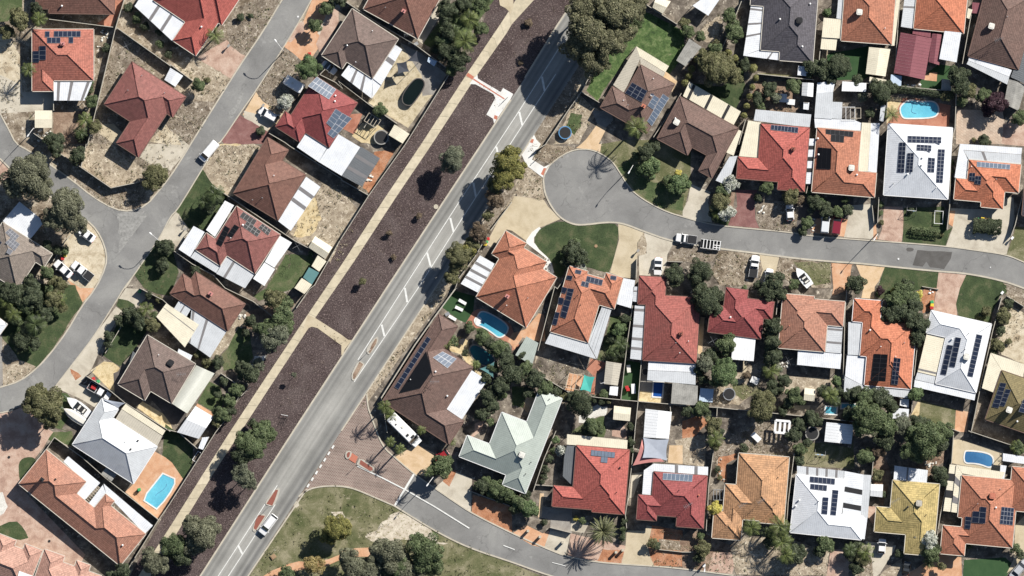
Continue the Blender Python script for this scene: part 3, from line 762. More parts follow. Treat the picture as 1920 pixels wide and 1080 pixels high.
def solar(parent, roof, s, nc, nr, kind='pcell', frame=None, lift=0.13, flat=None):
    frame = frame or {'pcell': 'pframe', 'pblack': 'pframe_d', 'pgrey': 'pframe_l'}[kind]
    Q = WP(s); cx = sum(q[0] for q in Q) / 4; cy = sum(q[1] for q in Q) / 4
    if roof is not None:
        lq = roof.loc((cx, cy)); hv, pl = roof.h(*lq)
        if pl is None: roof = None
    if roof is not None:
        zf = lambda x, y: roof.eave + pl[0] * roof.loc((x, y))[0] + pl[1] * roof.loc((x, y))[1] + pl[2] + lift
    else: zf = lambda x, y: (flat or 2.6) + lift
    def bl(u, v):
        return tuple(Q[0][k] * (1 - u) * (1 - v) + Q[1][k] * u * (1 - v) + Q[2][k] * u * v + Q[3][k] * (1 - u) * v for k in (0, 1))
    for i in range(nc):
        for j in range(nr):
            mb = MB(); c = [bl(i / nc, j / nr), bl((i + 1) / nc, j / nr), bl((i + 1) / nc, (j + 1) / nr), bl(i / nc, (j + 1) / nr)]
            mx = sum(p[0] for p in c) / 4; my = sum(p[1] for p in c) / 4
            o = [((p[0] - mx) * 0.985 + mx, (p[1] - my) * 0.985 + my) for p in c]
            inn = []
            for p in o:
                d = hypot(p[0] - mx, p[1] - my); k = (d - 0.055) / d; inn.append(((p[0] - mx) * k + mx, (p[1] - my) * k + my))
            t = lambda p, dz=0: (p[0], p[1], zf(*p) + dz)
            for k in range(4):
                l = (k + 1) % 4
                mb.face([t(o[k]), t(o[l]), t(inn[l]), t(inn[k])], 1); mb.face([t(o[k], -0.05), t(o[l], -0.05), t(o[l]), t(o[k])], 1)
            mb.face([t(p, -0.004) for p in inn], 0); mb.face([t(p, -0.05) for p in o][::-1], 1)
            mb.build('solar_panel', [M[kind], M[frame]], parent)

def patio(parent, s, mat='mwhite', h=2.47, strips=(), sw=0.09, along=0, rise=0.0, posts=True, th=0.07, name='patio_roof', smat='strip'):
    """flat veranda sheet; strips = skylight bands or painted dark gaps at fractions from edge 0-1; along=0: bands cross from side 0-1 to side 3-2"""
    P = WP(s)
    mid = (sum(p[0] for p in P) / len(P), sum(p[1] for p in P) / len(P))
    P = [(p[0] + (mid[0] - p[0]) * 0.002, p[1] + (mid[1] - p[1]) * 0.002) for p in P]
    a, b = (P[0], P[1]) if along == 0 else (P[1], P[2])
    d = Vector((b[0] - a[0], b[1] - a[1])).normalized()
    zf = (lambda x, y: h + th) if not rise else (lambda x, y: h + th + rise * ((x - P[0][0]) * -d.y + (y - P[0][1]) * d.x))
    mb = MB(); mb.prism(P, (lambda x, y: zf(x, y) - th), zf, 0, uvd=(d.x, d.y))
    o = mb.build(name, T[mat] if mat in T else M[mat], parent)
    if strips and len(P) == 4:
        Q = P if along == 0 else P[1:] + P[:1]
        for f in strips:
            u0, u1 = f - sw / 2, f + sw / 2
            L = lambda u, v: (Q[0][0] * (1 - u) * (1 - v) + Q[1][0] * u * (1 - v) + Q[2][0] * u * v + Q[3][0] * (1 - u) * v,
                              Q[0][1] * (1 - u) * (1 - v) + Q[1][1] * u * (1 - v) + Q[2][1] * u * v + Q[3][1] * (1 - u) * v)
            q = [L(u0, .01), L(u1, .01), L(u1, .99), L(u0, .99)]
            sb = MB(); sb.prism(q, (lambda x, y: zf(x, y) + 0.004), (lambda x, y: zf(x, y) + 0.02), 0)
            sb.build('skylight_or_gap_strip', M[smat], o)  # black strips stand for open gaps, their dark painted on the sheet
    if posts:
        for p in P:
            q = (p[0] + (mid[0] - p[0]) * 0.04, p[1] + (mid[1] - p[1]) * 0.04)
            pb = MB(); pb.box(q[0], q[1], 0, h - 0.01, 0.1, 0.1); pb.build('post', M['post'], parent)
    return o

HOUSES = []      # (px centre, short name, roof)
def fitting(parent, roof, kind, p, col='steel', rz=0.0):
    x, y = W(p)
    z = ground_h(roof, p) if roof is not None else 2.45
    mb = MB()
    if kind == 'ac':       # evaporative cooler with louvred sides
        mb.box(x, y, z - 0.3, z + 0.12, 0.8, 0.8, rz, 0)
        mb.prism([(x + r * cos(rz + a), y + r * sin(rz + a)) for a, r in ((.6, .78), (.97, .78), (2.17, .78), (2.54, .78), (3.74, .78), (4.11, .78), (5.31, .78), (5.68, .78))], z + 0.12, z + 0.92, 0)
        for k in range(4):
            a = rz + k * pi / 2
            for j in range(4):
                zz = z + 0.25 + j * 0.16
                mb.box(x + cos(a) * 0.66, y + sin(a) * 0.66, zz, zz + 0.05, 0.05, 0.8, a, 1)
        mb.prism([(x + 0.55 * cos(rz + pi / 4 + k * pi / 2), y + 0.55 * sin(rz + pi / 4 + k * pi / 2)) for k in range(4)], z + 0.92, z + 0.98, 0)
        return mb.build('roof_cooler', [M[col], M['black']], parent)
    if kind == 'ch':       # chimney with corbel and pot
        mb.box(x, y, z - 0.5, z + 1.0, 0.75, 0.6, rz, 0); mb.box(x, y, z + 1.0, z + 1.14, 0.9, 0.75, rz, 0)
        mb.tube((x, y, z + 1.14), (x, y, z + 1.4), 0.14, 0.12, 8, 1); return mb.build('chimney', [M[col], M['black']], parent)
    if kind == 'v':        # whirlybird vent
        mb.tube((x, y, z - 0.2), (x, y, z + 0.25), 0.17, 0.17, 8, 0); mb.ico((x, y, z + 0.38), 0.24, 1, (1, 1, 0.75), 0)
        return mb.build('roof_vent', [M[col]], parent)
    if kind == 'f':        # thin flue
        mb.tube((x, y, z - 0.2), (x, y, z + 0.5), 0.07, 0.07, 6, 0); mb.tube((x, y, z + 0.5), (x, y, z + 0.6), 0.13, 0.05, 8, 0); return mb.build('flue', [M[col]], parent)
    if kind == 'a':        # antenna
        mb.tube((x, y, z - 0.1), (x, y, z + 1.8), 0.03, 0.03, 5, 0)
        a = rz + 0.6; mb.tube((x - cos(a), y - sin(a), z + 1.7), (x + cos(a), y + sin(a), z + 1.7), 0.025, 0.025, 4, 0)
        for k in range(6):
            t = -0.9 + k * 0.36; w = 0.55 - 0.05 * k
            mb.tube((x + cos(a) * t - sin(a) * w, y + sin(a) * t + cos(a) * w, z + 1.7), (x + cos(a) * t + sin(a) * w, y + sin(a) * t - cos(a) * w, z + 1.7), 0.018, 0.018, 4, 0)
        return mb.build('antenna', [M['steel']], parent)
    if kind == 'd':        # satellite dish
        ring = [(x + 0.4 * cos(k * pi / 5), y + 0.4 * sin(k * pi / 5) * 0.8, z + 0.7 + 0.25 * sin(k * pi / 5)) for k in range(10)]
        for k in range(10): mb.face([ring[k], ring[(k + 1) % 10], (x, y + 0.12, z + 0.55)], 0)
        mb.tube((x, y, z - 0.1), (x, y, z + 0.6), 0.035, 0.035, 5, 0); return mb.build('satellite_dish', [M[col]], parent)

def house(short, tail, out, mat, sol=(), pat=(), fit=(), eave=2.75, pitch=0.47, gut=None, cap=None, gable=None, wall='render', cat='house', name=None, windows=True):
    roof = Roof(pts(out), pitch, eave, gable)
    V = roof.V; cx = sum(v[0] for v in V) / len(V); cy = sum(v[1] for v in V) / len(V)
    root = empty(name or ('tiled_house' if not mat.startswith('m') else 'metal_roofed_house'), (0, 0, 0))
    tag(root, (short + ' ' + tail).strip(), cat, 'single storey houses on the estate')
    # walls
    segs, cells = roof.edges_of(-0.5)
    wb = MB(); wins = []
    for a, b, n in segs:
        A, B = roof.glo(a), roof.glo(b); wb.face([(*A, 0), (*B, 0), (*B, eave - 0.12), (*A, eave - 0.12)], 0)
        L = hypot(B[0] - A[0], B[1] - A[1])
        if L > 3.2 and windows: wins.append((A, B, L, roof.glo(n)))
    if gable:
        e2, _ = roof.edges_of(-0.5)
        for a, b, n in e2:
            if (gable == 'x' and n[0]) or (gable == 'y' and n[1]):
                m_ = ((a[0] + b[0]) / 2, (a[1] + b[1]) / 2); A, B, Cc = roof.glo(a), roof.glo(b), roof.glo(m_)
                wb.face([(*A, eave - 0.12), (*B, eave - 0.12), (*Cc, eave + roof.h(*m_)[0] - 0.12)], 0)
    wb.build('wall', M[wall], root)
    for A, B, L, n in wins[:5]:
        d = ((B[0] - A[0]) / L, (B[1] - A[1]) / L); t = L * 0.5
        x, y = A[0] + d[0] * t, A[1] + d[1] * t; g = MB()
        g.box(x, y, 0.95, 2.05, 1.9, 0.10, atan2(d[1], d[0]), 0); w = g.build('window', M['post'], root)
        g = MB(); g.box(x, y, 1.02, 1.98, 1.76, 0.14, atan2(d[1], d[0]), 0); g.build('pane', M['glass'], w)
    # roof, soffit, gutter, capping
    rb = MB(); roof.mesh(rb); ro = rb.build('roof', T[mat], root)
    sb = MB(); s2, c2 = roof.edges_of(0.0)
    for (x0, y0, x1, y1) in c2:
        g = [roof.glo(q) for q in ((x0, y0), (x0, y1), (x1, y1), (x1, y0))]; sb.face([(*q, eave - 0.03) for q in g], 0)
    sb.build('soffit', M['offwhite'], root)
    gb = MB(); gw = 0.13
    for a, b, n in s2:
        if gable and ((gable == 'x' and n[0]) or (gable == 'y' and n[1])): continue
        q = [a, b, (b[0] + n[0] * gw, b[1] + n[1] * gw), (a[0] + n[0] * gw, a[1] + n[1] * gw)]
        gb.prism([roof.glo(k) for k in q], eave - 0.16, eave + 0.01, 0)
    gut = gut or ('gutter_d' if mat in ('brown', 'redbrown', 'rust', 'olive', 'crimson', 'slate') else 'gutter')
    gb.build('gutter', M[gut], root)
    if mat.startswith('m'): cb = MB(); roof.caps(cb, 0, 0.07); 
    else: cb = MB(); roof.caps(cb, 0, 0.105)
    if cb.f: cb.build('ridge_capping', T[cap or mat] if (cap or mat) in T else M[cap], ro)
    for a in sol: solar(root, roof, *a) if isinstance(a, tuple) else None
    for a in pat:
        a = dict(a) if isinstance(a, dict) else dict(s=a[0], **(a[1] if len(a) > 1 else {}))
        patio(root, **a)
    for a in fit:
        k, p = a[0], a[1]; fitting(root, roof, k, P1(p), a[2] if len(a) > 2 else 'steel', roof.ang)
    if cells: pass
    px = [(v[0] / S + 960, 540 - v[1] / S) for v in roof.P]
    HOUSES.append((sum(p[0] for p in px) / len(px), sum(p[1] for p in px) / len(px), short, roof, px))
    return root, roof

# ================================================================== THE GROUND
mbg = MB(); mbg.face([(-420, -330, 0), (420, -330, 0), (420, 330, 0), (-420, 330, 0)], 0)
tag(mbg.build('ground', G['yard']), kind='structure')

# ---- broad covers
patch('verge_ground', 'dry', "Z -60,-60 640,-60 480,160 60,760 -60,780")
patch('garden_bed', 'mulch', "Z 930,-40 905,45 880,100 841,141 761,270 691,367 640,447 590,535 556,577 520,640 442,760 405,810 320,942 232,1100 366,1095 549,810 725,540 903,270 985,145 1110,-40")
patch('park_grass_area', 'park', "Z 455,1100 575,917 600,912 630,910 665,918 705,932 740,949 790,981 840,1007 890,1030 960,1057 1010,1078 1045,1095")
patch('verge_ground', 'sanddry', "Z 640,808 672,778 700,740 800,600 860,520 930,420 990,330 1020,262 1100,150 1160,60 1200,-40 1165,-5 1000,255 805,557")
patch('verge_ground', 'litter', "Z 850,520 905,455 985,330 1000,285 1040,250 1130,60 1180,-40 1166,-5 1000,250 840,505")
# ---- left estate yards
patch('verge_ground', 'litter', "A 880,210 1280,470 B 0,470 450,600 150,1080 Z 320,330 G 1250,250 1040,285 845,325 610,180 640,0 A 660,1000 850,330", wob=0.3)
patch('verge_ground', 'sanddry', "G 610,170 650,0 830,0 1080,190 1050,280 840,325", wob=0.3)
patch('verge_ground', 'dry', "G 540,260 850,340 1090,290 1250,260 1200,340 1100,460 980,505 860,490 700,400", wob=0.4)
patch('sand_verge', 'sand', "G 600,545 690,600 760,700 800,820 795,920 760,1000 M 620,110 560,0 G 500,1010 480,860 480,740", wob=0.3)
patch('driveway', 'orangepave', "M 560,0 720,0 620,105 G 500,1010 600,1080")
patch('driveway', 'pinkpave', "B 210,420 420,300 565,425 450,590 200,440")
patch('verge_ground', 'litter', "B 420,180 480,60 700,-20 850,-10 560,420 440,340", wob=0.3)
patch('verge_ground', 'sanddry', "B 0,480 200,440 450,590 440,620 320,760 120,760 0,600", wob=0.4)
patch('lawn', 'lawn', "A -60,-60 165,-60 165,60 100,100 60,160 -60,160", wob=0.3)
patch('verge_ground', 'sand', "A -40,270 60,280 150,420 160,580 170,760 165,800 -20,850", wob=0.3)
patch('driveway', 'conc', "A 0,560 165,640 170,690 340,690 405,690 405,828 0,850")
patch('verge_ground', 'dry', "A 15,855 400,830 400,1080 130,1080 60,960", wob=0.2)
patch('courtyard', 'terra', "A 850,0 935,0 870,150 840,205 720,185 830,100")
patch('courtyard', 'dirt', "A 400,830 620,830 640,1080 400,1080")
patch('driveway', 'aggr', "A 740,930 850,930 925,1000 870,1090 740,1000")
patch('driveway', 'conc', "G 1050,100 1110,0 A 1250,1080 B -20,1000 60,1020 Z 357,275 G 1280,200 1180,180")
patch('verge_ground', 'sand', "A 1240,930 1280,980 B 60,1020 Z 340,272 A 1240,1080 1120,1060", wob=0.2)
patch('driveway', 'pinkpave', "G -40,80 0,110 90,200 40,290 -40,280")
patch('lawn', 'lawnd', "M -40,-40 560,-20 620,110 520,260 380,480 330,530 270,600 150,540 -40,300", wob=0.25)
patch('verge_ground', 'sanddry', "M 20,610 150,540 270,590 150,690 25,735", wob=0.3)
patch('path', 'greyp', "M -40,300 15,300 22,740 -40,745")
patch('lawn', 'lawn', "M 410,770 500,790 560,850 520,960 460,1060 T -760,0 S 320,0 360,60 550,110 540,0 M 330,1030", wob=0.3)
patch('driveway', 'pinkpave', "M -40,930 100,920 200,880 330,1040 S 400,0 370,40 330,110 260,200 160,420 640,920 600,1000 -40,1120")
patch('lawn', 'lawnd', "S 140,200 260,180 280,260 240,300 160,400 140,330", sm=2)
patch('lawn', 'lawnd', "S -60,730 110,655 180,720 225,820 -60,780", sm=1)
patch('driveway', 'gravel', "S -30,460 20,450 60,560 30,610 -30,650", wob=0.2)
# east side of street B
patch('driveway', 'orangepave', "B 1060,0 1280,0 1270,60 1160,230 1130,330 1020,490 920,400 850,350 1000,150")
patch('garden_bed', 'pinkpave', "B 940,180 1000,160 1000,230 900,320 870,310", wob=0.2)
patch('driveway', 'conc', "C 0,40 -60,10 -180,250 -120,300")
patch('verge_ground', 'litter', "B 850,360 940,430 1000,640 860,860 740,800 640,690", wob=0.3)
patch('driveway', 'tanpave', "B 640,690 690,760 750,800 860,860 830,900 720,985 540,860")
patch('driveway', 'conc', "B 550,830 700,870 840,850 720,985 630,960 550,900")
patch('garden_bed', 'maroonp', "B 520,860 740,1000 780,1080 H 700,0 400,0 B 380,1050", wob=0.2)
patch('sand_verge', 'straw', "H 370,0 520,0 650,40 640,80 560,250 470,390 310,300 250,200", wob=0.4)
patch('verge_ground', 'sanddry', "H 360,10 620,0 690,40 600,160 480,380 430,400 300,310 240,190", wob=0.5)
patch('lawn', 'lawnd', "H 240,190 310,300 430,390 270,640 140,640 40,510 90,420 120,390", wob=0.15)
patch('driveway', 'conc', "H 45,510 140,640 60,780 0,740 -60,660")
patch('driveway', 'conc', "G 1280,560 H 40,510 0,740 -60,790 G 1150,800 1190,720")
patch('driveway', 'conc', "G 1000,1000 M 930,0 1080,10 1110,60 1020,150 1010,130 960,100 890,80")
patch('driveway', 'conc', "Z 335,400 356,440 320,455 308,452 298,452 315,428")
patch('lawn', 'lawnd', "G 1200,730 1280,740 H 60,960 M 1280,60 1170,40 1080,0 G 1010,980 1100,830", wob=0.1)
patch('driveway', 'conc', "M 870,140 940,190 880,240 780,400 690,600 660,650 600,720 780,760 760,830 720,900 600,830 410,745 560,555")
patch('lawn', 'lawnd', "M 890,80 960,95 1010,125 1010,150 930,185 870,130", wob=0.1)
patch('lawn', 'lawnd', "M 930,190 1060,150 1100,330 1000,470 900,590 790,520 770,500 880,270", wob=0.1)
patch('paving', 'straw', "M 680,620 780,550 850,560 900,600 860,660 905,710 860,800")
patch('garden_bed', 'redearth', "M 530,600 610,660 570,690 530,640", wob=0.3)
patch('paving', 'darkpave', "M 850,640 1030,560 1130,860 1030,890 860,800")
patch('paving', 'straw', "M 1070,850 1220,940 1280,1020 N 20,1080 M 1290,1090 1020,890")
patch('paving', 'darkpave', "M 1100,800 1320,780 N 0,870 120,940 100,1010 0,1020 M 1220,930")
patch('paving', 'pinkpave', "C -80,50 -20,60 -20,160 C -150,420 -190,330", wob=0.0)
# yards E of C houses
patch('yard', 'strawg', "C 450,330 600,420 790,560 500,960 200,770 400,420 420,400", wob=0.1)
patch('yard', 'greyp', "C 440,320 600,400 790,560 690,710 610,720 600,560 480,380", wob=0.2)
patch('lawn', 'lawn', "C 790,80 880,0 1160,-20 1000,200 830,450 620,330 610,330", wob=0.1)
patch('path', 'mcreamp' if False else 'conc', "C 720,50 770,75 610,330 560,290")
patch('yard', 'terra', "C 10,860 160,850 100,1010 0,960")
patch('yard', 'straw', "C 160,920 330,940 260,1080 150,1070 80,1020", wob=0.2)
patch('yard', 'redearth', "I 250,60 400,50 300,220 210,370 160,330", wob=0.3)
patch('yard', 'sanddry', "H 1140,300 1280,350 I 130,500 0,700 H 1200,890 890,670", wob=0.2)
patch('yard', 'straw', "H 1000,400 1090,400 1130,560 1050,700 920,690", wob=0.6)
patch('lawn', 'lawn', "H 860,830 1050,830 1090,880 930,1080 N 660,100 620,60 H 720,1080", wob=0.25)
patch('yard', 'dirt', "N 560,180 960,60 900,170 760,330 560,300", wob=0.2)
patch('path', 'sanddry', "N 440,270 520,200 560,260 430,440 350,520 310,500", wob=0.2)
patch('lawn', 'lawn', "N 510,290 590,330 620,520 560,600 400,620 380,500 430,450", wob=0.2)
patch('garden_bed', 'gravel', "N 630,510 720,505 650,640 600,590", wob=0.3)
patch('lawn', 'lawn', "N 290,700 370,740 400,850 360,950 200,860", wob=0.2)
patch('paving', 'orangepave', "N 200,865 325,940 320,965 190,885")
patch('lawn', 'lawnd', "N -40,1020 60,1090 T 60,10 170,120 160,250 100,350 -20,270 -70,240", wob=0.1)
patch('paving', 'orangepave', "S 1150,140 1240,190 1290,230 T 95,355 0,500 S 1190,660 940,450 1020,370")
# ---- roads
Lp = [(366, 1095), (549, 810), (725, 540), (903, 270), (985, 145), (1045, 47), (1090, -20)]
Rp = [(455, 1095), (640, 808), (805, 557), (985, 278), (1065, 155), (1130, 55), (1178, -20)]
mb = MB(); s_ = 0
for i in range(len(Lp) - 1):
    a, b, c, d = W(Rp[i]), W(Rp[i + 1]), W(Lp[i + 1]), W(Lp[i]); L_ = hypot(b[0] - a[0], b[1] - a[1])
    mb.face([(*a, .09), (*b, .09), (*c, .09), (*d, .09)], 0, [(1, s_), (1, s_ + L_), (0, s_ + L_), (0, s_)]); s_ += L_
tag(mb.build('road', G['main']), kind='structure')
patch('road', 'asphalt', "Z -60,775 M 0,935 100,915 240,835 300,800 410,745 560,550 700,370 870,100 930,0 G 1000,990 1110,830 1200,700 1280,560 H 0,540 45,500 120,380 260,150 350,0 B 380,1060 520,850 640,680 850,350 1060,0 1100,-60 870,-60 690,240 560,430 450,600 150,1080 H 90,100 0,240 G 1200,340 1100,460 980,505 860,490 700,400 540,270 340,130 200,40 A 120,1080 60,960 0,850 -60,700 -60,1180 G 0,110 95,205 600,545 690,600 760,700 800,820 795,920 720,1080 M 610,140 500,330 380,490 280,600 150,700 0,745 -80,745", sm=1)
patch('road', 'asphalt', "J 235,270 250,200 290,150 380,80 480,38 600,40 700,90 760,140 800,200 880,330 960,400 1080,470 1180,515 1280,545 K 120,580 230,605 400,625 600,642 840,667 960,690 L 0,715 300,735 690,765 940,800 1150,830 1280,885 1500,990 1500,1180 1280,1080 1100,1020 850,970 640,955 380,930 0,890 K 1160,885 860,860 560,820 290,787 J 1210,735 960,645 880,612 800,590 700,587 560,605 470,607 370,562 300,480 245,370", sm=1)
patch('road', 'asphalt', "U 400,555 545,315 700,420 860,530 980,610 1280,760 V 250,870 420,938 640,975 800,990 1060,1005 1280,1025 W 380,1075 700,1110 W 700,1300 V 330,1085 200,1050 0,980 U 1000,885 800,795 600,680")
patch('paved_intersection', 'brick', "Z 641,806 656,778 676,748 689,738 690,775 697,780 700,794 715,826 U 400,190 545,315 400,555 250,490 100,425 0,405 T 1160,405 1060,420 985,460 1000,440")
patch('asphalt_patch', 'patchasp', "L 480,795 740,810 730,860 680,940 575,925 545,880 520,920 445,910", wob=0.15)
patch('asphalt_patch', 'patchasp', "L 395,775 455,780 450,805 400,808", sm=2)
patch('worn_asphalt', 'wornasp', "G 880,520 1080,500 1060,560 960,700 895,790 900,700", wob=0.6)
patch('worn_asphalt', 'wornasp', "G 1085,520 1110,530 930,770 890,820 885,800", wob=0.1)
patch('worn_asphalt', 'wornasp', "B 420,900 520,700 560,690 470,880", wob=0.5)
# footpaths
for nm, lft, rgt in (('footpath', "Z 1020,-30 1001,0 960,45 950,62 895,140 810,270 743,369 664,490 591,596 515,712 451,810 400,888 345,978 273,1095",
                      "Z 985,-30 965,3 958,15 943,38 877,136 790,270 723,369 640,497 577,590 495,713 431,810 380,890 325,978 250,1095"),):
    A_, B_ = WP(rgt), WP(lft); mb = MB(); s_ = 0
    for i in range(len(A_) - 1):
        L_ = hypot(A_[i + 1][0] - A_[i][0], A_[i + 1][1] - A_[i][1])
        mb.face([(*A_[i], .05), (*B_[i], .05), (*B_[i + 1], .05), (*A_[i + 1], .05)], 0, [(0, s_), (2, s_), (2, s_ + L_), (0, s_ + L_)]); s_ += L_
    tag(mb.build(nm, G['path']), kind='structure')
def flat(name, mat, s, z, sm=0, M_=None):
    P = WP(s); P = smooth_poly(P, sm) if sm else P
    return tag(sheet(name, P, z, M_ or G[mat]), kind='structure')
flat('footpath', 'aggr', "N 1030,200 1085,225 1280,350 O 50,388 80,390 25,462 8,515 0,500 0,430 N 1100,300 1060,290 1035,300 1000,350 985,330", 0.056)
flat('footpath', 'aggr', "C 1180,-20 1190,40 1230,60 1262,90 1262,110 1290,60 1290,-20", 0.056)
flat('footpath', 'whitec', "C 1020,560 1025,590 1050,605 1195,690 1213,660 1290,705 1260,760 1195,850 1145,925 1138,890 1088,860 1155,735 1140,705 1005,632 960,630 990,590", 0.058)
flat('path_band', 'x', "C 950,545 995,575 985,598 935,568", 0.066, M_=M['redpaint'])
flat('path_band', 'x', "C 992,588 1225,738 1222,746 988,598", 0.066, M_=M['redpaint'])
flat('path_band', 'x', "C 1150,862 1174,872 1165,898 1142,888", 0.066, M_=M['redpaint'])
flat('footpath', 'whitec', "Z 1000,250 1006,262 1014,270 J 150,115 240,172 292,148 235,255 110,162 68,72 D 100,1100 120,1070", 0.058)
flat('path_band', 'x', "D 140,1040 165,1045 155,1075 130,1065", 0.066, M_=M['redpaint'])
flat('path_band', 'x', "J 238,180 258,182 238,238 216,225", 0.066, M_=M['redpaint'])
flat('footpath', 'orangepave', "T 680,1090 760,1040 880,990 960,970 1060,975 1180,955 1280,915 U 0,888 120,870 245,865 270,880 240,935 100,935 0,955 T 1180,1000 900,1050 780,1110", 0.057)
patch('bare_sand', 'parksand', "U 180,790 340,660 400,590 440,590 540,650 690,740 720,820 800,840 700,850 560,800 380,830 230,820", wob=0.8)
patch('bare_sand', 'parksand', "T 1200,600 1290,595 1310,640 1240,660", wob=0.3)
patch('bare_sand', 'conc', "T 920,520 955,520 965,550 940,570 920,545", wob=0.1)
# median islands
def island(s, inner, mat='mred', bed=None):
    P = WP(s); mb = MB(); P2 = smooth_poly(P, 1); mb.prism(P2, 0.05, 0.20, 0)
    o = tag(mb.build('traffic_island', M['concrete']), kind='structure')
    for q in inner:
        tag(sheet('island_paving', WP(q), 0.206, G[bed] if bed else M[mat]), kind='structure')
island("O 262,362 278,372 275,410 215,503 185,485 195,440", ["O 258,378 268,385 262,415 215,490 205,480 230,420"], bed='dirt')
island("O 135,543 173,568 170,590 100,697 78,692 74,650 105,580", ["O 137,553 165,572 100,682 86,680 88,645"], bed='dirt')
island("T 800,415 824,428 790,530 765,560 705,545 725,500", ["T 788,432 806,436 785,500 762,552 718,538"])
island("T 658,612 716,620 700,660 640,752 610,742 625,690", ["T 660,622 708,628 640,735 622,722 638,660"])
island("U 45,140 82,145 70,190 45,205 28,190 30,155", ["U 52,150 68,152 58,190 42,192 40,165"])
island("U 140,190 250,262 248,290 225,302 120,250 115,235", ["U 145,208 235,268 235,288 215,292 135,240"])
flat('crossing_paving', 'x', "U 75,155 125,185 105,235 55,205", 0.10, M_=M['redpaint'])
# markings
ZM = 0.10
line_mark("Z 1047,92 974,207 860,380 757,540 671,675", 0.16, z=ZM)
line_mark("Z 1042,139 986,225 865,412 784,540 664,716", 0.16, z=ZM)
line_mark("Z 520,910 464,996 402,1091", 0.16, z=ZM); line_mark("Z 516,946 484,995 421,1091", 0.16, z=ZM)
for a in ("D 225,575 245,682", "D 55,840 77,940", "I 1162,20 1183,112", "I 990,290 1010,398", "I 817,555 842,660", "I 643,815 670,918", "O 477,0 494,106", "O 303,275 323,362", "T 505,850 540,918"):
    line_mark(a, 0.42, z=ZM + 0.006, name='hatch_marking')
line_mark("U 120,255 300,340 475,430 700,560 960,722", 0.28, z=ZM); line_mark("V -65,850 20,882", 0.2, z=ZM); line_mark("V 300,978 560,1045", 0.14, z=ZM, dash=(3, 5))
line_mark("U 400,555 545,315", 0.45, name='holding_strip', z=ZM - 0.004)
line_mark("T 1225,100 1200,145 1150,215 1080,320 1010,435", 0.38, dash=(0.8, 0.85), name='give_way_marking', z=ZM + 0.006)
# kerbs
kerb("Z 366,1095 549,810 725,540 903,270 958,187", 0, 0.34); kerb("Z 984,146 1045,47 1090,-20", 0, 0.34)
kerb("Z 455,1095 575,917", 0, 0.3); kerb("Z 640,808 690,732 805,557 985,278 998,257", 0, 0.28)
kerb("U 400,555 250,490 100,425 0,405 T 1160,405 1060,420 985,460 960,485")
kerb("O 190,790 200,900 225,960 240,1010 U 310,110 400,190 545,315 700,420 860,530 980,610 1280,760 V 250,870 420,938 640,975 800,990 1060,1005 1280,1025 W 380,1075")
kerb("U 400,555 600,680 800,795 1000,885 1280,975 V 200,1050 330,1090")
kerb("J 235,270 250,200 290,150 380,80 480,38 600,40 700,90 760,140 800,200 880,330 960,400 1080,470 1180,515 1280,545 K 120,580 230,605 400,625 600,642 840,667 960,690 L 0,715 300,735 690,765 940,800 1150,830 1280,885 1500,990", 2, 0.26)
kerb("J 235,270 245,370 300,480 370,562 470,607 560,605 700,587 800,590 880,612 960,645 1210,735 K 290,787 560,820 860,860 1160,885 L 0,890 380,930 640,955 850,970 1100,1020 1280,1080 1500,1180", 2, 0.34)
kerb("Z 585,-10 H 1060,-1080 B 850,350 640,680 520,850 380,1060 H 350,0 260,150 120,380 45,500 0,540 G 1200,700 1110,830 1000,990 M 930,0 870,100 700,370 560,550 410,745", 1, 0.24)
kerb("Z 531,-4 B 690,240 560,430 450,600 150,1080 H 90,100 0,240 G 1200,340 1100,460 980,505 860,490 700,400 540,270 340,130 200,40 A 120,1080 60,960 0,850", 1, 0.30)
kerb("G 0,110 95,205 600,545 690,600 760,700 800,820 795,920 720,1080 M 610,140 500,330 380,490 280,600 150,700 0,745", 1, 0.30)
kerb("M 0,937 100,917", 0, 0.25)
# ---- centre / right estate covers
patch('verge_ground', 'dry', "J 120,0 230,0 480,30 380,80 290,150 150,110", wob=0.2)
patch('verge_ground', 'sanddry', "J 110,165 235,262 240,370 250,420 40,400 20,300", wob=0.2)
patch('yard', 'sanddry', "D 500,700 600,800 660,830 560,960 500,1080 J 120,0 180,0 D 320,1080 400,900", wob=0.2)
patch('lawn', 'lawn', "D 440,850 530,860 520,950 470,1010 400,960", wob=0.5)
patch('driveway', 'tanpave', "D 640,930 710,960 650,1080 J 670,0 665,60 600,40 480,30 520,0 D 560,1040")
patch('driveway', 'greyp', "D 600,830 740,830 760,900 700,960 640,930")
patch('lawn', 'lush', "D 640,760 560,680 640,480 740,380 830,180 990,80 1130,150 1290,240 1290,400 1180,560 930,350 860,430", wob=0.3)
patch('lawn', 'park', "J 670,0 850,-30 K 60,-30 60,300 J 1280,530 1180,515 1080,470 960,400 880,330 800,200 750,140 660,60", wob=0.1)
patch('lawn', 'lawn', "J 780,180 870,120 960,250 1100,300 1290,380 1290,500 1120,480 930,350", wob=0.6)
patch('driveway', 'conc', "K 60,300 210,360 190,440 220,590 120,575 0,540 0,500 40,420")
patch('driveway', 'maroonp', "K 400,345 560,345 540,420 545,560 575,632 340,610 380,510 410,470")
patch('garden_bed', 'litter', "K 545,440 620,420 880,440 860,660 580,632 550,560", wob=0.2)
patch('garden_bed', 'dirt', "K 220,390 400,350 380,480 340,600 230,590 200,460", wob=0.2)
patch('garden_bed', 'lawnd', "K 230,520 380,500 340,610 240,590", wob=0.2)
patch('garden_bed', 'darkpave', "K 880,400 1280,400 1280,560 1030,540 1000,600 950,690 850,660", wob=0.2)
patch('driveway', 'orangepave', "K 1180,550 1258,575 1250,660 1235,698 1170,690 1010,670 960,660 1000,560")
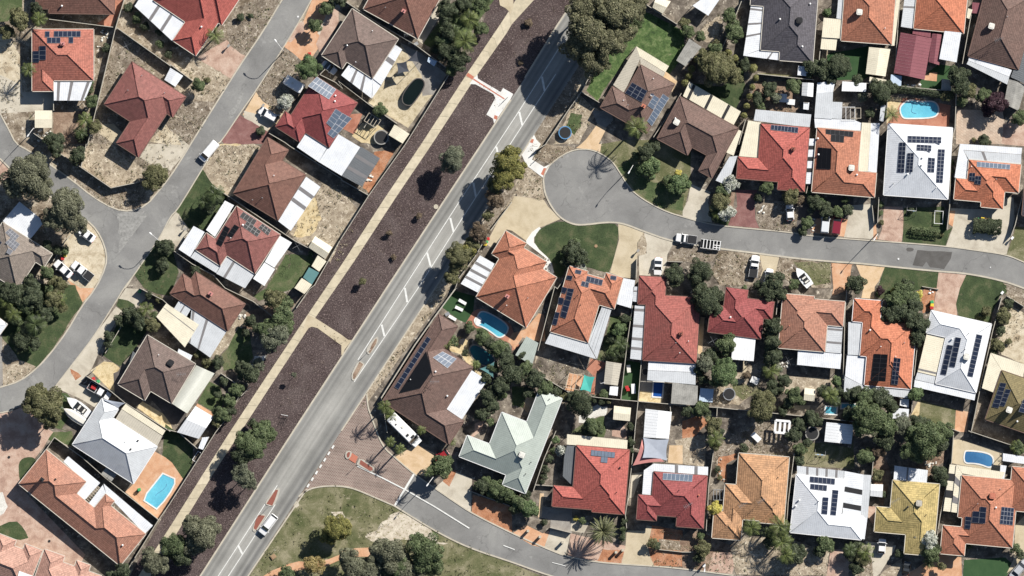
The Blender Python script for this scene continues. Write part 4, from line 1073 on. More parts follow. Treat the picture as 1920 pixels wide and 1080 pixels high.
patch('driveway', 'conc', "L -20,460 140,450 160,540 150,714 -70,700 -40,560")
patch('path', 'orangepave', "L 150,580 170,610 180,715 150,712")
patch('driveway', 'pinkpave', "L 230,470 370,470 380,620 360,740 185,715 215,640")
patch('lawn', 'lawnd', "L 380,480 680,470 700,650 745,620 690,765 370,740", wob=0.1)
patch('driveway', 'conc', "L 725,480 900,490 1110,480 1145,400 1200,400 1210,560 1180,690 1150,828 940,800 695,765 745,630")
patch('path', 'orangepave', "L 725,500 765,500 745,620 715,600")
patch('lawn', 'park', "L 1200,690 1215,620 1500,640 1500,980 1280,880 1150,828", wob=0.1)
# south of culdesac road
patch('driveway', 'aggr', "J 20,390 240,420 270,470 365,562 215,625 105,725 0,650 I 1240,640 1130,780 1085,750 1200,530 1270,440")
patch('driveway', 'whitec', "J 205,620 220,640 165,700 165,740 215,790 290,870 315,960 295,1000 225,935 260,860 110,745 105,725 150,660")
patch('lawn', 'lawnd', "J 220,625 370,570 470,612 700,592 795,600 802,710 735,960 700,965 560,920 420,900 370,1010 320,980 300,880 170,760 170,690", sm=1)
patch('driveway', 'aggr', "J 795,595 960,645 990,660 940,740 940,830 940,860 930,1010 830,1000 735,965 802,720")
patch('driveway', 'conc', "J 990,660 1210,740 1165,830 1160,900 1120,990 955,990 950,840 1010,820")
patch('garden_bed', 'sanddry', "J 990,660 1012,750 1005,825 940,840 945,730", wob=0.1)
patch('lawn', 'litter', "K 0,775 180,790 290,800 400,810 240,880 60,890 0,880 J 1280,880 1160,875 1210,760", wob=0.2)
patch('garden_bed', 'dry', "K 270,800 540,825 590,860 600,930 520,1060 280,1060 210,960 250,880", wob=0.2)
patch('driveway', 'aggr', "K 575,830 725,845 700,960 690,1060 600,1080 560,1060 600,940")
patch('garden_bed', 'dry', "K 730,845 860,865 1110,895 1110,1080 980,1080 780,1020 700,960", wob=0.15)
patch('garden_bed', 'park', "K 830,880 1110,895 1110,1040 1000,1060 900,960", wob=0.5)
patch('driveway', 'orangepave', "K 1115,892 1280,905 L -10,900 -20,960 R -30,-10 -80,30 Q 1120,60 1130,0")
patch('driveway', 'tanpave', "L 20,905 235,925 190,1030 R 160,-10 155,80 60,75 75,0 L 60,1000")
patch('lawn', 'lawnd', "L 235,925 640,955 635,1080 R 540,0 220,80 160,60 L 195,1040", wob=0.1)
patch('garden_bed', 'redearth', "R 530,0 620,0 600,160 520,190 510,80", wob=0.1)
patch('driveway', 'pinkpave', "L 640,958 850,975 810,1060 R 800,0 770,120 780,215 600,165 625,0")
patch('lawn', 'lawnd', "L 850,975 1100,1020 1220,1070 1200,1090 R 1100,60 1040,190 1030,260 790,210 770,120 800,0", wob=0.1)
patch('verge_ground', 'litter', "L 1100,1020 1260,1080 1400,1180 R 1280,160 1150,60 L 1150,1060", wob=0.2)
patch('yard', 'sand', "R 1130,60 1180,130 1400,260 1400,620 1280,575 1110,500 1080,430 1120,300 1180,220", wob=0.4)
# second row yards north
patch('yard', 'yard', "E 180,120 460,0 420,320 290,420 100,260", wob=0.2)
patch('yard', 'sanddry', "E 100,260 270,120 300,160 250,300 180,320", wob=0.5)
patch('lawn', 'lawnd', "E 20,620 300,650 450,500 470,650 430,760 390,830 200,720", wob=0.2)
patch('yard', 'dirt', "E 540,620 880,600 880,830 540,880 480,860", wob=0.2)
patch('lawn', 'park', "E 560,545 820,560 830,575 560,568")
patch('lawn', 'turf', "E 1080,400 1280,370 F 120,340 130,560 60,610 0,600 E 1280,600 1100,600", wob=0.1)
patch('paving', 'sanddry', "E 1060,140 1150,100 1190,300 1040,460", wob=0.1)
patch('lawn', 'turf', "F 500,590 640,480 760,500 750,560 650,670 510,660")
patch('paving', 'orangepave', "F 540,560 600,540 630,545 625,610 530,600")
patch('lawn', 'turf', "F 0,400 80,400 60,560 0,560", wob=0.1)
patch('paving', 'terra', "F 340,735 480,740 730,790 715,955 250,935 330,830")
patch('yard', 'straw', "F 265,720 370,740 320,840 250,930 250,800", wob=0.1)
patch('yard', 'cobble', "F 775,820 1120,830 1140,960 1110,1080 L 1000,0 790,0 F 770,1080")
patch('yard', 'pinkpave', "F 1130,930 1300,860 1300,1100 1110,1080", wob=0.1)
patch('yard', 'tanpave', "D 1150,530 1240,610 1200,690 D 1120,590")
# pool yards etc.
patch('lawn', 'turf', "O 850,20 1000,60 990,180 930,260 880,240 750,140 830,20")
patch('paving', 'terra', "O 985,180 1020,160 1070,160 1270,270 P 30,380 60,440 0,470 O 1280,420 1200,390 1010,300 935,265")
patch('paving', 'orangepave', "P 0,340 100,310 200,190 240,200 250,400 190,400 80,370 20,460 -30,400")
patch('paving', 'straw', "O 820,400 880,360 960,400 950,470 1030,560 1080,640 1060,680 1000,640 940,560 900,500 810,470", wob=0.1)
patch('lawn', 'lawn', "O 1000,300 1080,300 1130,370 1040,360", wob=0.2)
patch('driveway', 'pinkpave', "O 1000,1020 1080,980 O 1040,1080 U 900,100 1000,0")
patch('driveway', 'tanpave', "U 400,190 560,90 700,160 640,330 545,315")
patch('driveway', 'conc', "U 700,420 850,290 980,350 970,600 860,530")
patch('garden_bed', 'redearth', "U 820,280 865,295 810,410 760,370")
patch('garden_bed', 'redearth', "U 985,470 1280,560 V 0,640 0,765 U 1280,760 980,605", wob=0.1)
patch('verge_ground', 'orangepave', "V 0,760 110,700 230,760 280,740 250,870 150,850")
patch('verge_ground', 'conc', "V 285,740 440,760 400,930 240,870")
patch('driveway', 'greyp', "V 215,560 450,570 450,760 285,740 290,660 200,640")
patch('path', 'tanpave', "V 210,460 240,460 220,640 195,640")
patch('garden_bed', 'pinkpave', "V 440,760 880,860 820,990 640,975 420,938", wob=0.1)
patch('garden_bed', 'conc', "V 450,640 580,680 540,760 440,740", wob=0.1)
patch('garden_bed', 'redearth', "V 680,880 840,890 820,985 640,970", wob=0.2)
patch('driveway', 'aggr', "V 860,740 1000,740 1010,700 1050,710 1020,850 1070,1005 820,990 850,870")
patch('path', 'conc', "V 900,310 990,300 960,340 910,490 880,495")
patch('garden_bed', 'redearth', "V 1050,700 1280,740 W 0,760 0,880 V 1280,1010 1065,1005 1020,880", wob=0.2)
patch('garden_bed', 'dry', "V 1100,800 1280,820 W 0,850 V 1280,890 1100,880", wob=0.2)
patch('garden_bed', 'dirt', "W -20,800 60,730 200,780 380,860 370,1060 0,1030", wob=0.2)
patch('driveway', 'pinkpave', "W 230,905 370,900 400,960 370,1065 190,1045")
patch('garden_bed', 'sanddry', "W 360,860 470,790 800,800 1100,900 1080,1080 400,1070 W 380,960", wob=0.3)
patch('driveway', 'pinkpave', "W 1110,880 1260,880 1240,1100 1075,1100")
patch('driveway', 'conc', "X 90,820 180,830 240,860 320,850 300,900 200,1060 150,1100 140,960")
patch('garden_bed', 'sanddry', "X 220,1050 360,950 370,1100 180,1100", wob=0.2)
patch('garden_bed', 'dry', "X 0,1000 140,970 150,1100 0,1100", wob=0.2)
patch('paving', 'orangepave', "X 320,1100 480,1020 640,900 810,940 815,1100")
patch('lawn', 'turf', "X 830,960 1140,940 1200,1000 1150,1080 1100,1110 820,1110")
patch('driveway', 'aggr', "X 1215,700 1280,630 1400,700 1300,900 1230,1000 1150,1060 1200,960 1210,830")
patch('paving', 'aggr', "X 740,60 790,55 1120,150 1100,300 820,250 720,230")
patch('garden_bed', 'dirt', "X 440,290 680,60 690,220 610,260 560,370 555,290", wob=0.2)
patch('garden_bed', 'pinkpave', "X 100,550 170,560 150,700 110,640", wob=0.1)
patch('yard', 'dirt', "X 130,160 230,160 290,330 220,560 130,380", wob=0.2)
# block between rows
patch('yard', 'sanddry', "P 180,510 640,600 P 560,620 400,740 230,670 170,560", wob=0.2)
patch('yard', 'yard', "P 200,510 580,600 560,640 420,640 400,740 250,680 180,570", wob=0.3)
patch('paving', 'terra', "P 590,530 705,560 690,600 630,640 620,800 590,790 610,660 560,610")
patch('paving', 'greyp', "P 640,650 710,600 690,720 730,730 720,800 620,790")
patch('lawn', 'lawn', "P 740,210 880,220 850,420 850,560 720,550 640,540 690,400", wob=0.2)
patch('lawn', 'turf', "P 850,540 965,560 945,850 820,835")
patch('paving', 'straw', "P 960,770 1050,780 1050,825 1130,830 1120,865 950,850")
patch('paving', 'greyp', "P 970,540 1020,545 1010,690 1060,700 1050,780 960,770")
patch('garden_bed', 'gravel', "P 500,960 640,880 720,890 700,960 600,980 560,1020 500,1010", wob=0.4)
patch('lawn', 'lawn', "P 0,740 100,740 200,820 100,900 0,880", wob=0.3)
patch('path', 'tanpave', "P 110,800 175,830 120,940 85,900")
patch('lawn', 'lawn', "P 560,1000 690,960 700,1080 V 690,40 540,20 P 440,1080", wob=0.3)
patch('paving', 'pinkpave', "P 750,1070 840,1030 860,1090 V 860,50 750,30")
patch('garden_bed', 'redearth', "Q 0,1000 140,950 200,1000 120,1080 W 60,70 0,60", wob=0.3)
patch('yard', 'sanddry', "Q 180,750 560,560 W 560,-400 Q 600,720 420,880 230,870 170,850", wob=0.3)
patch('lawn', 'park', "Q 370,720 540,730 600,760 450,840 380,790", wob=0.4)
patch('paving', 'aggr', "Q 455,550 485,555 480,620 455,640")
patch('yard', 'sanddry', "Q 790,660 1150,680 1180,760 900,760 740,790", wob=0.2)
patch('paving', 'aggr', "Q 830,880 960,880 950,920 835,915")
patch('yard', 'litter', "Q 560,1020 700,980 700,1080 W 840,100 820,190 430,160 300,180 250,300 240,110 430,0", wob=0.3)
patch('garden_bed', 'redearth', "W 270,190 420,160 400,200 330,240 330,380 260,360", wob=0.3)
patch('lawn', 'park', "W 880,80 1060,80 1260,120 1280,60 1290,280 870,250", wob=0.1)
patch('yard', 'sanddry', "W -60,60 170,20 170,260 0,240", wob=0.3)
patch('paving', 'tanpave', "V 1180,100 W 0,100 0,240 V 1170,230")
patch('lawn', 'park', "R 500,840 770,910 760,1060 490,1030", wob=0.3)
patch('path', 'straw', "R 490,840 505,840 490,990 430,1020 430,960")
patch('paving', 'orangepave', "R 770,910 870,930 850,1080 760,1080")
patch('paving', 'tanpave', "Q 1195,250 1232,260 1225,400 1190,400")
patch('paving', 'tanpave', "Q 135,215 165,220 145,500 112,490")
patch('yard', 'litter', "R 925,840 975,870 920,1000 890,1090", wob=0.1)

# ------------------------------------------------------------------ pools
def pool(label, water, s, sm=2, cop='whitec', group='swimming pools in the back yards', cw=0.3, z=0.0, extra=None):
    P = smooth_poly(WP(s), sm) if sm else WP(s)
    root = empty('swimming_pool', (0, 0, 0)); tag(root, label, 'pool', group)
    lv = level_for(P) + 0.03 + z
    mb = MB(); mb.prism(P, 0.0, lv, 0); mb.build('water', WA[water], root)
    mb = MB(); ribbon(mb, P, cw, 0.0, lv + 0.05, True); mb.build('coping', G[cop], root)
    if extra: extra(root, lv)
    return root
def pool_steps(c, r):
    def f(root, lv):
        x, y = W(P1(c)); mb = MB()
        mb.prism([(x + r * cos(k * pi / 8), y + r * sin(k * pi / 8)) for k in range(16)], 0, lv + 0.012, 0); mb.build('step', M['white'], root)
    return f
def pool_hose(a, b):
    def f(root, lv):
        p, q = W(P1(a)), W(P1(b)); mb = MB(); n = 10; pr = None
        for k in range(n + 1):
            t = k / n; v = (p[0] + (q[0] - p[0]) * t + sin(t * 7) * 0.35, p[1] + (q[1] - p[1]) * t + cos(t * 5) * 0.3, lv + 0.03)
            if pr: mb.tube(pr, v, 0.04, 0.04, 5, 0)
            pr = v
        mb.build('cleaner_hose', M['bluepl'], root)
    return f
pool("bright blue kidney shaped pool in terracotta paving", 'blue', "F 348,835 355,790 420,745 500,765 600,755 640,795 640,850 600,885 410,890 370,885", extra=pool_hose("F 420,770", "F 465,855"))
pool("long blue curved pool beside the large orange tiled house", 'mid', "O 1010,240 1040,170 1110,185 1255,275 1245,340 1185,380 1130,335 1060,290 1005,275", extra=pool_steps("O 1025,245", 0.9))
pool("dark teal pool at the back of the brown tiled house", 'teal', "O 960,445 1000,415 1110,480 1150,520 1145,570 1070,590 1000,545 960,480", cop='greyp')
pool("small rectangular deep blue pool under the maroon house patio", 'navy', "P 1060,700 1138,706 1128,822 1052,816", 0, extra=None)
pool("angular pale blue pool in orange paving by the mulch strip", 'blue', "S 1220,310 T 30,350 30,390 0,450 S 1230,520 1175,578 1080,515 1100,460", 0, extra=pool_hose("S 1250,400", "S 1160,480"))
pool("freeform pool half in shadow at the lower right corner", 'clear', "X 835,150 850,138 980,150 1050,180 1050,250 1020,270 960,245 900,235 840,235 828,200")
def pool_dark():
    c = "C 545,590 600,588 625,615 622,660 540,780 510,795 465,780 455,740 470,690"
    return pool("dark green oval above ground pool in a sandy yard", 'dark', c, 2, 'darkpave', z=0.9, cw=0.2)
pool_dark()
pool("narrow teal lap pool behind the white pergola", 'mid', "Q 1070,885 1160,890 1155,950 1065,945", 0)
pool("partly hidden teal pool under trees by the tan tiled house", 'mid', "Q 1190,865 1280,865 R 30,875 30,900 Q 1185,905", 0)

# ================================================================== HOUSES
D_ = lambda s, **k: dict(s=s, **k)
# ---- west of the left street
house("brown tiled house cut by the top edge", "beside a terracotta courtyard", "A 275,-160 275,68 370,68 370,103 845,108 880,-160", 'redbrown', fit=[('v', "A 470,48", 'white')])
house("orange house with three scattered solar arrays", "and white striped patio below", "A 247,222 705,222 708,606 405,606 405,686 245,686", 'brick',
      sol=[("A 410,235 610,235 610,280 410,280", 6, 1), ("A 343,237 378,237 378,282 343,282", 1, 1), ("A 360,284 460,284 460,328 360,328", 3, 1), ("A 522,280 556,280 556,328 522,328", 1, 1), ("A 300,348 352,348 352,452 300,452", 1, 3), ("A 250,385 300,385 300,470 250,470", 1, 3)],
      pat=[D_("A 408,612 698,612 640,756 408,756", strips=(.13, .47, .9), sw=.08)], fit=[('ch', "A 480,332", 'pink')])
house("rust red cross shaped house", "on a dry fenced block", "Z 248,116 350,182 325,220 312,213 262,296 218,268 245,231 198,194", 'rust', fit=[('f', "A 1068,570"), ('f', "A 965,680"), ('f', "A 1238,700")])
house("red house at the top beside the left street", "with a white striped veranda", "Z 325,78 369,105 409,43 418,48 458,-16 351,-88 288,0 347,42", 'red',
      pat=[D_("Z 253,12 285,-36 347,42 324,78", strips=(.4, .7), along=1, sw=.06), ], fit=[('v', "B 235,205", 'white')])
house("grey brown house at the left edge", "with six panel solar array beside big gum trees", "G 25,580 245,735 285,765 400,800 345,930 290,895 205,985 120,1085 -170,900", 'greybrown',
      sol=[("G 80,632 152,690 118,728 46,664", 4, 2), ("G 88,700 156,752 118,802 48,742", 4, 2), ("G 72,780 108,800 86,832 58,815", 1, 1), ("G -20,700 22,740 0,770 -45,730", 2, 1)],
      pat=[D_("G 150,432 300,552 322,602 215,735 26,578", mat='mwhite')])
house("white metal roof at the far left edge", "beside a grey path and palms", "M -150,150 10,200 75,315 -80,400 -230,300", 'mwhite')
house("pale grey metal house near the angular pool", "with cream ribbed carport", "M 770,835 895,905 850,970 S 1185,110 1005,380 540,95", 'mgrey', gut='gutter_w',
      pat=[D_("M 945,868 1245,1068 1222,1105 915,905", mat='mcream', h=2.5), D_("M 915,908 1222,1110 1185,1180 868,985", mat='mbeige', h=2.45)],
      fit=[('v', "S 1040,62", 'black'), ('v', "S 988,125", 'black'), ('a', "S 905,240"), ('f', "S 945,70")])
house("long terracotta house with L shaped wings", "and white walkway roofs beside the brick court", "S 350,125 645,370 580,466 715,565 795,460 862,515 838,548 1092,765 905,1005 165,400 285,190 300,170", 'terra', pitch=0.5, gut='gutter',
      pat=[D_("S 480,220 515,180 755,380 642,505 583,464 645,370", mat='mwhite', strips=()),
           D_("S 780,385 1150,700 1090,762 800,460", mat='mwhite'), D_("S 775,395 800,460 715,565 672,530", mat='mwhite')],
      fit=[('v', "S 425,350", 'black'), ('ch', "S 325,352", 'black'), ('v', "S 925,845", 'white')])
house("salmon tiled duplex unit at the bottom left corner", "with stepped front and white skylight", "S -187,738 -29,800 -11,753 129,807 112,849 178,874 192,837 322,888 252,1069 200,1210 -330,1020", 'salmon', pitch=0.55, sol=[("S 150,1035 258,1078 245,1110 140,1075", 1, 1, 'white', 'pframe')])
house("salmon tiled duplex unit right of the dark gap", "with stepped tiled front", "S 339,875 490,928 475,971 565,1002 580,960 684,996 667,1043 766,1078 684,1314 240,1159", 'salmon', pitch=0.55)
# ---- between the left street and the mulch strip
house("orange brown house at the top centre", "with pink chimney and cream side path", "C 165,45 548,305 715,40 860,-190 400,-330", 'redbrown', gut='gutter', fit=[('ch', "C 470,88", 'pink'), ('f', "C 332,60"), ('a', "C 505,262")])
house("grey brown house beside the dark oval pool", "with L shaped white patio", "C 80,65 430,297 235,587 45,470 0,520 -140,415", 'taupe',
      pat=[D_("C 65,478 240,592 228,740 0,566", mat='mwhite', strips=(.33, .66), sw=.08), D_("C 408,338 458,372 300,640 240,592", mat='mwhite', strips=(.4,), along=1, sw=.12), D_("C 240,592 300,640 232,740", mat='mwhite', h=2.30)],
      fit=[('f', "C 235,235", 'white'), ('f', "C 110,468", 'white'), ('v', "C 45,345", 'steel')])
house("crimson house with two pale solar arrays", "and wide white patio roof behind", "B 1090,575 1405,770 1190,1110 1020,1000 960,1065 790,950 860,838 905,862", 'crimson', gut='gutter_d',
      sol=[("B 1098,577 1243,672 1190,748 1032,648", 6, 2, 'pgrey'), ("B 1240,818 1290,850 1215,965 1170,925", 1, 4, 'pgrey'), ("B 1292,850 1362,890 1225,1040 1178,1005", 2, 4, 'pgrey')],
      pat=[D_("Z 575,247 616,273 598,304 557,276", mat='mwhite'), D_("Z 632,250 677,277 641,330 598,304", mat='mwhite'), D_("Z 677,275 713,297 679,350 641,330", mat='mdark', h=2.6, strips=(.3, .7), sw=.1, along=1)],
      fit=[('v', "C -42,720", 'white'), ('v', "C -46,762", 'white')])
house("brown house with swirled white patio roof", "above a dry yard", "H 715,-45 895,40 840,118 1015,240 800,578 485,370", 'redbrown',
      pat=[D_("H 1018,246 1126,322 903,652 806,578", mat='mwhite', strips=(.25, .5), along=1, sw=.07)], fit=[('f', "H 778,238", 'white'), ('f', "H 690,405"), ('f', "H 617,420")])
house("rust red house ringed by white verandas", "with black solar arrays", "H 485,455 825,685 635,970 425,840 370,915 190,790 270,668 345,715 400,630", 'rust', gut='gutter',
      sol=[("H 548,508 650,575 625,612 520,545", 4, 1, 'pblack'), ("H 575,580 682,655 655,697 545,622", 4, 2, 'pblack'), ("H 690,597 757,645 735,687 662,627", 3, 2, 'pblack'), ("H 410,612 450,635 385,768 342,748", 1, 4, 'pblack'), ("H 482,603 520,625 465,705 425,685", 1, 3, 'pblack')],
      pat=[D_("H 410,425 478,460 335,697 268,645", mat='mstripe'), D_("H 175,615 258,660 150,848 62,790", mat='mwhite'), D_("H 190,797 372,918 345,968 152,850", mat='mgrey'), D_("H 422,840 635,972 560,1082 345,972", mat='mgrey', strips=(.28,), along=0, sw=.08),
           D_("H 822,688 912,740 780,928 708,885", mat='mstripe', h=2.45), D_("H 705,888 785,938 705,1065 620,1010", mat='mstripe', h=2.40)],
      fit=[('v', "H 545,608", 'white'), ('f', "H 455,705", 'white')])
house("red brown house with cream and silver patio roofs", "and pink chimney", "H 95,972 150,1010 195,968 N 570,115 425,325 0,40", 'redbrown',
      pat=[D_("N 65,95 160,150 110,235 15,175", mat='mgrey', strips=(.5,), sw=.1), D_("N 160,150 422,325 300,522 135,405", mat='mgrey', strips=(.06, .45), sw=.07), D_("M 1250,115 N 215,275 N 110,445 M 1175,215", mat='mcream', strips=(.3,), along=1, h=2.62, sw=.03)],
      fit=[('ch', "N 305,42", 'pink'), ('f', "N 125,65", 'black')])
hs_arch, rf_arch = house("taupe house with arched cream carport", "above a small green lawn", "M 1105,335 N 185,580 N 10,865 M 1140,775 1080,840 925,740 1015,465", 'taupe',
      pat=[D_("M 1000,475 1062,515 985,600 975,560", mat='mdark'), D_("N 62,455 165,505 150,545 55,480", mat='mwhite')], fit=[('ac', "N 5,560", 'black'), ('f', "M 1195,500", 'white'), ('a', "N 85,645")])
def arch_roof(root, s, mat, h=2.4, rise=0.9, name='arched_carport_roof'):
    A_, B_, C_, D4 = WP(s); mb = MB(); n = 12; pr = None      # arc spans A-B, extruded to D-C
    for k in range(n + 1):
        t = k / n; z = h + rise * sin(pi * t)
        p = (A_[0] + (B_[0] - A_[0]) * t, A_[1] + (B_[1] - A_[1]) * t, z); q = (D4[0] + (C_[0] - D4[0]) * t, D4[1] + (C_[1] - D4[1]) * t, z)
        if pr:
            L_ = hypot(q[0] - p[0], q[1] - p[1]); mb.face([pr[0], p, q, pr[1]], 0, [(0, k - 1), (0, k), (L_, k), (L_, k - 1)])
            mb.face([(v[0], v[1], v[2] - 0.05) for v in (pr[1], q, p, pr[0])], 0)
        pr = (p, q)
    mb.build(name, T[mat], root)
arch_roof(hs_arch, "N 195,578 332,640 128,940 12,865", 'march')
# ---- east of the main road, top
house("brown house with cream ribbed corner veranda", "and two blue solar arrays beside the main road", "D 965,488 1215,632 1012,1008 835,912 660,800 755,655 842,700", 'brown',
      sol=[("D 900,620 1012,686 968,770 846,698", 3, 3), ("D 1062,716 1105,742 1058,825 1015,795", 1, 3, 'pgrey'), ("D 1130,705 1178,738 1048,948 1012,910", 1, 8, 'pgrey')],
      pat=[D_("D 932,350 962,440 840,698 757,640", mat='mbeige', h=2.6, rise=0.05), D_("D 932,350 1176,498 1148,545 955,425", mat='mcream', h=2.55), D_("D 958,430 1148,548 1135,578 965,490", mat='mbeige', h=2.5)],
      fit=[('f', "D 1058,592", 'white'), ('f', "D 835,755", 'white'), ('f', "D 868,790"), ('d', "D 1048,715", 'white'), ('ch', "D 985,798", 'redpaint')])
house("dark brown house above the cul de sac lawn", "with cream banded patio behind", "Z 1278,180 1377,240 1340,338 1310,320 1325,292 1298,276 1287,292 1230,258", 'brown', pitch=0.4,
      pat=[D_("E 48,615 435,838 380,940 0,722", mat='mcream', strips=(.1, .44, .78), sw=.05, smat='black'), D_("E 300,1080 375,955 440,985 K 380,90 K 275,40", mat='mcream'), D_("K 350,95 410,90 K 350,260 305,300 245,275", mat='mgrey')],
      fit=[('ac', "D 1232,918", 'offwhite'), ('v', "D 1222,890", 'steel')])
house("slate grey house with white L patio", "and black roof cooler near the top edge", "E 515,-140 510,35 607,55 580,378 725,388 722,452 958,475 1035,-140", 'slate', gut='gutter',
      pat=[D_("E 510,38 607,55 575,375 452,420", mat='mwhite', strips=(.08, .38, .62), along=1, sw=.04), D_("E 575,378 725,390 722,455 452,420", mat='mwhite', strips=(.68,), sw=.06)],
      fit=[('ac', "E 870,158", 'black'), ('v', "E 725,148", 'white'), ('v', "E 952,32", 'white'), ('v', "E 893,352", 'white')])
house("orange red house between cream carport and cream path", "at the top edge", "E 1215,-140 1187,300 F 275,345 330,-140", 'rust' if False else 'orange',
      pat=[D_("E 1055,135 1197,150 1187,292 1040,282", mat='mcream'), D_("E 1040,284 1157,295 1145,380 1030,370", mat='mcream', h=2.2), D_("F 318,0 345,0 305,345 278,345", mat='mcream', h=2.3), D_("E 1165,-20 1215,-20 1200,150 1150,140", mat='mgrey')],
      fit=[('ac', "F 40,95", 'offwhite'), ('f', "F 232,215", 'white'), ('v', "E 1275,118", 'redpaint')])
house("orange house behind the maroon gabled shed", "with white carport roof", "F 480,-140 450,212 665,235 805,268 880,-140", 'orange2',
      pat=[D_("F 380,-10 478,-10 442,217 353,203", mat='mgrey', strips=(.3,), along=1, sw=.06), D_("F 682,223 806,245 770,470 640,445", mat='mwhite', h=2.75), D_("F 855,65 890,75 865,145 845,135", mat='mcream')])
house("dark brown house with grey rear veranda", "at the top right corner", "F 1000,-100 855,405 1197,532 1330,140 1460,-100", 'brown',
      pat=[D_("F 868,412 1185,528 1165,578 858,455", mat='mwhite'), D_("F 858,457 1165,580 1150,636 845,482", mat='mgrey'), D_("F 1215,480 1290,280 1400,300 1300,640 1175,580", mat='mdark', h=2.5)],
      fit=[('ac', "F 1028,200", 'offwhite'), ('a', "F 1080,300"), ('f', "F 1145,130")])
# second row
house("red house above the maroon driveway", "with strip of eight small panels", "E 585,925 948,962 K 912,360 710,342 712,270 582,278 400,260 415,95 563,110", 'red', gut='gutter_d',
      sol=[("E 662,937 865,957 860,1000 656,975", 8, 1)],
      pat=[D_("E 490,905 585,920 K 563,108 K 420,92", mat='mcream'), D_("E 545,822 962,860 950,960 530,905", mat='mgrey', strips=()), D_("K 938,-40 992,-40 962,300 918,300", mat='mwhite', h=2.3, strips=(.2, .45, .7), along=1, sw=.09, smat='black')],
      fit=[('ch', "K 825,38", 'mred'), ('v', "E 1010,1040", 'white')])
house("orange house with black solar heater panel", "beside the red house", "E 1010,960 F 55,985 F 40,1090 L 40,205 170,218 155,400 K 960,362", 'orange',
      sol=[("E 1070,970 1278,988 1272,1030 1070,1005", 6, 1, 'pblack'), ("E 1110,1010 1208,1018 1203,1072 1106,1062", 3, 1, 'pblack'), ("K 1012,25 1112,35 1104,192 1000,188", 3, 1, 'pblack', 'pframe_d')],
      pat=[D_("F 60,920 130,925 L 105,205 37,203", mat='mcream', h=2.5), D_("F 130,925 195,925 L 172,215 107,205", mat='mwhite', h=2.4), D_("E 985,890 1280,900 F 60,925 55,980 E 990,960", mat='mwhite', h=2.3)],
      fit=[('v', "L 22,232", 'white'), ('v', "K 1015,80", 'white'), ('ac', "E 1050,1080" if False else "K 1262,180", 'offwhite')])
house("white metal house covered in solar arrays", "below the kidney shaped pool", "F 255,930 750,960 L 695,408 225,390", 'mwhite', gut='gutter_w', pitch=0.36,
      sol=[("F 403,1020 655,1030 653,1078 401,1070", 8, 2), ("F 340,1070 388,1070 L 375,216 323,214", 2, 7), ("L 400,70 447,70 437,215 387,213", 2, 6), ("L 470,5 580,12 577,58 467,50", 4, 2), ("L 630,40 682,42 665,293 615,290", 2, 9), ("L 555,103 607,108 600,215 548,212", 2, 4)],
      fit=[('v', "L 505,160", 'white'), ('v', "L 400,228", 'white'), ('f', "L 295,298"), ('f', "L 615,330", 'white'), ('v', "L 510,105", 'white')])
house("bright orange house with row of eight panels", "and white metal rear roof", "L 860,122 1255,152 1232,367 1135,360 1112,490 950,470 955,435 748,415 765,258 852,265", 'orange2', gut='gutter',
      sol=[("L 922,133 1172,155 1168,192 920,172", 8, 1, 'pgrey'), ("L 867,217 908,218 904,282 860,275", 2, 2), ("L 910,240 953,243 948,307 902,300", 2, 2)],
      pat=[D_("L 795,0 1262,30 1256,80 820,45", mat='mwhite', strips=()), D_("L 822,48 1256,82 1254,150 862,120", mat='mgrey', strips=(.33,), sw=.05), D_("L 795,0 820,45 855,120 850,262 755,252", mat='mwhite')],
      fit=[('f', "L 1065,265"), ('f', "L 880,170", 'white')])
house("charcoal tiled house cut by the right edge", "beside the bright orange house", "L 1290,300 1250,525 1450,565 1450,300", 'slate')
# third row
house("large orange house beside the curved pool", "with white patio and pink chimney", "Z 948,432 987,457 981,466 1026,490 1018,504 1043,520 987,615 892,556 937,486 923,476", 'orange', gut='gutter',
      pat=[D_("I 1040,835 1150,898 Z 899,550 864,532", mat='mwhite', strips=(.25, .5, .75), along=1, sw=.08)], fit=[('ch', "O 1245,62", 'pink'), ('f', "P 118,75"), ('f', "O 1240,130", 'white')])
house("orange house with staggered solar panels", "beside a square lawn on the cul de sac", "J 430,915 570,955 560,985 690,1000 705,970 832,1000 P 770,152 745,150 655,130 565,410 285,325", 'orange',
      sol=[("J 477,940 522,950 515,978 470,968", 1, 1), ("J 740,985 785,993 778,1023 733,1013", 1, 1), ("J 563,988 683,1020 672,1062 552,1032", 4, 1), ("J 525,1027 578,1040 570,1077 515,1062", 2, 1), ("J 412,984 455,990 446,1022 405,1015", 1, 1),
           ("P 418,0 465,8 440,95 400,83", 1, 3), ("P 375,-10 415,0 400,42 370,35", 1, 1), ("P 392,85 440,98 402,228 360,214", 1, 3), ("P 350,68 390,76 377,126 343,118", 1, 1), ("P 325,178 358,185 332,280 298,272", 1, 2)],
      pat=[D_("P 288,332 566,412 630,532 247,415", mat='mgrey'), D_("P 568,410 677,132 747,155 636,532", mat='mgrey', strips=(.15, .4, .65), along=1, sw=.012, smat='black'), D_("J 832,1006 922,1022 P 893,152 785,120", mat='mwhite')],
      fit=[('f', "P 512,128", 'black'), ('f', "P 490,55", 'black')])
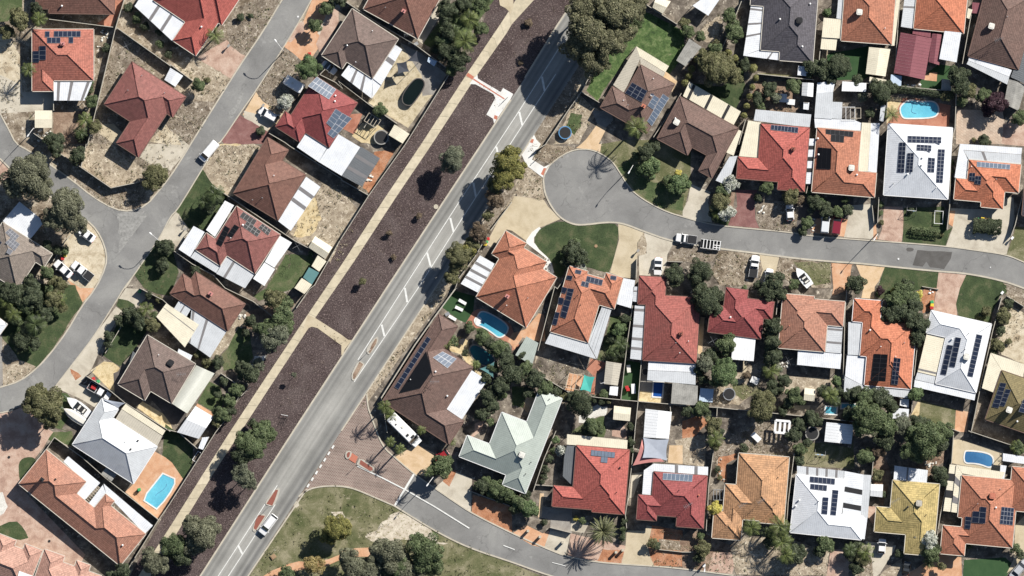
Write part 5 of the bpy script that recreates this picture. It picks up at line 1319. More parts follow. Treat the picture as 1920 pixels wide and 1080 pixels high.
house("brick red house with grey striped side veranda", "and white rear patio", "J 955,990 1110,995 1165,1060 P 1170,60 Q -100,55 Q 75,70 135,215 105,565 P 975,540 1005,125 940,120", 'brickred', gut='gutter_d',
      pat=[D_("P 920,130 1003,135 972,540 885,530", mat='mgrey', strips=(.08, .38, .62, .8), along=1, sw=.05), D_("P 910,-10 948,-10 938,105 903,100", mat='mgrey', strips=(.3,), along=1, sw=.1),
           D_("P 1022,545 1160,548 Q 100,570 Q 97,632 P 1018,615", mat='mwhite', h=2.3), D_("P 1018,617 Q 97,634 95,725 P 1012,690", mat='mgrey'), D_("P 1202,710 Q 112,732 108,880 P 1190,865", mat='mold')],
      fit=[('ch', "P 1265,340", 'mred'), ('f', "P 1255,485", 'white'), ('f', "Q 40,398", 'white'), ('f', "P 1225,410")])
house("crimson house with short white rear patio", "between two tree clumps", "Q 320,0 490,10 485,55 685,125 665,235 602,230 585,375 182,335 190,210 240,130 310,135", 'crimson',
      pat=[D_("Q 380,360 546,372 530,548 362,535", mat='mstripe', strips=())], fit=[('v', "Q 355,218", 'white')])
house("orange brown house with white L shaped patio", "beside a tall clipped hedge", "Q 750,42 985,62 982,85 1218,100 1195,287 1082,280 1062,477 715,450", 'terra',
      pat=[D_("Q 1085,282 1197,292 1185,490 1070,480", mat='mgrey', strips=(.12, .62), along=1, sw=.08), D_("Q 862,466 1190,492 1180,607 855,575", mat='mwhite', strips=(), h=2.32)], fit=[('f', "Q 795,282", 'redpaint')])
house("bright salmon house with black solar grid", "beside dense dark trees", "R 0,80 205,95 205,212 275,228 450,270 465,400 425,755 80,730 95,515 48,505 65,255 -10,250", 'orange2', gut='gutter_w',
      sol=[("R 150,492 252,498 235,700 125,695", 2, 6, 'pblack', 'pframe_d'), ("R 295,520 347,527 328,725 278,720", 2, 6, 'pcell')],
      pat=[D_("Q 1240,255 R 62,255 45,505 -30,500 Q 1235,500", mat='mgrey', strips=()), D_("Q 1230,500 R -30,500 95,518 80,735 Q 1215,660", mat='mwhite', h=2.3), D_("Q 1212,662 R 80,736 155,775 Q 1205,780", mat='mgrey'), D_("R 82,735 422,762 402,825 150,790", mat='mgrey')],
      fit=[('f', "R 200,438", 'white'), ('f', "R 376,410"), ('v', "R 120,315", 'white'), ('f', "R 310,512", 'white')])
house("white metal house with one long solar column", "and cream side carport", "R 580,170 1035,268 912,785 612,715 690,368 545,335", 'mwhite', gut='gutter_w', pitch=0.36,
      sol=[("R 918,345 963,355 890,668 848,658", 1, 10), ("R 760,368 803,374 755,593 712,588", 1, 6), ("R 700,425 742,430 690,652 648,645", 1, 6)],
      pat=[D_("R 547,338 690,368 615,660 478,628", mat='mcream', strips=(.93,), along=1, sw=.05), D_("R 476,632 614,664 605,718 458,685", mat='mgrey'), D_("R 456,688 914,787 905,842 450,740", mat='mwhite')],
      fit=[('ac', "R 842,515", 'offwhite'), ('v', "R 735,382", 'white'), ('f', "R 855,342", 'black'), ('f', "R 828,460", 'black')])
house("olive tiled house at the right edge", "with cream corner veranda", "R 1112,625 1500,745 1365,1110 978,985", 'olive', pitch=0.5,
      sol=[("R 1097,708 1142,714 1082,900 1032,890", 1, 6), ("R 1137,755 1175,762 1125,888 1087,880", 1, 4), ("R 1265,830 1310,845 1275,935 1228,925", 1, 3)],
      pat=[D_("R 1025,485 1112,625 1048,783 960,750", mat='mcream'), D_("R 1027,485 1285,575 1268,668 1114,625", mat='mcream')],
      fit=[('ac', "R 1160,912", 'olive' if False else 'offwhite'), ('v', "R 1222,998", 'white')])
# bottom row
house("brown house with long slanted solar strip", "beside the motorhome and main road", "O 730,190 870,288 775,450 985,600 785,905 920,1005 O 805,1170 O 400,915 330,825", 'brown',
      sol=[("O 645,362 673,382 430,760 398,742", 1, 10), ("O 760,475 865,530 798,600 688,520", 4, 2, 'pgrey'), ("O 638,470 682,625 595,750 430,790", 1, 1, 'pblack', 'pframe_d')],
      pat=[D_("O 977,615 1095,690 905,985 787,905", mat='mwhite', strips=())], fit=[('v', "O 708,625", 'white'), ('a', "O 700,700"), ('v', "O 795,808", 'white'), ('f', "O 520,685", 'white'), ('f', "O 632,768", 'black')])
house("pale green metal house", "with many wings above the leafy hedge", "Z 1012,731 1054,747 985,925 943,908 950,890 862,856 875,816 919,832 940,772 985,790", 'mgreen', gut='gutter_w', pitch=0.46,
      fit=[('ac', "V 75,168", 'offwhite'), ('f', "V 142,225", 'black'), ('f', "V 102,312", 'black'), ('f', "P 280,832", 'black')])
house("bright red house with T shaped solar array", "behind the big date palm", "V 485,98 885,132 840,612 735,608 600,600 598,575 298,560 312,400 455,410", 'red', gut='gutter_d',
      sol=[("V 593,132 772,150 768,192 590,175", 7, 1, 'pgrey', 'pframe_d'), ("V 668,182 718,186 713,230 663,225", 2, 1, 'pgrey', 'pframe_d')],
      pat=[D_("V 412,15 866,60 862,130 410,92", mat='mcream'), D_("V 412,96 478,100 455,405 V 380,330 390,190", mat='mdark', h=2.25)], fit=[('v', "V 808,265", 'black'), ('f', "V 782,450", 'black')])
house("dark crimson house with white L veranda", "below the grey shade sail", "V 1060,297 W 188,325 150,722 V 1230,705 1235,632 1085,625 1080,662 930,655 948,467 1050,475", 'crimson',
      sol=[("V 1132,305 W 75,318 68,370 V 1128,355", 7, 1, 'pgrey')],
      pat=[D_("V 1060,235 W 190,260 188,325 V 1060,297", mat='mwhite', strips=(.42, .78), sw=.06), D_("V 1060,236 1060,300 1040,470 975,465 988,285", mat='mwhite')],
      fit=[('f', "V 1248,435", 'black'), ('v', "W 118,472", 'redpaint'), ('a', "W 38,545")])
house("tan tiled house with stepped front wing", "beside a yellow flowering tree", "W 420,155 798,188 755,688 575,680 575,660 448,655 432,808 218,792 232,590 300,590 318,388 400,392", 'tan', gut='gutter', pitch=0.45,
      fit=[('f', "W 710,338", 'black'), ('f', "W 690,538", 'black'), ('a', "W 585,510"), ('a', "W 448,540")])
house("grey white metal house with four solar groups", "and banded flat rear patio", "W 855,318 1205,350 1195,612 1345,628 1345,812 798,745", 'mwhite', gut='gutter_w', pitch=0.36,
      sol=[("W 952,330 1140,348 1137,392 949,374", 6, 1), ("W 955,385 1080,397 1076,440 952,425", 4, 1), ("W 1045,485 1090,488 1080,615 1035,610", 1, 4), ("W 1120,430 1166,435 1146,623 1103,618", 1, 6)],
      pat=[D_("W 855,252 1208,290 1205,350 855,316", mat='mgrey', strips=(.22, .43, .63, .84), sw=.05), D_("W 1210,290 X 75,318 X 52,635 W 1196,610", mat='mwhite', strips=(.42, .8), along=1, sw=.12, smat='black'), D_("X 75,318 131,322 105,640 52,635", mat='mgrey', h=2.3), D_("X 28,632 103,640 82,802 20,795", mat='mwhite', h=2.3)],
      fit=[('v', "W 870,508", 'white'), ('v', "W 845,552", 'white'), ('f', "W 1013,515", 'black')])
house("mustard yellow tiled house", "with grey cooler and white rear patio", "X 298,355 638,392 600,925 378,912 388,768 150,742 172,558 268,566", 'yellow', gut='gutter', pitch=0.45,
      pat=[D_("X 305,250 556,285 546,380 298,352", mat='mwhite', strips=(.4,), sw=.05)], fit=[('ac', "X 485,530", 'concrete'), ('a', "X 310,510"), ('v', "X 402,558", 'black'), ('f', "X 540,618", 'black')])
house("orange house beside the half shaded pool", "with square solar arrays on two slopes", "X 812,310 1035,345 1225,375 1195,868 838,832 825,930 650,905 665,695 808,712 812,640 778,635", 'orange',
      sol=[("X 943,555 990,560 980,683 932,680", 1, 3), ("X 890,590 940,592 932,680 880,676", 1, 2), ("X 835,630 882,635 870,725 828,722", 1, 3), ("X 1105,557 1200,568 1190,697 1090,685", 4, 4)],
      pat=[D_("X 768,245 1135,300 1100,362 812,308", mat='mcream', strips=()), D_("X 768,247 812,310 780,605 730,598", mat='mcream', strips=(.3, .72), along=1, sw=.15), D_("X 720,240 766,246 730,598 670,590", mat='mcream', h=2.25, strips=(.27, .63), along=1, sw=.16, smat='black')],
      fit=[('ac', "X 1035,475", 'redpaint'), ('f', "X 1095,425"), ('v', "X 1060,562", 'white'), ('f', "X 925,535")])
house("orange house cut by the lower right edge", "behind a flat white walkway roof", "X 1145,250 1450,285 1420,620 1255,582 1130,395", 'orange',
      pat=[D_("X 1118,158 1330,190 1330,245 1115,215", mat='mwhite'), D_("X 1100,245 1145,252 1125,362 1040,350 1042,300 1095,300", mat='mwhite', h=2.28)])
house("brown tiled house at the top beside the cream shed", "mostly outside the frame", "E -130,-100 20,40 65,68 190,-100", 'redbrown', pat=[D_("E 175,-30 295,-30 190,120 72,45", mat='mwhite', strips=())])

# ================================================================== AUTO DESCRIPTIONS
AUTO = []       # (object, look, category, px)
ORD = ['first', 'second', 'third', 'fourth', 'fifth', 'sixth', 'seventh', 'eighth', 'ninth', 'tenth', 'eleventh', 'twelfth']
LANDMARKS = []
def auto(o, look, cat, px, group=None, hint=None):
    o['category'] = cat
    if group: o['group'] = group
    AUTO.append((o, look, px, hint)); return o
def near(px):
    best = None
    for (hx, hy, short, roof, poly) in HOUSES:
        x0 = min(p[0] for p in poly); x1 = max(p[0] for p in poly); y0 = min(p[1] for p in poly); y1 = max(p[1] for p in poly)
        dx = max(x0 - px[0], 0, px[0] - x1); dy = max(y0 - px[1], 0, px[1] - y1); d = hypot(dx, dy)
        cx, cy = min(max((x0 + x1) / 2, 20), 1900), min(max((y0 + y1) / 2, 20), 1060)
        if best is None or d < best[0] - 0.5: best = (d, short, px[0] - cx, px[1] - cy)
    for (mx, my, short) in LANDMARKS:
        d = hypot(px[0] - mx, px[1] - my) - 20
        if d < best[0]: best = (d, short, px[0] - mx, px[1] - my)
    d, short, dx, dy = best
    if abs(dx) > 2 * abs(dy): rel = 'left of' if dx < 0 else 'right of'
    elif abs(dy) > 2 * abs(dx): rel = 'above' if dy < 0 else 'below'
    else: rel = ('upper ' if dy < 0 else 'lower ') + ('left of' if dx < 0 else 'right of')
    return rel, short
def finish_labels():
    groups = {}
    for (o, look, px, hint) in AUTO:
        rel, short = hint if hint else near(px)
        groups.setdefault((look, rel, short), []).append((o, px))
    for (look, rel, short), L in groups.items():
        base = rel + (' the ' if not short.startswith('the ') else ' ') + short
        if len(L) == 1: L[0][0]['label'] = fit_words(look, '', base); continue
        sx = max(p[0] for _, p in L) - min(p[0] for _, p in L); sy = max(p[1] for _, p in L) - min(p[1] for _, p in L)
        hor = sx >= sy; L.sort(key=lambda t: t[1][0] if hor else t[1][1])
        for i, (o, p) in enumerate(L):
            if i == 0: w = 'leftmost' if hor else 'topmost'
            elif i == len(L) - 1: w = 'rightmost' if hor else 'lowest'
            else: w = ORD[i] + (' from left' if hor else ' from top')
            o['label'] = fit_words(look, w, base)
def fit_words(look, w, base):
    s = (look + (', ' + w if w else '') + ' ' + base).split()
    if len(s) > 16: s = [k for i, k in enumerate(s) if not (k in ('the', 'and', 'with', 'of') and i > 3 and len(s) > 16)][:16]
    return ' '.join(s)

# ================================================================== SHEDS AND CANOPIES
def shed(s, mat, look, kind='gable', h=2.1, gable_dir=0, strips=(), wallm='fence_g', cat='shed', name='garden_shed', rise=0.35):
    P = WP(s); c = pts(s); cx = sum(p[0] for p in c) / 4; cy = sum(p[1] for p in c) / 4
    root = empty(name, (0, 0, 0)); mid = lambda a, b: ((a[0] + b[0]) / 2, (a[1] + b[1]) / 2)
    cen = (sum(p[0] for p in P) / 4, sum(p[1] for p in P) / 4)
    inn = [(p[0] + (cen[0] - p[0]) * 0.08, p[1] + (cen[1] - p[1]) * 0.08) for p in P]
    if kind in ('gable', 'flat'):
        mb = MB(); mb.prism(inn, 0, h - 0.02, 0); mb.build('wall', M[wallm], root)
        a, b = Vector(inn[0]), Vector(inn[1]); m_ = (a + b) / 2; d = (b - a).normalized(); n = Vector((d.y, -d.x))
        if (m_ + n - Vector(cen)).length < (m_ - Vector(cen)).length: n = -n
        mb = MB(); mb.box(m_.x + n.x * 0.02, m_.y + n.y * 0.02, 0, 1.85, 0.85, 0.08, atan2(d.y, d.x)); mb.build('door', M['colorbond'], root)
    if kind in ('canopy',):
        for p in inn: mb = MB(); mb.box(p[0], p[1], 0, h - 0.01, 0.1, 0.1); mb.build('post', M['post'], root)
    mb = MB()
    if kind in ('gable', 'canopy'):
        Q = P if gable_dir == 0 else P[1:] + P[:1]      # ridge runs from mid(0,3) to mid(1,2)
        r0, r1 = mid(Q[0], Q[3]), mid(Q[1], Q[2]); u = Vector((Q[1][0] - Q[0][0], Q[1][1] - Q[0][1])).normalized()
        def uv(p): return (p[0] * u.x + p[1] * u.y, -p[0] * u.y + p[1] * u.x)
        A_ = [(*Q[0], h), (*Q[1], h), (*r1, h + rise), (*r0, h + rise)]; B_ = [(*r0, h + rise), (*r1, h + rise), (*Q[2], h), (*Q[3], h)]
        for F in (A_, B_):
            ar = sum(F[i][0] * F[(i + 1) % 4][1] - F[(i + 1) % 4][0] * F[i][1] for i in range(4))
            if ar < 0: F = F[::-1]
            mb.face(F, 0, [uv(p) for p in F]); mb.face([(p[0], p[1], p[2] - 0.04) for p in F][::-1], 0)
        for F in ([(*Q[0], h), (*r0, h + rise), (*Q[3], h)], [(*Q[1], h), (*r1, h + rise), (*Q[2], h)]): mb.face([(p[0], p[1], p[2] - 0.01) for p in F], 0)
    else:
        u = Vector((P[1][0] - P[0][0], P[1][1] - P[0][1])).normalized(); mb.prism(P, h, h + 0.08, 0, uvd=(u.x, u.y))
    o = mb.build('roof', T[mat] if mat in T else M[mat], root)
    for f in strips:
        Q = P; L = lambda a, b: tuple(Q[0][k] * (1 - a) * (1 - b) + Q[1][k] * a * (1 - b) + Q[2][k] * a * b + Q[3][k] * (1 - a) * b for k in (0, 1))
        sb = MB(); sb.prism([L(f - .05, .01), L(f + .05, .01), L(f + .05, .99), L(f - .05, .99)], h + 0.085, h + 0.1, 0); sb.build('skylight_or_gap_strip', M['strip'], o)
    return auto(root, look, cat, (cx, cy), 'sheds and canopies in the yards')
shed("A 265,830 395,830 395,960 265,960", 'mcream', "cream square canopy roof", 'canopy', rise=0.2, name='canopy', cat='canopy')
shed("B -45,600 0,510 96,570 38,652", 'mwhite', "white garden shed", 'gable')
shed("C 400,935 512,1005 460,1078 355,1013", 'mcream', "cream garden shed", 'gable', gable_dir=1)
shed("C 655,428 718,462 697,500 645,462", 'mblue', "pale blue grey tool shed", 'flat', h=1.7)
shed("D 1080,-20 1190,12 1130,105 1052,58", 'mcream', "cream metal shed roof", 'gable')
shed("E 48,292 140,355 20,500 -50,455", 'mold', "weathered grey shed", 'flat', h=2.3)
shed("E 895,620 980,625 975,728 890,718", 'mstripe', "white and grey gabled shed", 'gable', gable_dir=1, rise=0.5)
shed("E 865,495 935,502 940,575 858,565", 'mwhite', "small white shed", 'flat')
shed("E 905,768 948,770 942,825 902,820", 'mwhite', "tiny white locker shed", 'flat', h=1.6)
shed("E 1008,622 1142,608 1125,690 1000,700", 'mwhite', "cluttered white shed roof", 'flat', h=2.3)
shed("E 1000,700 1125,690 1115,895 985,885", 'mgrey', "long pale grey carport", 'flat', h=2.4, name='carport', cat='carport')
shed("E 1195,612 1280,612 F 98,625 92,690 E 1190,685", 'mstripe', "white ribbed lean to roof", 'canopy', rise=0.15, name='canopy', cat='canopy') if False else shed("E 1195,612 1375,625 1372,690 1190,685", 'mstripe', "white ribbed lean to roof", 'flat', h=2.3, name='canopy', cat='canopy')
shed("E 1118,765 1195,768 1190,895 1115,890", 'mgrey', "pale grey flat shed", 'flat', h=2.35)
shed("F 115,355 275,370 238,575 90,555", 'mcream', "cream gabled carport with grey band", 'gable', gable_dir=1, rise=0.4, strips=(), name='carport', cat='carport')
shed("F 120,577 245,600 240,632 115,620", 'mcream', "low cream lean to", 'flat', h=1.9)
shed("F 352,245 585,290 530,600 300,550", 'mmaroon', "large maroon gabled carport", 'gable', gable_dir=1, rise=1.0, h=2.3, name='carport', cat='carport')
shed("F 588,252 662,262 640,490 560,466", 'mmaroon', "narrow maroon gabled annex", 'gable', gable_dir=1, rise=0.4, h=2.2)
shed("F 445,220 578,240 575,285 440,255", 'mmaroon', "short maroon lean to roof", 'flat', h=2.25)
shed("F 280,560 362,572 355,645 272,640", 'mblue', "pale blue garden shed", 'flat', h=1.9)
shed("F 660,592 738,602 730,682 655,678", 'mold', "grey garden shed", 'gable')
shed("F 890,20 955,25 940,105 885,100", 'mmaroon', "small maroon shed", 'flat')
shed("F 1162,590 1290,640 1235,832 1125,780", 'mold', "long weathered grey shed", 'gable', gable_dir=1, rise=0.3)
shed("F 205,785 240,790 222,915 192,905", 'mgrey', "narrow grey side shed", 'flat', h=2.0)
shed("H 1085,690 1215,775 1160,862 1035,775", 'mcream', "cream gabled shed", 'gable', gable_dir=0, rise=0.45)
shed("H 1105,835 1170,880 1115,957 1058,915", 'mcream', "small cream shed", 'flat')
shed("H 1040,925 1115,965 1060,1055 995,1000", 'tealcloth', "green glass covered shed", 'flat', h=2.1)
shed("H 985,1005 1062,1055 N 1005,45 930,0", 'mcream', "cream fence side shed", 'flat', h=2.1)
shed("N 190,885 325,965 215,1130 50,1080", 'mstripe', "white gabled garage", 'gable', gable_dir=0, rise=0.7, h=2.4, name='garage', cat='garage')
shed("T 240,40 290,35 245,132 210,120", 'mwhite', "narrow white shed with round vents", 'flat')
shed("P 108,362 198,412 150,580 25,502", 'mgreen', "pale green garden shed", 'flat', h=2.2)
shed("P 705,548 822,567 792,732 688,718", 'mbeige', "beige metal shed", 'gable', gable_dir=1, rise=0.25)
shed("P 735,735 796,740 790,808 728,800", 'mstripe', "white ribbed lean to", 'flat', h=1.9)
shed("P 765,882 892,897 883,998 757,985", 'mcream', "cream flat roofed shed", 'gable', gable_dir=0, rise=0.2)
shed("P 1000,905 1197,928 V 1175,50 985,38", 'mstripe', "white and grey gabled shed beside the shade sail", 'gable', gable_dir=1, rise=0.5, h=2.3)
shed("Q 132,750 232,758 222,857 120,848", 'mblue', "blue white garden shed", 'flat', h=2.0)
shed("Q 1075,1005 1280,1025 W 1262,90 1060,70", 'mstripe', "white ribbed garage", 'gable', gable_dir=1, rise=0.4, h=2.3, name='garage', cat='garage')
shed("Q 912,748 992,757 985,850 905,840", 'mcream', "cream cubby shed", 'gable')
shed("R 272,895 415,907 410,970 290,978", 'mwhite', "white metal shed under dark trees", 'flat')
shed("X 128,390 220,392 215,488 122,478", 'mstripe', "small white shed", 'gable', gable_dir=0)
shed("S 800,262 878,318 840,370 762,312", 'mold', "small grey lean to in the side passage", 'flat', h=1.8)
shed("R 350,828 415,832 412,895 345,880", 'mstripe', "white ribbed box shed", 'flat', h=1.8)

# ================================================================== FENCES
def fence(s, look, m='colorbond', cap='fence_cap', h=1.8, w=0.08, hint=None, cw=0.14):
    P = WP(s); c = pts(s); root = empty('fence', (0, 0, 0)); mb = MB(); ribbon(mb, P, w, 0.0, h); mb.build('fence_panel', M[m], root)
    mb = MB(); ribbon(mb, P, cw, h, h + 0.06); mb.build('fence_capping', M[cap], root)
    k = len(c) // 2; mid = c[k] if len(c) > 2 else ((c[0][0] + c[1][0]) / 2, (c[0][1] + c[1][1]) / 2)
    mid = (min(max(mid[0], 5), 1915), min(max(mid[1], 5), 1075))
    return auto(root, look, 'fence', mid, 'fences between the blocks', hint)
PF, GF, LF, TF = "pale steel fence", "grey steel fence", "limestone wall", "brown timber fence"
fence("C 805,565 480,1085", PF + " along the mulch strip"); fence("C 480,1085 I 205,390 0,710 H 1275,720", PF + " along the mulch strip")
fence("H 1270,725 1080,1060 N 1045,5 945,150", PF + " along the mulch strip"); fence("N 520,800 440,960 370,1040 T 340,0 0,530", PF + " along the mulch strip")
fence("T 0,532 S 1190,660 960,1030 930,1085", PF + " along the mulch strip", 'limestone')
# left estate
fence("A 940,-20 870,210 660,1085", PF); fence("A 880,210 1280,495 B 0,485 170,610", GF); fence("A 370,145 850,205", GF)
fence("A 405,690 405,830", GF); fence("G 450,70 610,175 835,330 1050,285", LF, 'limestone'); fence("G 610,175 650,0", GF)
fence("A 255,1000 370,1080", PF); fence("G 555,655 490,730 400,880", LF, 'limestone', h=1.0)
fence("B 1120,560 1240,620 1290,665 C -20,610 210,785 420,930", PF); fence("B 1120,560 1160,520", TF)
fence("C -20,-20 300,190 560,340 800,520", PF); fence("H 880,0 B 1120,210 H 860,-20 1290,250", GF) if False else fence("B 740,1000 860,1070 H 900,20 1285,262", GF)
fence("H 1285,262 I 0,270 205,385", GF)
fence("H 310,312 440,395 930,725 1075,800", PF, w=0.12); fence("H 25,800 165,900 325,985 410,1080 N 620,100 760,210", PF)
fence("M 650,655 720,600", LF, 'white', h=1.2); fence("M 650,660 830,770 940,860 1280,1075", PF); fence("O 300,825 320,920 345,1085", PF, h=1.5); fence("J 400,1000 340,1085 P 320,-10 195,470", GF)
fence("M 1050,0 1225,90 1280,140", GF); fence("M 790,490 910,290", LF, 'white', h=0.9)
fence("N 380,640 470,700 500,740", TF); fence("N 530,810 600,740", TF)
fence("S 410,40 620,190 790,340 1190,655", LF, 'limestone'); fence("S 410,40 350,130", LF, 'limestone')
fence("T -160,-200 210,125", GF) if False else fence("M 1250,1060 T 60,0 205,125", GF)
# centre
fence("D 590,560 520,690 410,845 250,1085 J 180,45", PF); fence("D 520,690 655,770", PF)
fence("I 1280,435 1110,660 1000,850 880,1010 855,1085", GF); fence("O 860,0 720,190 550,430 300,825", LF, 'limestone', w=0.2, cw=0.25)
fence("P 905,130 865,400 815,840", PF, w=0.12); fence("P 225,660 440,790 640,820 820,838 1190,870 1280,880", TF, cap='fence_cap')
fence("Q 0,880 260,895 700,940 1000,970 1275,1000", PF); fence("P 970,540 945,850 920,1080", PF); fence("V 922,-5 905,180 870,490 850,620 860,720", PF)
fence("P 1185,880 1195,1000", GF); fence("Q 258,900 255,960", TF)
fence("Q 710,90 700,200", PF); fence("K 955,0 945,280 925,370", PF)
fence("Q 1230,0 1215,200 1205,560 1200,780", PF); fence("R 480,400 450,700 435,930", PF)
fence("R 1110,70 1040,330 960,700 880,1085", PF); fence("R 500,1000 710,1045 800,1080", PF, h=1.2)
fence("R 1150,60 1280,140", GF, h=1.2)
fence("V 330,-10 240,200 160,440", PF); fence("V 165,395 320,405", LF, 'white', h=1.0); fence("U 960,440 1280,560 V 60,590", LF, 'limestone', h=1.2)
fence("V 1095,880 1280,900 W 80,900", LF, 'limestone', h=0.6); fence("V 285,715 445,755", TF, h=1.2)
fence("W 235,110 195,400 175,740", PF); fence("W 835,160 790,520 775,760", PF); fence("W 895,190 895,250", TF)
fence("X 155,130 130,400 95,620 75,810", PF); fence("X 750,0 735,220 650,620 625,780", PF); fence("X 860,-10 1130,80 1280,130", GF)
fence("E 440,10 400,110 285,390", PF); fence("E 560,555 980,600", PF); fence("E 1030,370 1020,480", PF); fence("E 470,900 420,1085", PF)
fence("D 1270,700 1180,850 1060,1030", PF, h=1.4); fence("F 85,625 280,640 780,690", PF); fence("F 345,0 305,630", GF); fence("F 885,90 815,480", PF)
fence("F 770,690 760,960 L 730,0 720,470 700,640", PF, w=0.12); fence("F 255,720 245,900", PF); fence("L 190,400 180,590", PF); fence("L 1280,330 1210,610 1180,690", GF)
fence("L 140,460 155,600", GF, h=1.0); fence("L 515,1068 640,1090", TF, h=0.4); fence("J 935,860 930,1010", GF, h=1.2); fence("J 1165,880 1280,885", PF, h=0.9)
fence("D 965,10 1240,185", GF)
fence("C 230,860 170,960", PF, h=1.0)

# ================================================================== VEHICLES
def vplace(root, front, back):
    f, b = W(front), W(back); root.location = ((f[0] + b[0]) / 2, (f[1] + b[1]) / 2, 0)
    root.rotation_euler = (0, 0, atan2(f[1] - b[1], f[0] - b[0])); return hypot(f[0] - b[0], f[1] - b[1])
PAINT = {}
def paint(name, col):
    if name not in PAINT:
        m, nt, b = _nt('car_paint_' + name, 0.28, 0.6); b.inputs['Base Color'].default_value = (*col, 1)
        b.inputs['Coat Weight'].default_value = 0.5; b.inputs['Coat Roughness'].default_value = 0.08; PAINT[name] = m
    return PAINT[name]
PC = dict(white=(0.78, 0.78, 0.78), silver=(0.42, 0.43, 0.45), red=(0.28, 0.02, 0.025), maroon=(0.20, 0.02, 0.035), dark=(0.04, 0.045, 0.05), pale=(0.62, 0.64, 0.66))
def wheel(root, x, y, r=0.33, w=0.22):
    mb = MB(); mb.tube((x, y - w / 2, r), (x, y + w / 2, r), r, r, 14, 0); o = mb.build('wheel', M['rubber'], root)
    mb = MB(); s = 1 if y > 0 else -1; mb.tube((x, y + s * (w / 2), r), (x, y + s * (w / 2 + 0.02), r), r * 0.6, r * 0.55, 10, 0); mb.build('rim', M['steel'], o)
def ring(x, hw, z0, z1, bevel=0.12):
    b = min(bevel, (z1 - z0) * 0.45, hw * 0.4)
    return [(x, -hw + b * .5, z0), (x, -hw, z0 + b), (x, -hw, z1 - b), (x, -hw + b, z1), (x, hw - b, z1), (x, hw, z1 - b), (x, hw, z0 + b), (x, hw - b * .5, z0)]
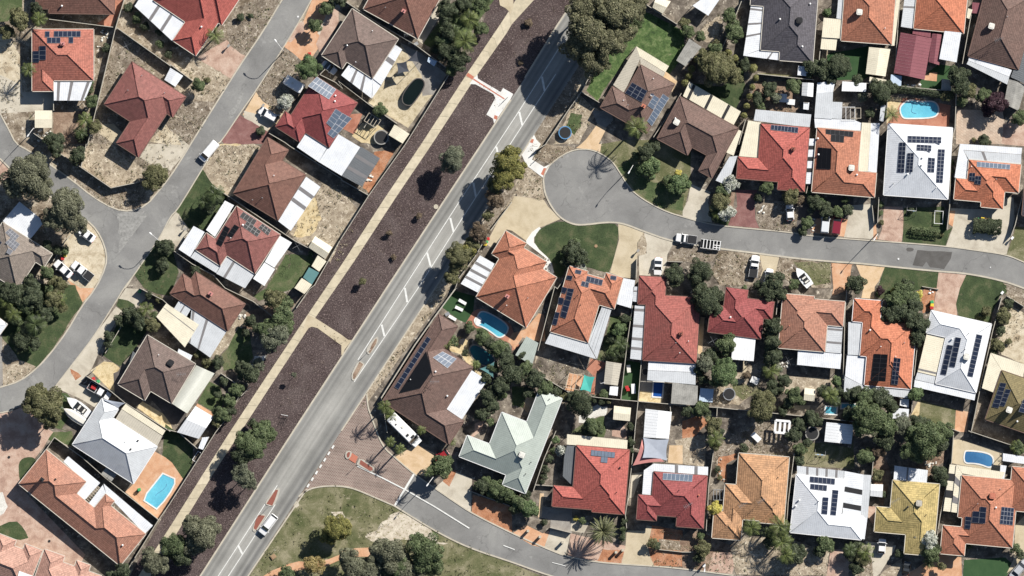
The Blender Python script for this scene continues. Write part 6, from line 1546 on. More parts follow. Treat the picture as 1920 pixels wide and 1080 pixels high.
def car(front, back, col, look, style='sedan', wd=1.82, tray=None):
    root = empty('car' if style not in ('ute', 'van') else style, (0, 0, 0)); L = vplace(root, P1(front), P1(back)); h = L / 2; pm = paint(col, PC[col]); w = wd / 2
    if style == 'van':
        hood = 0.92; st = [(h, w * .78, .45, .80), (h - .1, w * .92, .32, .95), (h - .9, w, .28, 1.18), (h - 1.0, w, .28, 1.25), (-h + .1, w, .28, 1.25), (-h, w * .95, .4, 1.15)]
        g = [(h - .75, w * .86, 1.12), (h - 1.45, w * .83, 1.85), (-h + .25, w * .85, 1.88), (-h + .06, w * .88, 1.2)]; rs = (h - 1.5, -h + .28)
    elif style == 'ute':
        st = [(h, w * .74, .45, .72), (h - .12, w * .92, .32, .86), (h - 1.1, w, .3, 1.0), (h - 1.3, w, .3, 1.02), (-h + 2.0, w, .3, 1.02), (-h + 1.95, w * .9, .35, .62), (-h + .1, w * .9, .4, .62)]
        g = [(h - 1.15, w * .88, 1.0), (h - 1.75, w * .76, 1.55), (-h + 2.35, w * .78, 1.58), (-h + 2.02, w * .86, 1.0)]; rs = (h - 1.78, -h + 2.38)
    elif style == 'hatch':
        st = [(h, w * .70, .42, .66), (h - .12, w * .92, .28, .78), (h - .95, w, .26, .92), (0, w, .26, .95), (-h + .25, w * .97, .28, .96), (-h, w * .82, .4, .85)]
        g = [(h - .85, w * .88, .92), (h - 1.55, w * .74, 1.42), (-h + .6, w * .74, 1.45), (-h + .12, w * .84, .95)]; rs = (h - 1.58, -h + .65)
    elif style == 'suv':
        st = [(h, w * .72, .45, .82), (h - .12, w * .93, .32, .96), (h - 1.1, w, .3, 1.08), (0, w, .3, 1.1), (-h + .25, w * .98, .32, 1.1), (-h, w * .86, .45, 1.0)]
        g = [(h - 1.1, w * .88, 1.06), (h - 1.75, w * .77, 1.66), (-h + .5, w * .78, 1.68), (-h + .1, w * .86, 1.1)]; rs = (h - 1.78, -h + .52)
    else:
        st = [(h, w * .66, .42, .64), (h - .14, w * .9, .28, .76), (h - 1.2, w, .26, .90), (0, w, .26, .92), (-h + 1.0, w, .26, .94), (-h + .15, w * .93, .3, .90), (-h, w * .78, .42, .8)]
        g = [(h - 1.15, w * .88, .90), (h - 1.85, w * .74, 1.38), (-h + 1.45, w * .74, 1.40), (-h + .75, w * .84, .93)]; rs = (h - 1.88, -h + 1.5)
    st = [(st[0][0], st[0][1] * .72, st[0][2] + .04, st[0][3] - .05), (st[0][0] - .04, st[0][1] * .96, st[0][2], st[0][3])] + st[1:-1] + [(st[-1][0] + .04, st[-1][1], st[-1][2], st[-1][3]), (st[-1][0], st[-1][1] * .84, st[-1][2] + .03, st[-1][3] - .04)]
    mb = MB(); mb.loft([ring(*s) for s in st]); mb.build('body', pm, root, smooth=False, merge=True)
    (x0, w0, z0), (x1, w1, z1), (x2, w2, z2), (x3, w3, z3) = g
    mb = MB(); mb.face([(x0, -w0, z0), (x0, w0, z0), (x1, w1, z1), (x1, -w1, z1)]); mb.build('windscreen', M['glass'], root)
    mb = MB(); mb.face([(x2, -w2, z2), (x2, w2, z2), (x3, w3, z3), (x3, -w3, z3)])
    if style == 'van': mb.build('rear_door', pm, root)
    else: mb.build('rear_window', M['glass'], root)
    for s in (-1, 1):
        mb = MB(); mb.face([(x0, s * w0, z0), (x1, s * w1, z1), (x2, s * w2, z2), (x3, s * w3, z3)]); mb.build('side_window' if style != 'van' else 'side_panel', M['glass'] if style != 'van' else pm, root)
        mb = MB(); mb.box(h - .1, s * w * .62, st[2][3] - .2, st[2][3] - .06, .14, .34); mb.build('headlight', M['steel'], root)
        mb = MB(); mb.box(-h + .06, s * w * .66, .66, .84, .12, .3); mb.build('taillight', M['red'], root)
        mb = MB(); mb.box(x0 - .12, s * (w + .12), z0 - .02, z0 + .14, .14, .2); mb.build('mirror', pm, root)
        for x in (h - .85, -h + .85): wheel(root, x, s * (w - .1))
    mb = MB(); mb.prism([(rs[0] + .02, -w1 * .99), (rs[0] + .02, w1 * .99), (rs[1], w2 * .99), (rs[1], -w2 * .99)], min(z1, z2) - .01, max(z1, z2) + .035); mb.build('roof', pm, root)
    if style == 'suv' or style == 'sunroof':
        for s in (-1, 1): mb = MB(); mb.box((rs[0] + rs[1]) / 2, s * w1 * .85, z1 + .05, z1 + .1, abs(rs[0] - rs[1]) * .9, .05); mb.build('roof_rail', M['steel'], root)
    if style == 'ute':
        tm = M['black'] if tray in (None, 'dark') else (M['red'] if tray == 'red' else pm)
        mb = MB(); x0t, x1t = -h + 1.92, -h; z = .68; wt = w * .98
        mb.box((x0t + x1t) / 2, 0, z, z + .06, x0t - x1t, wt * 2, 0, 1)
        for s in (-1, 1): mb.box((x0t + x1t) / 2, s * wt, z + .06, z + .34, x0t - x1t, .06, 0, 0)
        for x in (x0t - .03, x1t + .03): mb.box(x, 0, z + .06, z + .34, .06, wt * 2 - .06, 0, 0)
        mb.build('tray', [pm if tray != 'white' else pm, M['black'] if tray != 'white' else M['steel']], root)
        if tray == 'red': mb = MB(); mb.box((x0t + x1t) / 2 + .2, 0.1, z + .07, z + .4, 1.1, .9, .1); mb.build('toolbox', M['red'], root)
        if tray == 'dark': mb = MB(); mb.box((x0t + x1t) / 2, 0, z + .34, z + .38, x0t - x1t - .05, wt * 2 - .1); mb.build('tray_cover', M['black'], root)
    px = P1(front); bx = P1(back); mid = ((px[0] + bx[0]) / 2, (px[1] + bx[1]) / 2)
    return auto(root, look, style if style in ('ute', 'van') else 'car', mid, 'vehicles of the street')
car("B 665,822 ", "B 806,900", 'white', "white car with dark sunroof parked on a cream driveway", 'hatch')
car("B 245,1195" if False else "H 230,122", "H 345,-12", 'white', "white van parked on the left street", 'van', 1.9)
car("G 588,632", "G 708,722", 'white', "white sedan parked on the sandy corner", 'sedan')
car("G 415,885", "G 535,992", 'white', "white sedan nose in at a tree", 'sedan')
car("G 545,895", "G 692,1010", 'white', "white ute with dark tray cover", 'ute', 1.85, 'dark')
car("M 826,820", "M 668,725", 'white', "white ute carrying a red box", 'ute', 1.85, 'red')
car("T 680,762", "T 785,625", 'white', "white wagon driving beside the red median island", 'suv', 1.9)
car("B 1240,545", "B 1140,470", 'pale', "pale car parked in the shade of a carport", 'sedan', 1.7)
car("J 1090,985", "J 1098,850", 'white', "white hatchback parked nose down", 'sedan', 1.8)
car("J 1228,700", "K 105,722", 'white', "white ute towing a trailer", 'ute', 1.85, 'dark')
car("K 800,455", "K 808,575", 'white', "small white hatchback on a dry garden", 'hatch', 1.65)
car("K 1075,530", "K 1062,668", 'pale', "white van with dark hatch", 'van', 1.75)
car("K 1165,530", "K 1145,680", 'maroon', "maroon van on orange paving", 'van', 1.85)
car("K 548,835", "K 525,1000", 'white', "white ute with dark cage tray", 'ute', 1.85, 'dark')
car("K 655,935", "K 630,1060", 'white', "small white van half under a bush", 'van', 1.65)
car("U 705,215", "U 800,145", 'red', "red car under a leafy tree", 'hatch', 1.7)
car("X 218,800", "X 208,915", 'white', "white hatchback on a concrete driveway", 'hatch', 1.7)
car("X 1300,960", "X 1185,1095", 'silver', "silver car on the lower right driveway", 'sedan', 1.85)
car("X 408,970", "X 390,1065", 'dark', "dark car shaded by trees", 'hatch', 1.7)

def box_vehicle(front, back, w, look, name, cat, h0=0.45, h1=2.6, col='white', nose=0.6, hatches=(), cab=False, taper=.9):
    root = empty(name); L = vplace(root, P1(front), P1(back)); h = L / 2; w /= 2
    mb = MB(); mb.loft([ring(h, w * taper, h0 + .1, h1 - .7 if not cab else 1.0, .2), ring(h - nose, w, h0, h1 - .05 if not cab else 1.2, .18), ring(h - nose - (.9 if cab else .3), w, h0, h1, .18), ring(-h + .25, w, h0, h1, .18), ring(-h, w * .95, h0 + .1, h1 - .25, .2)])
    mb.build('body', M[col] if col in M else paint(col, PC[col]), root, merge=True)
    for x in (h * -.1, h * -.1 - .9): 
        for s in (-1, 1): wheel(root, x, s * (w - .12))
    if cab:
        mb = MB(); mb.face([(h - nose + .06, -w * .8, 1.24), (h - nose + .06, w * .8, 1.24), (h - nose - .72, w * .8, h1 - .24), (h - nose - .72, -w * .8, h1 - .24)]); mb.build('windscreen', M['glass'], root)
        for s in (-1, 1): wheel(root, h - 1.0, s * (w - .1))
    else:
        mb = MB(); mb.tube((h, 0, .5), (h + 1.0, 0, .45), .05, .05, 5); mb.build('drawbar', M['steel'], root)
    for (a, b, sx, sy, c) in hatches: mb = MB(); mb.box(a, b, h1 - .02, h1 + .12, sx, sy); mb.build('roof_hatch', M[c], root)
    f, b = P1(front), P1(back); return auto(root, look, cat, ((f[0] + b[0]) / 2, (f[1] + b[1]) / 2), 'caravans and motorhomes')
box_vehicle("B 860,592", "B 990,672", 2.3, "white caravan parked on dry ground", 'caravan', 'caravan', hatches=((.3, 0, .5, .5, 'offwhite'),))
box_vehicle("U 580,90", "O 370,962", 2.5, "large white motorhome with dark roof hatches", 'motorhome', 'motorhome', h1=2.9, cab=True, nose=1.0, hatches=((2.2, .3, .5, .8, 'black'), (1.2, -.3, .5, .6, 'black'), (-.8, .2, .5, .5, 'offwhite'), (-2.2, -.4, .3, .3, 'black'), (-3.0, .4, .6, .4, 'offwhite')))

def boat(front, back, w, look, cover='white', open_=True):
    root = empty('boat'); L = vplace(root, P1(front), P1(back)); h = L / 2; w /= 2
    st = [(-h, .86, .55), (-h * .5, 1.0, .5), (0, 1.0, .5), (h * .45, .82, .55), (h * .8, .42, .7), (h, .04, .95)]
    R = [[(x, -w * k, 1.15), (x, -w * k * .75, z), (x, 0, z - .12), (x, w * k * .75, z), (x, w * k, 1.15)] for x, k, z in st]
    mb = MB(); mb.loft(R, 0, close=False, caps=True); mb.build('hull', M[cover], root, merge=True)
    D = [[(x, -w * k, 1.16), (x, w * k, 1.16)] for x, k, z in st]; mb = MB()
    for a, b in zip(D, D[1:]): mb.face([a[0], b[0], b[1], a[1]])
    mb.build('deck', M[cover], root)
    if open_:
        mb = MB(); mb.box(-h * .25, 0, 1.17, 1.22, h * .8, w * 1.2); mb.build('cockpit', M['black'], root)
        for x in (-h * .5, -h * .1): mb = MB(); mb.box(x, 0, 1.22, 1.5, .35, w * .9); mb.build('seat', M['offwhite'], root)
        mb = MB(); mb.face([(h * .25, -w * .7, 1.2), (h * .25, w * .7, 1.2), (h * .1, w * .65, 1.6), (h * .1, -w * .65, 1.6)]); mb.build('windscreen', M['glass'], root)
    else:
        mb = MB(); mb.loft([[(x, -w * k * .9, 1.17), (x, -w * k * .5, 1.17 + .35 * k), (x, w * k * .5, 1.17 + .35 * k), (x, w * k * .9, 1.17)] for x, k, z in st], 0); mb.build('boat_cover', M[cover], root)
    mb = MB(); mb.box(-h - .1, 0, .6, 1.5, .3, .35); mb.build('outboard_motor', M['black'], root)
    mb = MB(); mb.box(0, 0, .3, .38, L * .9, .12); mb.box(-h * .3, 0, .3, .38, .1, w * 1.9); mb.tube((h * .8, 0, .35), (h + .7, 0, .4), .05, .05, 5); mb.build('trailer_frame', M['steel'], root)
    for s in (-1, 1): wheel(root, -h * .3, s * w * 1.0, .3, .18)
    f, b = P1(front), P1(back); return auto(root, look, 'boat', ((f[0] + b[0]) / 2, (f[1] + b[1]) / 2), 'boats on trailers')
boat("M 505,822", "M 672,955", 2.3, "white boat on trailer on the concrete drive", 'white')
boat("M 480,905", "M 640,1010", 2.1, "pinkish covered boat beside the white boat", 'offwhite', False)
boat("K 852,930", "K 955,1065", 2.1, "white open boat on a trailer in the dry front yard", 'white')
def box_trailer():
    root = empty('box_trailer'); L = vplace(root, P1("K 110,742"), P1("K 292,765")); h = L / 2
    mb = MB(); mb.box(-.25, 0, .5, .58, L - .9, 1.9); mb.build('deck', M['black'], root)
    for s in (-1, 1): mb = MB(); mb.box(-.25, s * .95, .58, .95, L - .9, .08); mb.build('side_rail', M['white'], root)
    for k in range(6): mb = MB(); mb.box(-h + .35 + k * .72, 0, .9, .98, .16, 1.82); mb.build('cross_rail', M['white'], root)
    mb = MB(); mb.box(-h + 1.0, 0, .99, 1.02, 1.4, .16); mb.box(-h + 1.0, .5, .99, 1.02, 1.4, .16); mb.build('ramp', M['white'], root)
    mb = MB(); mb.box(-.2, 1.15, .5, .85, 1.4, .22); mb.build('mudguard', M['black'], root)
    mb = MB(); mb.tube((h - .8, -.5, .5), (h, 0, .45), .05, .05, 5); mb.tube((h - .8, .5, .5), (h, 0, .45), .05, .05, 5); mb.build('drawbar', M['black'], root)
    for x in (-.5, .3):
        for s in (-1, 1): wheel(root, x, s * 1.08, .3, .16)
    root['label'] = "white slatted trailer hitched behind the white ute on the cul de sac road"; root['category'] = 'trailer'
box_trailer()

# ================================================================== STREET LAMPS
def lamp(base, head, h=7.2, hint=None):
    b, hd = W(P1(base)), W(P1(head)); root = empty('street_lamp', (b[0], b[1], 0)); d = Vector((hd[0] - b[0], hd[1] - b[1]))
    mb = MB(); mb.tube((0, 0, 0), (0, 0, h * .78), .11, .07, 8); mb.build('pole', M['steel'], root)
    mb = MB(); pr = (0, 0, h * .78)
    for k in range(1, 9):
        t = k / 8; p = (d.x * t * t * (2 - t), d.y * t * t * (2 - t), h * .78 + (h * .22) * sin(t * pi / 2)); mb.tube(pr, p, .06, .055, 6); pr = p
    mb.build('arm', M['post'], root)
    a = atan2(d.y, d.x); mb = MB(); x, y = d.x + cos(a) * .3, d.y + sin(a) * .3
    mb.loft([[(x + cos(a) * u - sin(a) * v * k, y + sin(a) * u + cos(a) * v * k, h + z) for v, z in ((-.16, 0), (-.1, .12), (.1, .12), (.16, 0))] for u, k in ((-.4, .5), (-.1, 1), (.25, 1), (.4, .5))]); mb.build('luminaire', M['white'], root)
    return auto(root, "curved arm street lamp", 'street lamp', P1(base), 'street lamps', hint)
lamp("B 850,385", "B 800,320"); lamp("G 1200,725", "G 1148,680"); lamp("J 905,162", "J 880,205"); lamp("U 690,335", "U 655,382", 7.4); lamp("L 175,675", "L 155,705"); lamp("A 262,965", "A 230,1010", 7.0); lamp("W 165,985", "W 160,1020")

# ================================================================== TREES AND PLANTS
LF_ = dict(
    euc=leaf_mat('leaves_gum', (0.085, 0.090, 0.055), (0.145, 0.150, 0.095), (0.24, 0.24, 0.165)),
    eucb=leaf_mat('leaves_gum_brown', (0.070, 0.074, 0.040), (0.135, 0.135, 0.075), (0.26, 0.245, 0.15)),
    grey=leaf_mat('leaves_grey', (0.095, 0.108, 0.070), (0.150, 0.165, 0.110), (0.23, 0.24, 0.17)),
    green=leaf_mat('leaves_green', (0.055, 0.078, 0.036), (0.095, 0.128, 0.058), (0.17, 0.20, 0.10)),
    bright=leaf_mat('leaves_bright', (0.06, 0.095, 0.040), (0.105, 0.155, 0.065), (0.19, 0.24, 0.115)),
    dark=leaf_mat('leaves_dark', (0.032, 0.045, 0.026), (0.060, 0.076, 0.042), (0.115, 0.132, 0.075)),
    olive=leaf_mat('leaves_olive', (0.075, 0.080, 0.036), (0.130, 0.132, 0.062), (0.22, 0.205, 0.11)),
    yellow=leaf_mat('leaves_yellow_green', (0.085, 0.092, 0.030), (0.18, 0.18, 0.055), (0.34, 0.30, 0.10)),
    gold=leaf_mat('leaves_gold', (0.42, 0.36, 0.06), (0.58, 0.50, 0.12), (0.66, 0.60, 0.22)),
    brown=leaf_mat('leaves_bronze', (0.10, 0.075, 0.05), (0.17, 0.125, 0.085), (0.24, 0.19, 0.13)),
    purple=leaf_mat('leaves_purple', (0.03, 0.015, 0.022), (0.055, 0.028, 0.038), (0.085, 0.045, 0.055)),
    white=leaf_mat('leaves_white_flowers', (0.07, 0.10, 0.05), (0.42, 0.43, 0.36), (0.74, 0.74, 0.68)),
    autumn=leaf_mat('leaves_autumn', (0.16, 0.13, 0.04), (0.30, 0.23, 0.09), (0.42, 0.34, 0.17)),
    palm=leaf_mat('fronds_green', (0.06, 0.085, 0.025), (0.115, 0.145, 0.045), (0.20, 0.22, 0.085), 0.12, 0.45),
    palmd=leaf_mat('fronds_dark', (0.035, 0.055, 0.022), (0.07, 0.095, 0.036), (0.12, 0.15, 0.07), 0.12, 0.45),
    topi=leaf_mat('leaves_topiary', (0.12, 0.125, 0.045), (0.22, 0.22, 0.085), (0.36, 0.34, 0.15)),
    datep=leaf_mat('fronds_date_palm', (0.07, 0.085, 0.035), (0.14, 0.15, 0.07), (0.27, 0.26, 0.16), 0.1, 0.4),
)
def leaf(mb, p, s, up, r):
    """one small leaf cluster facing roughly outwards"""
    n = Vector((r.gauss(0, .55), r.gauss(0, .55), r.gauss(0, .55))) + up
    if n.length < .1: n = Vector((0, 0, 1))
    n.normalize(); u = n.orthogonal().normalized(); a = r.uniform(0, pi); u = u * cos(a) + n.cross(u) * sin(a); v = n.cross(u)
    k = s * r.uniform(.6, 1.3); w = k * r.uniform(.5, .8)
    mb.face([p - u * k, p + v * w * .8 - u * k * .1, p + u * k, p - v * w], 0)
def crown_mesh(seed, lobes, n, ls, dense=.8, flat=.8, spread=.62, lr=(.28, .46)):
    """unit crown (radius 1) of leaf clusters over several uneven lobes"""
    r = random.Random(seed); mb = MB(); L = []
    L.append((Vector((r.uniform(-.1, .1), r.uniform(-.1, .1), .12)), r.uniform(.50, .62)))
    for i in range(lobes):
        a = 2 * pi * (i + r.uniform(-.4, .4)) / lobes; d = spread * r.uniform(.55, 1.1); q = r.uniform(*lr)
        d = min(d, 1.0 - q * .85)
        L.append((Vector((cos(a) * d, sin(a) * d, r.uniform(-.35, .35) * flat)), q))
    for i in range(lobes // 2): L.append((Vector((r.uniform(-.4, .4), r.uniform(-.4, .4), r.uniform(.2, .5) * flat)), r.uniform(.22, .36)))
    tot = sum(q * q for _, q in L)
    for c, q in L:
        for _ in range(int(n * q * q / tot)):
            d = Vector((r.gauss(0, 1), r.gauss(0, 1), r.gauss(0, 1))).normalized()
            if d.z < -.5 and r.random() < .6: d.z *= -1
            rr = q * (1 - abs(r.gauss(0, .20 if dense < .75 else .13)))
            # clumpy: drop leaves in noise gaps
            if mnoise.noise(Vector((c.x + d.x * 1.1, c.y + d.y * 1.1, c.z + d.z + seed)) * 3.2) < (-.5 + (1 - dense) * .9): continue
            leaf(mb, c + Vector((d.x * rr, d.y * rr, d.z * rr * flat)), ls, d * 1.1 + Vector((0, 0, .25)), r)
    me = mb.build('crown', LF_['green']); d = me.data; bpy.data.objects.remove(me); return d
CROWN = {
    'big': [crown_mesh(11 + i, 22, 19000, .038, .80, .85, .70, (.16, .30)) for i in range(4)],
    'mid': [crown_mesh(31 + i, 13, 6200, .064, .86, .85, .66, (.20, .36)) for i in range(4)],
    'small': [crown_mesh(51 + i, 5, 1500, .11, .85, .8, .5, (.35, .5)) for i in range(3)],
    'sparse': [crown_mesh(71 + i, 14, 7000, .052, .66, .85, .70, (.18, .32)) for i in range(3)],
    'ball': [crown_mesh(91 + i, 3, 1500, .10, 1.0, .95, .16, (.62, .72)) for i in range(2)],
}
def twig_mesh(seed):
    r = random.Random(seed); mb = MB()
    def br(p, d, L, rad, k):
        q = p + d * L; mb.tube(p, q, rad, rad * .6, 4, 0, False)
        if k > 0:
            for _ in range(3):
                e = (d + Vector((r.gauss(0, .6), r.gauss(0, .6), r.gauss(0.1, .3)))).normalized(); br(q, e, L * .68, rad * .55, k - 1)
    br(Vector((0, 0, 0)), Vector((.05, 0, 1)), .55, .035, 4); o = mb.build('branches', M['bark']); d = o.data; bpy.data.objects.remove(o); return d
TW = [twig_mesh(i) for i in range(3)]
def limb_mesh(seed, pale=False):
    """unit trunk: height 1 up to the crown centre, forking limbs"""
    r = random.Random(seed); mb = MB(); p = Vector((0, 0, 0)); q = Vector((r.uniform(-.03, .03), r.uniform(-.03, .03), .5)); mb.tube(p, q, .055, .04, 8, 0, False)
    for i in range(5):
        a = 2 * pi * i / 5 + r.uniform(-.3, .3); m_ = q + Vector((cos(a) * .14, sin(a) * .14, .22)); e = q + Vector((cos(a) * .42, sin(a) * .42, r.uniform(.35, .6)))
        mb.tube(q, m_, .028, .02, 6, 0, False); mb.tube(m_, e, .02, .008, 5, 0, False)
    o = mb.build('trunk', M['bark']); d = o.data; bpy.data.objects.remove(o); return d
LIMB = [limb_mesh(i) for i in range(3)]
NM = dict(euc='gum_tree', eucb='gum_tree', grey='grey_leaved_tree', green='leafy_tree', bright='leafy_tree', dark='dark_tree', olive='olive_green_tree', yellow='yellow_green_tree', gold='golden_shrub', brown='bronze_tree', purple='purple_leaved_tree', white='flowering_tree', autumn='autumn_tree')
CL = dict(euc='grey green gum tree', eucb='olive brown gum tree', grey='silvery grey', green='leafy green', bright='bright green', dark='dark green', olive='olive green', yellow='yellow green', gold='golden yellow', brown='bronze brown', purple='dark purple', white='white flowering', autumn='autumn tinted')
def put(name, data, mat, parent, loc, sc, rz):
    o = bpy.data.objects.new(name, data); C.objects.link(o); o.parent = parent; o.location = loc; o.scale = sc; o.rotation_euler = (0, 0, rz)
    if mat is not None:
        o.material_slots[0].link = 'OBJECT'; o.material_slots[0].material = mat
    return o
def tree(x, y, rpx, kind, hc=None, fl=None, look=None, sq=None, shape=None):
    r = rpx * S * (1.14 if rpx > 12 else 1.08); wx, wy = W((x, y)); big = rpx >= 24; small = rpx < 13
    if hc is None: hc = (r * 1.25 + 1.6) if kind in ('euc', 'eucb') else (r * 1.05 + .7 if not small else r * .75)
    fam = shape or ('big' if big else 'small' if small else ('sparse' if kind in ('grey', 'brown', 'autumn') else 'mid'))
    data = rnd.choice(CROWN[fam])
    if small or (rpx < 16 and kind not in ('euc', 'eucb')): nm, word = ('shrub', 'shrub')
    else: nm, word = NM[kind], 'tree'
    if kind in ('euc', 'eucb'): base = CL[kind]
    else: base = CL[kind] + ' ' + word
    size = 'huge' if rpx >= 32 else 'large' if rpx >= 25 else 'medium' if rpx >= 18 else 'small' if rpx >= 12 else 'tiny'
    root = empty(nm, (wx, wy, 0)); v = hc / r if hc / r < 1 else 1.0
    zs = r * rnd.uniform(.75, .95) * (fl or 1); zs = min(zs, hc * 1.05)
    s1, s2 = (sq if sq else (rnd.uniform(.94, 1.08), rnd.uniform(.94, 1.08)))
    put('crown', data, LF_[kind], root, (0, 0, hc), (r * s1, r * s2, zs), rnd.uniform(0, 6.28) if not sq else 0)
    if rpx >= 12: put('trunk', rnd.choice(LIMB), M['bark_p'] if kind in ('euc', 'eucb') else M['bark'], root, (0, 0, 0), (max(r * .8, hc * .5), max(r * .8, hc * .5), hc), rnd.uniform(0, 6.28))
    return auto(root, look or (size + ' ' + base), word, (x, y), 'trees and shrubs of the estate')
def frond_mesh(seed, n, length, droop, width, date=False):
    r = random.Random(seed); mb = MB()
    for i in range(n):
        a = 2.399963 * i + r.uniform(-.15, .15); t0 = i / n; el = (1.15 - 1.35 * t0) if date else (.75 - .95 * t0); L = length * r.uniform(.85, 1.05) * (.8 + .2 * t0); K = 9
        d = Vector((cos(a), sin(a), 0)); side = Vector((-sin(a), cos(a), 0)); pr = None; z = 0.0; x = 0.0; ang = el; tw = r.uniform(-.5, .5)
        for k in range(K + 1):
            t = k / K; p = d * x + Vector((0, 0, z)); wd = width * (sin(pi * min(1, t * 1.05 + .06)) ** .6) * (1 - .25 * t) + .015
            if pr:
                q, wq = pr
                for s in (-1, 1):
                    # leaflets: three narrow blades per segment and side, angled forward
                    for m_ in range(3):
                        f0 = (m_ + .15) / 3; f1 = (m_ + .75) / 3; b0 = q.lerp(p, f0); b1 = q.lerp(p, f1); w_ = wq + (wd - wq) * f0
                        tip = b1 + side * s * w_ + d * w_ * .55 * cos(ang) + Vector((0, 0, -w_ * (.35 + s * tw * .4)))
                        mb.face([b0, b1, tip], 0)
                mb.tube(q, p, .018, .015, 3, 0, False)
            pr = (p, wd); st = L / K; x += cos(ang) * st; z += sin(ang) * st; ang -= droop / K * (1 + t)
    o = mb.build('fronds', LF_['palm']); d_ = o.data; bpy.data.objects.remove(o); return d_
FR = dict(palm=[frond_mesh(i, 15, 1.2, 1.3, .24) for i in range(3)], date=[frond_mesh(9, 64, 1.02, .95, .085, True)], fan=[frond_mesh(20 + i, 28, .8, .9, .22) for i in range(2)])
def palm(x, y, rpx, h=4.5, mat='palm', kind='palm', look=None):
    r = rpx * S * (1.12 if kind == 'palm' else 1.06); wx, wy = W((x, y)); root = empty('palm_tree', (wx, wy, 0))
    put('fronds', rnd.choice(FR[kind]), LF_[mat], root, (0, 0, h), (r, r, r), rnd.uniform(0, 6.28))
    mb = MB(); R = .16 if kind == 'palm' else .32 if kind == 'date' else .2; seg = 8; lean = (rnd.uniform(-.15, .15), rnd.uniform(-.15, .15))
    for k in range(seg):
        t0, t1 = k / seg, (k + 1) / seg; mb.tube((lean[0] * (1 - t0), lean[1] * (1 - t0), h * t0), (lean[0] * (1 - t1), lean[1] * (1 - t1), h * t1), R * (1.25 - .3 * t0), R * (1.15 - .3 * t1), 8, 0, k in (0, seg - 1))
    mb.build('trunk', M['bark'], root)
    return auto(root, look or (('tall' if h > 6 else 'medium' if h > 3.2 else 'low') + (' dark' if mat == 'palmd' else '') + ' palm'), 'palm tree', (x, y), 'palms of the estate')
def cypress(x, y, rpx=7, h=3.0, kind='topi'):
    r = rpx * S; wx, wy = W((x, y)); root = empty('topiary_cypress', (wx, wy, 0))
    put('crown', rnd.choice(CROWN['ball']), LF_[kind], root, (0, 0, h * .5), (r, r, h * .52), rnd.uniform(0, 6)); return auto(root, 'rounded yellow green topiary cypress', 'topiary', (x, y), 'topiary cypresses round the garden')
def hedge(s, w, h, kind, look, seed=1):
    """clipped hedge: leaf clusters packed over a rounded bar"""
    P = WP(s); c = pts(s); r = random.Random(seed); mb = MB(); tot = 0
    for a, b in zip(P, P[1:]):
        L = hypot(b[0] - a[0], b[1] - a[1]); d = ((b[0] - a[0]) / L, (b[1] - a[1]) / L)
        for _ in range(int(L * (w + h) * 110)):
            t = r.uniform(-.2, L + .2); an = r.uniform(-.2, pi + .2); q = 1 + mnoise.noise(Vector((a[0] + d[0] * t, a[1] + d[1] * t, an)) * 1.4) * .35
            k = cos(an) if w > 2 else (abs(cos(an)) ** .55) * (1 if cos(an) > 0 else -1); z = (max(0, sin(an)) ** .5)
            e = Vector((a[0] + d[0] * t - d[1] * k * w / 2 * q, a[1] + d[1] * t + d[0] * k * w / 2 * q, h * (.12 + .88 * z * (.9 + .1 * q)))); leaf(mb, e, .13 if w < 2 else .21, Vector((-d[1] * k, d[0] * k, z * 1.2)), r)
    o = mb.build('hedge', LF_[kind]); k = len(c) // 2
    return auto(o, look, 'hedge', c[k], 'clipped hedges')
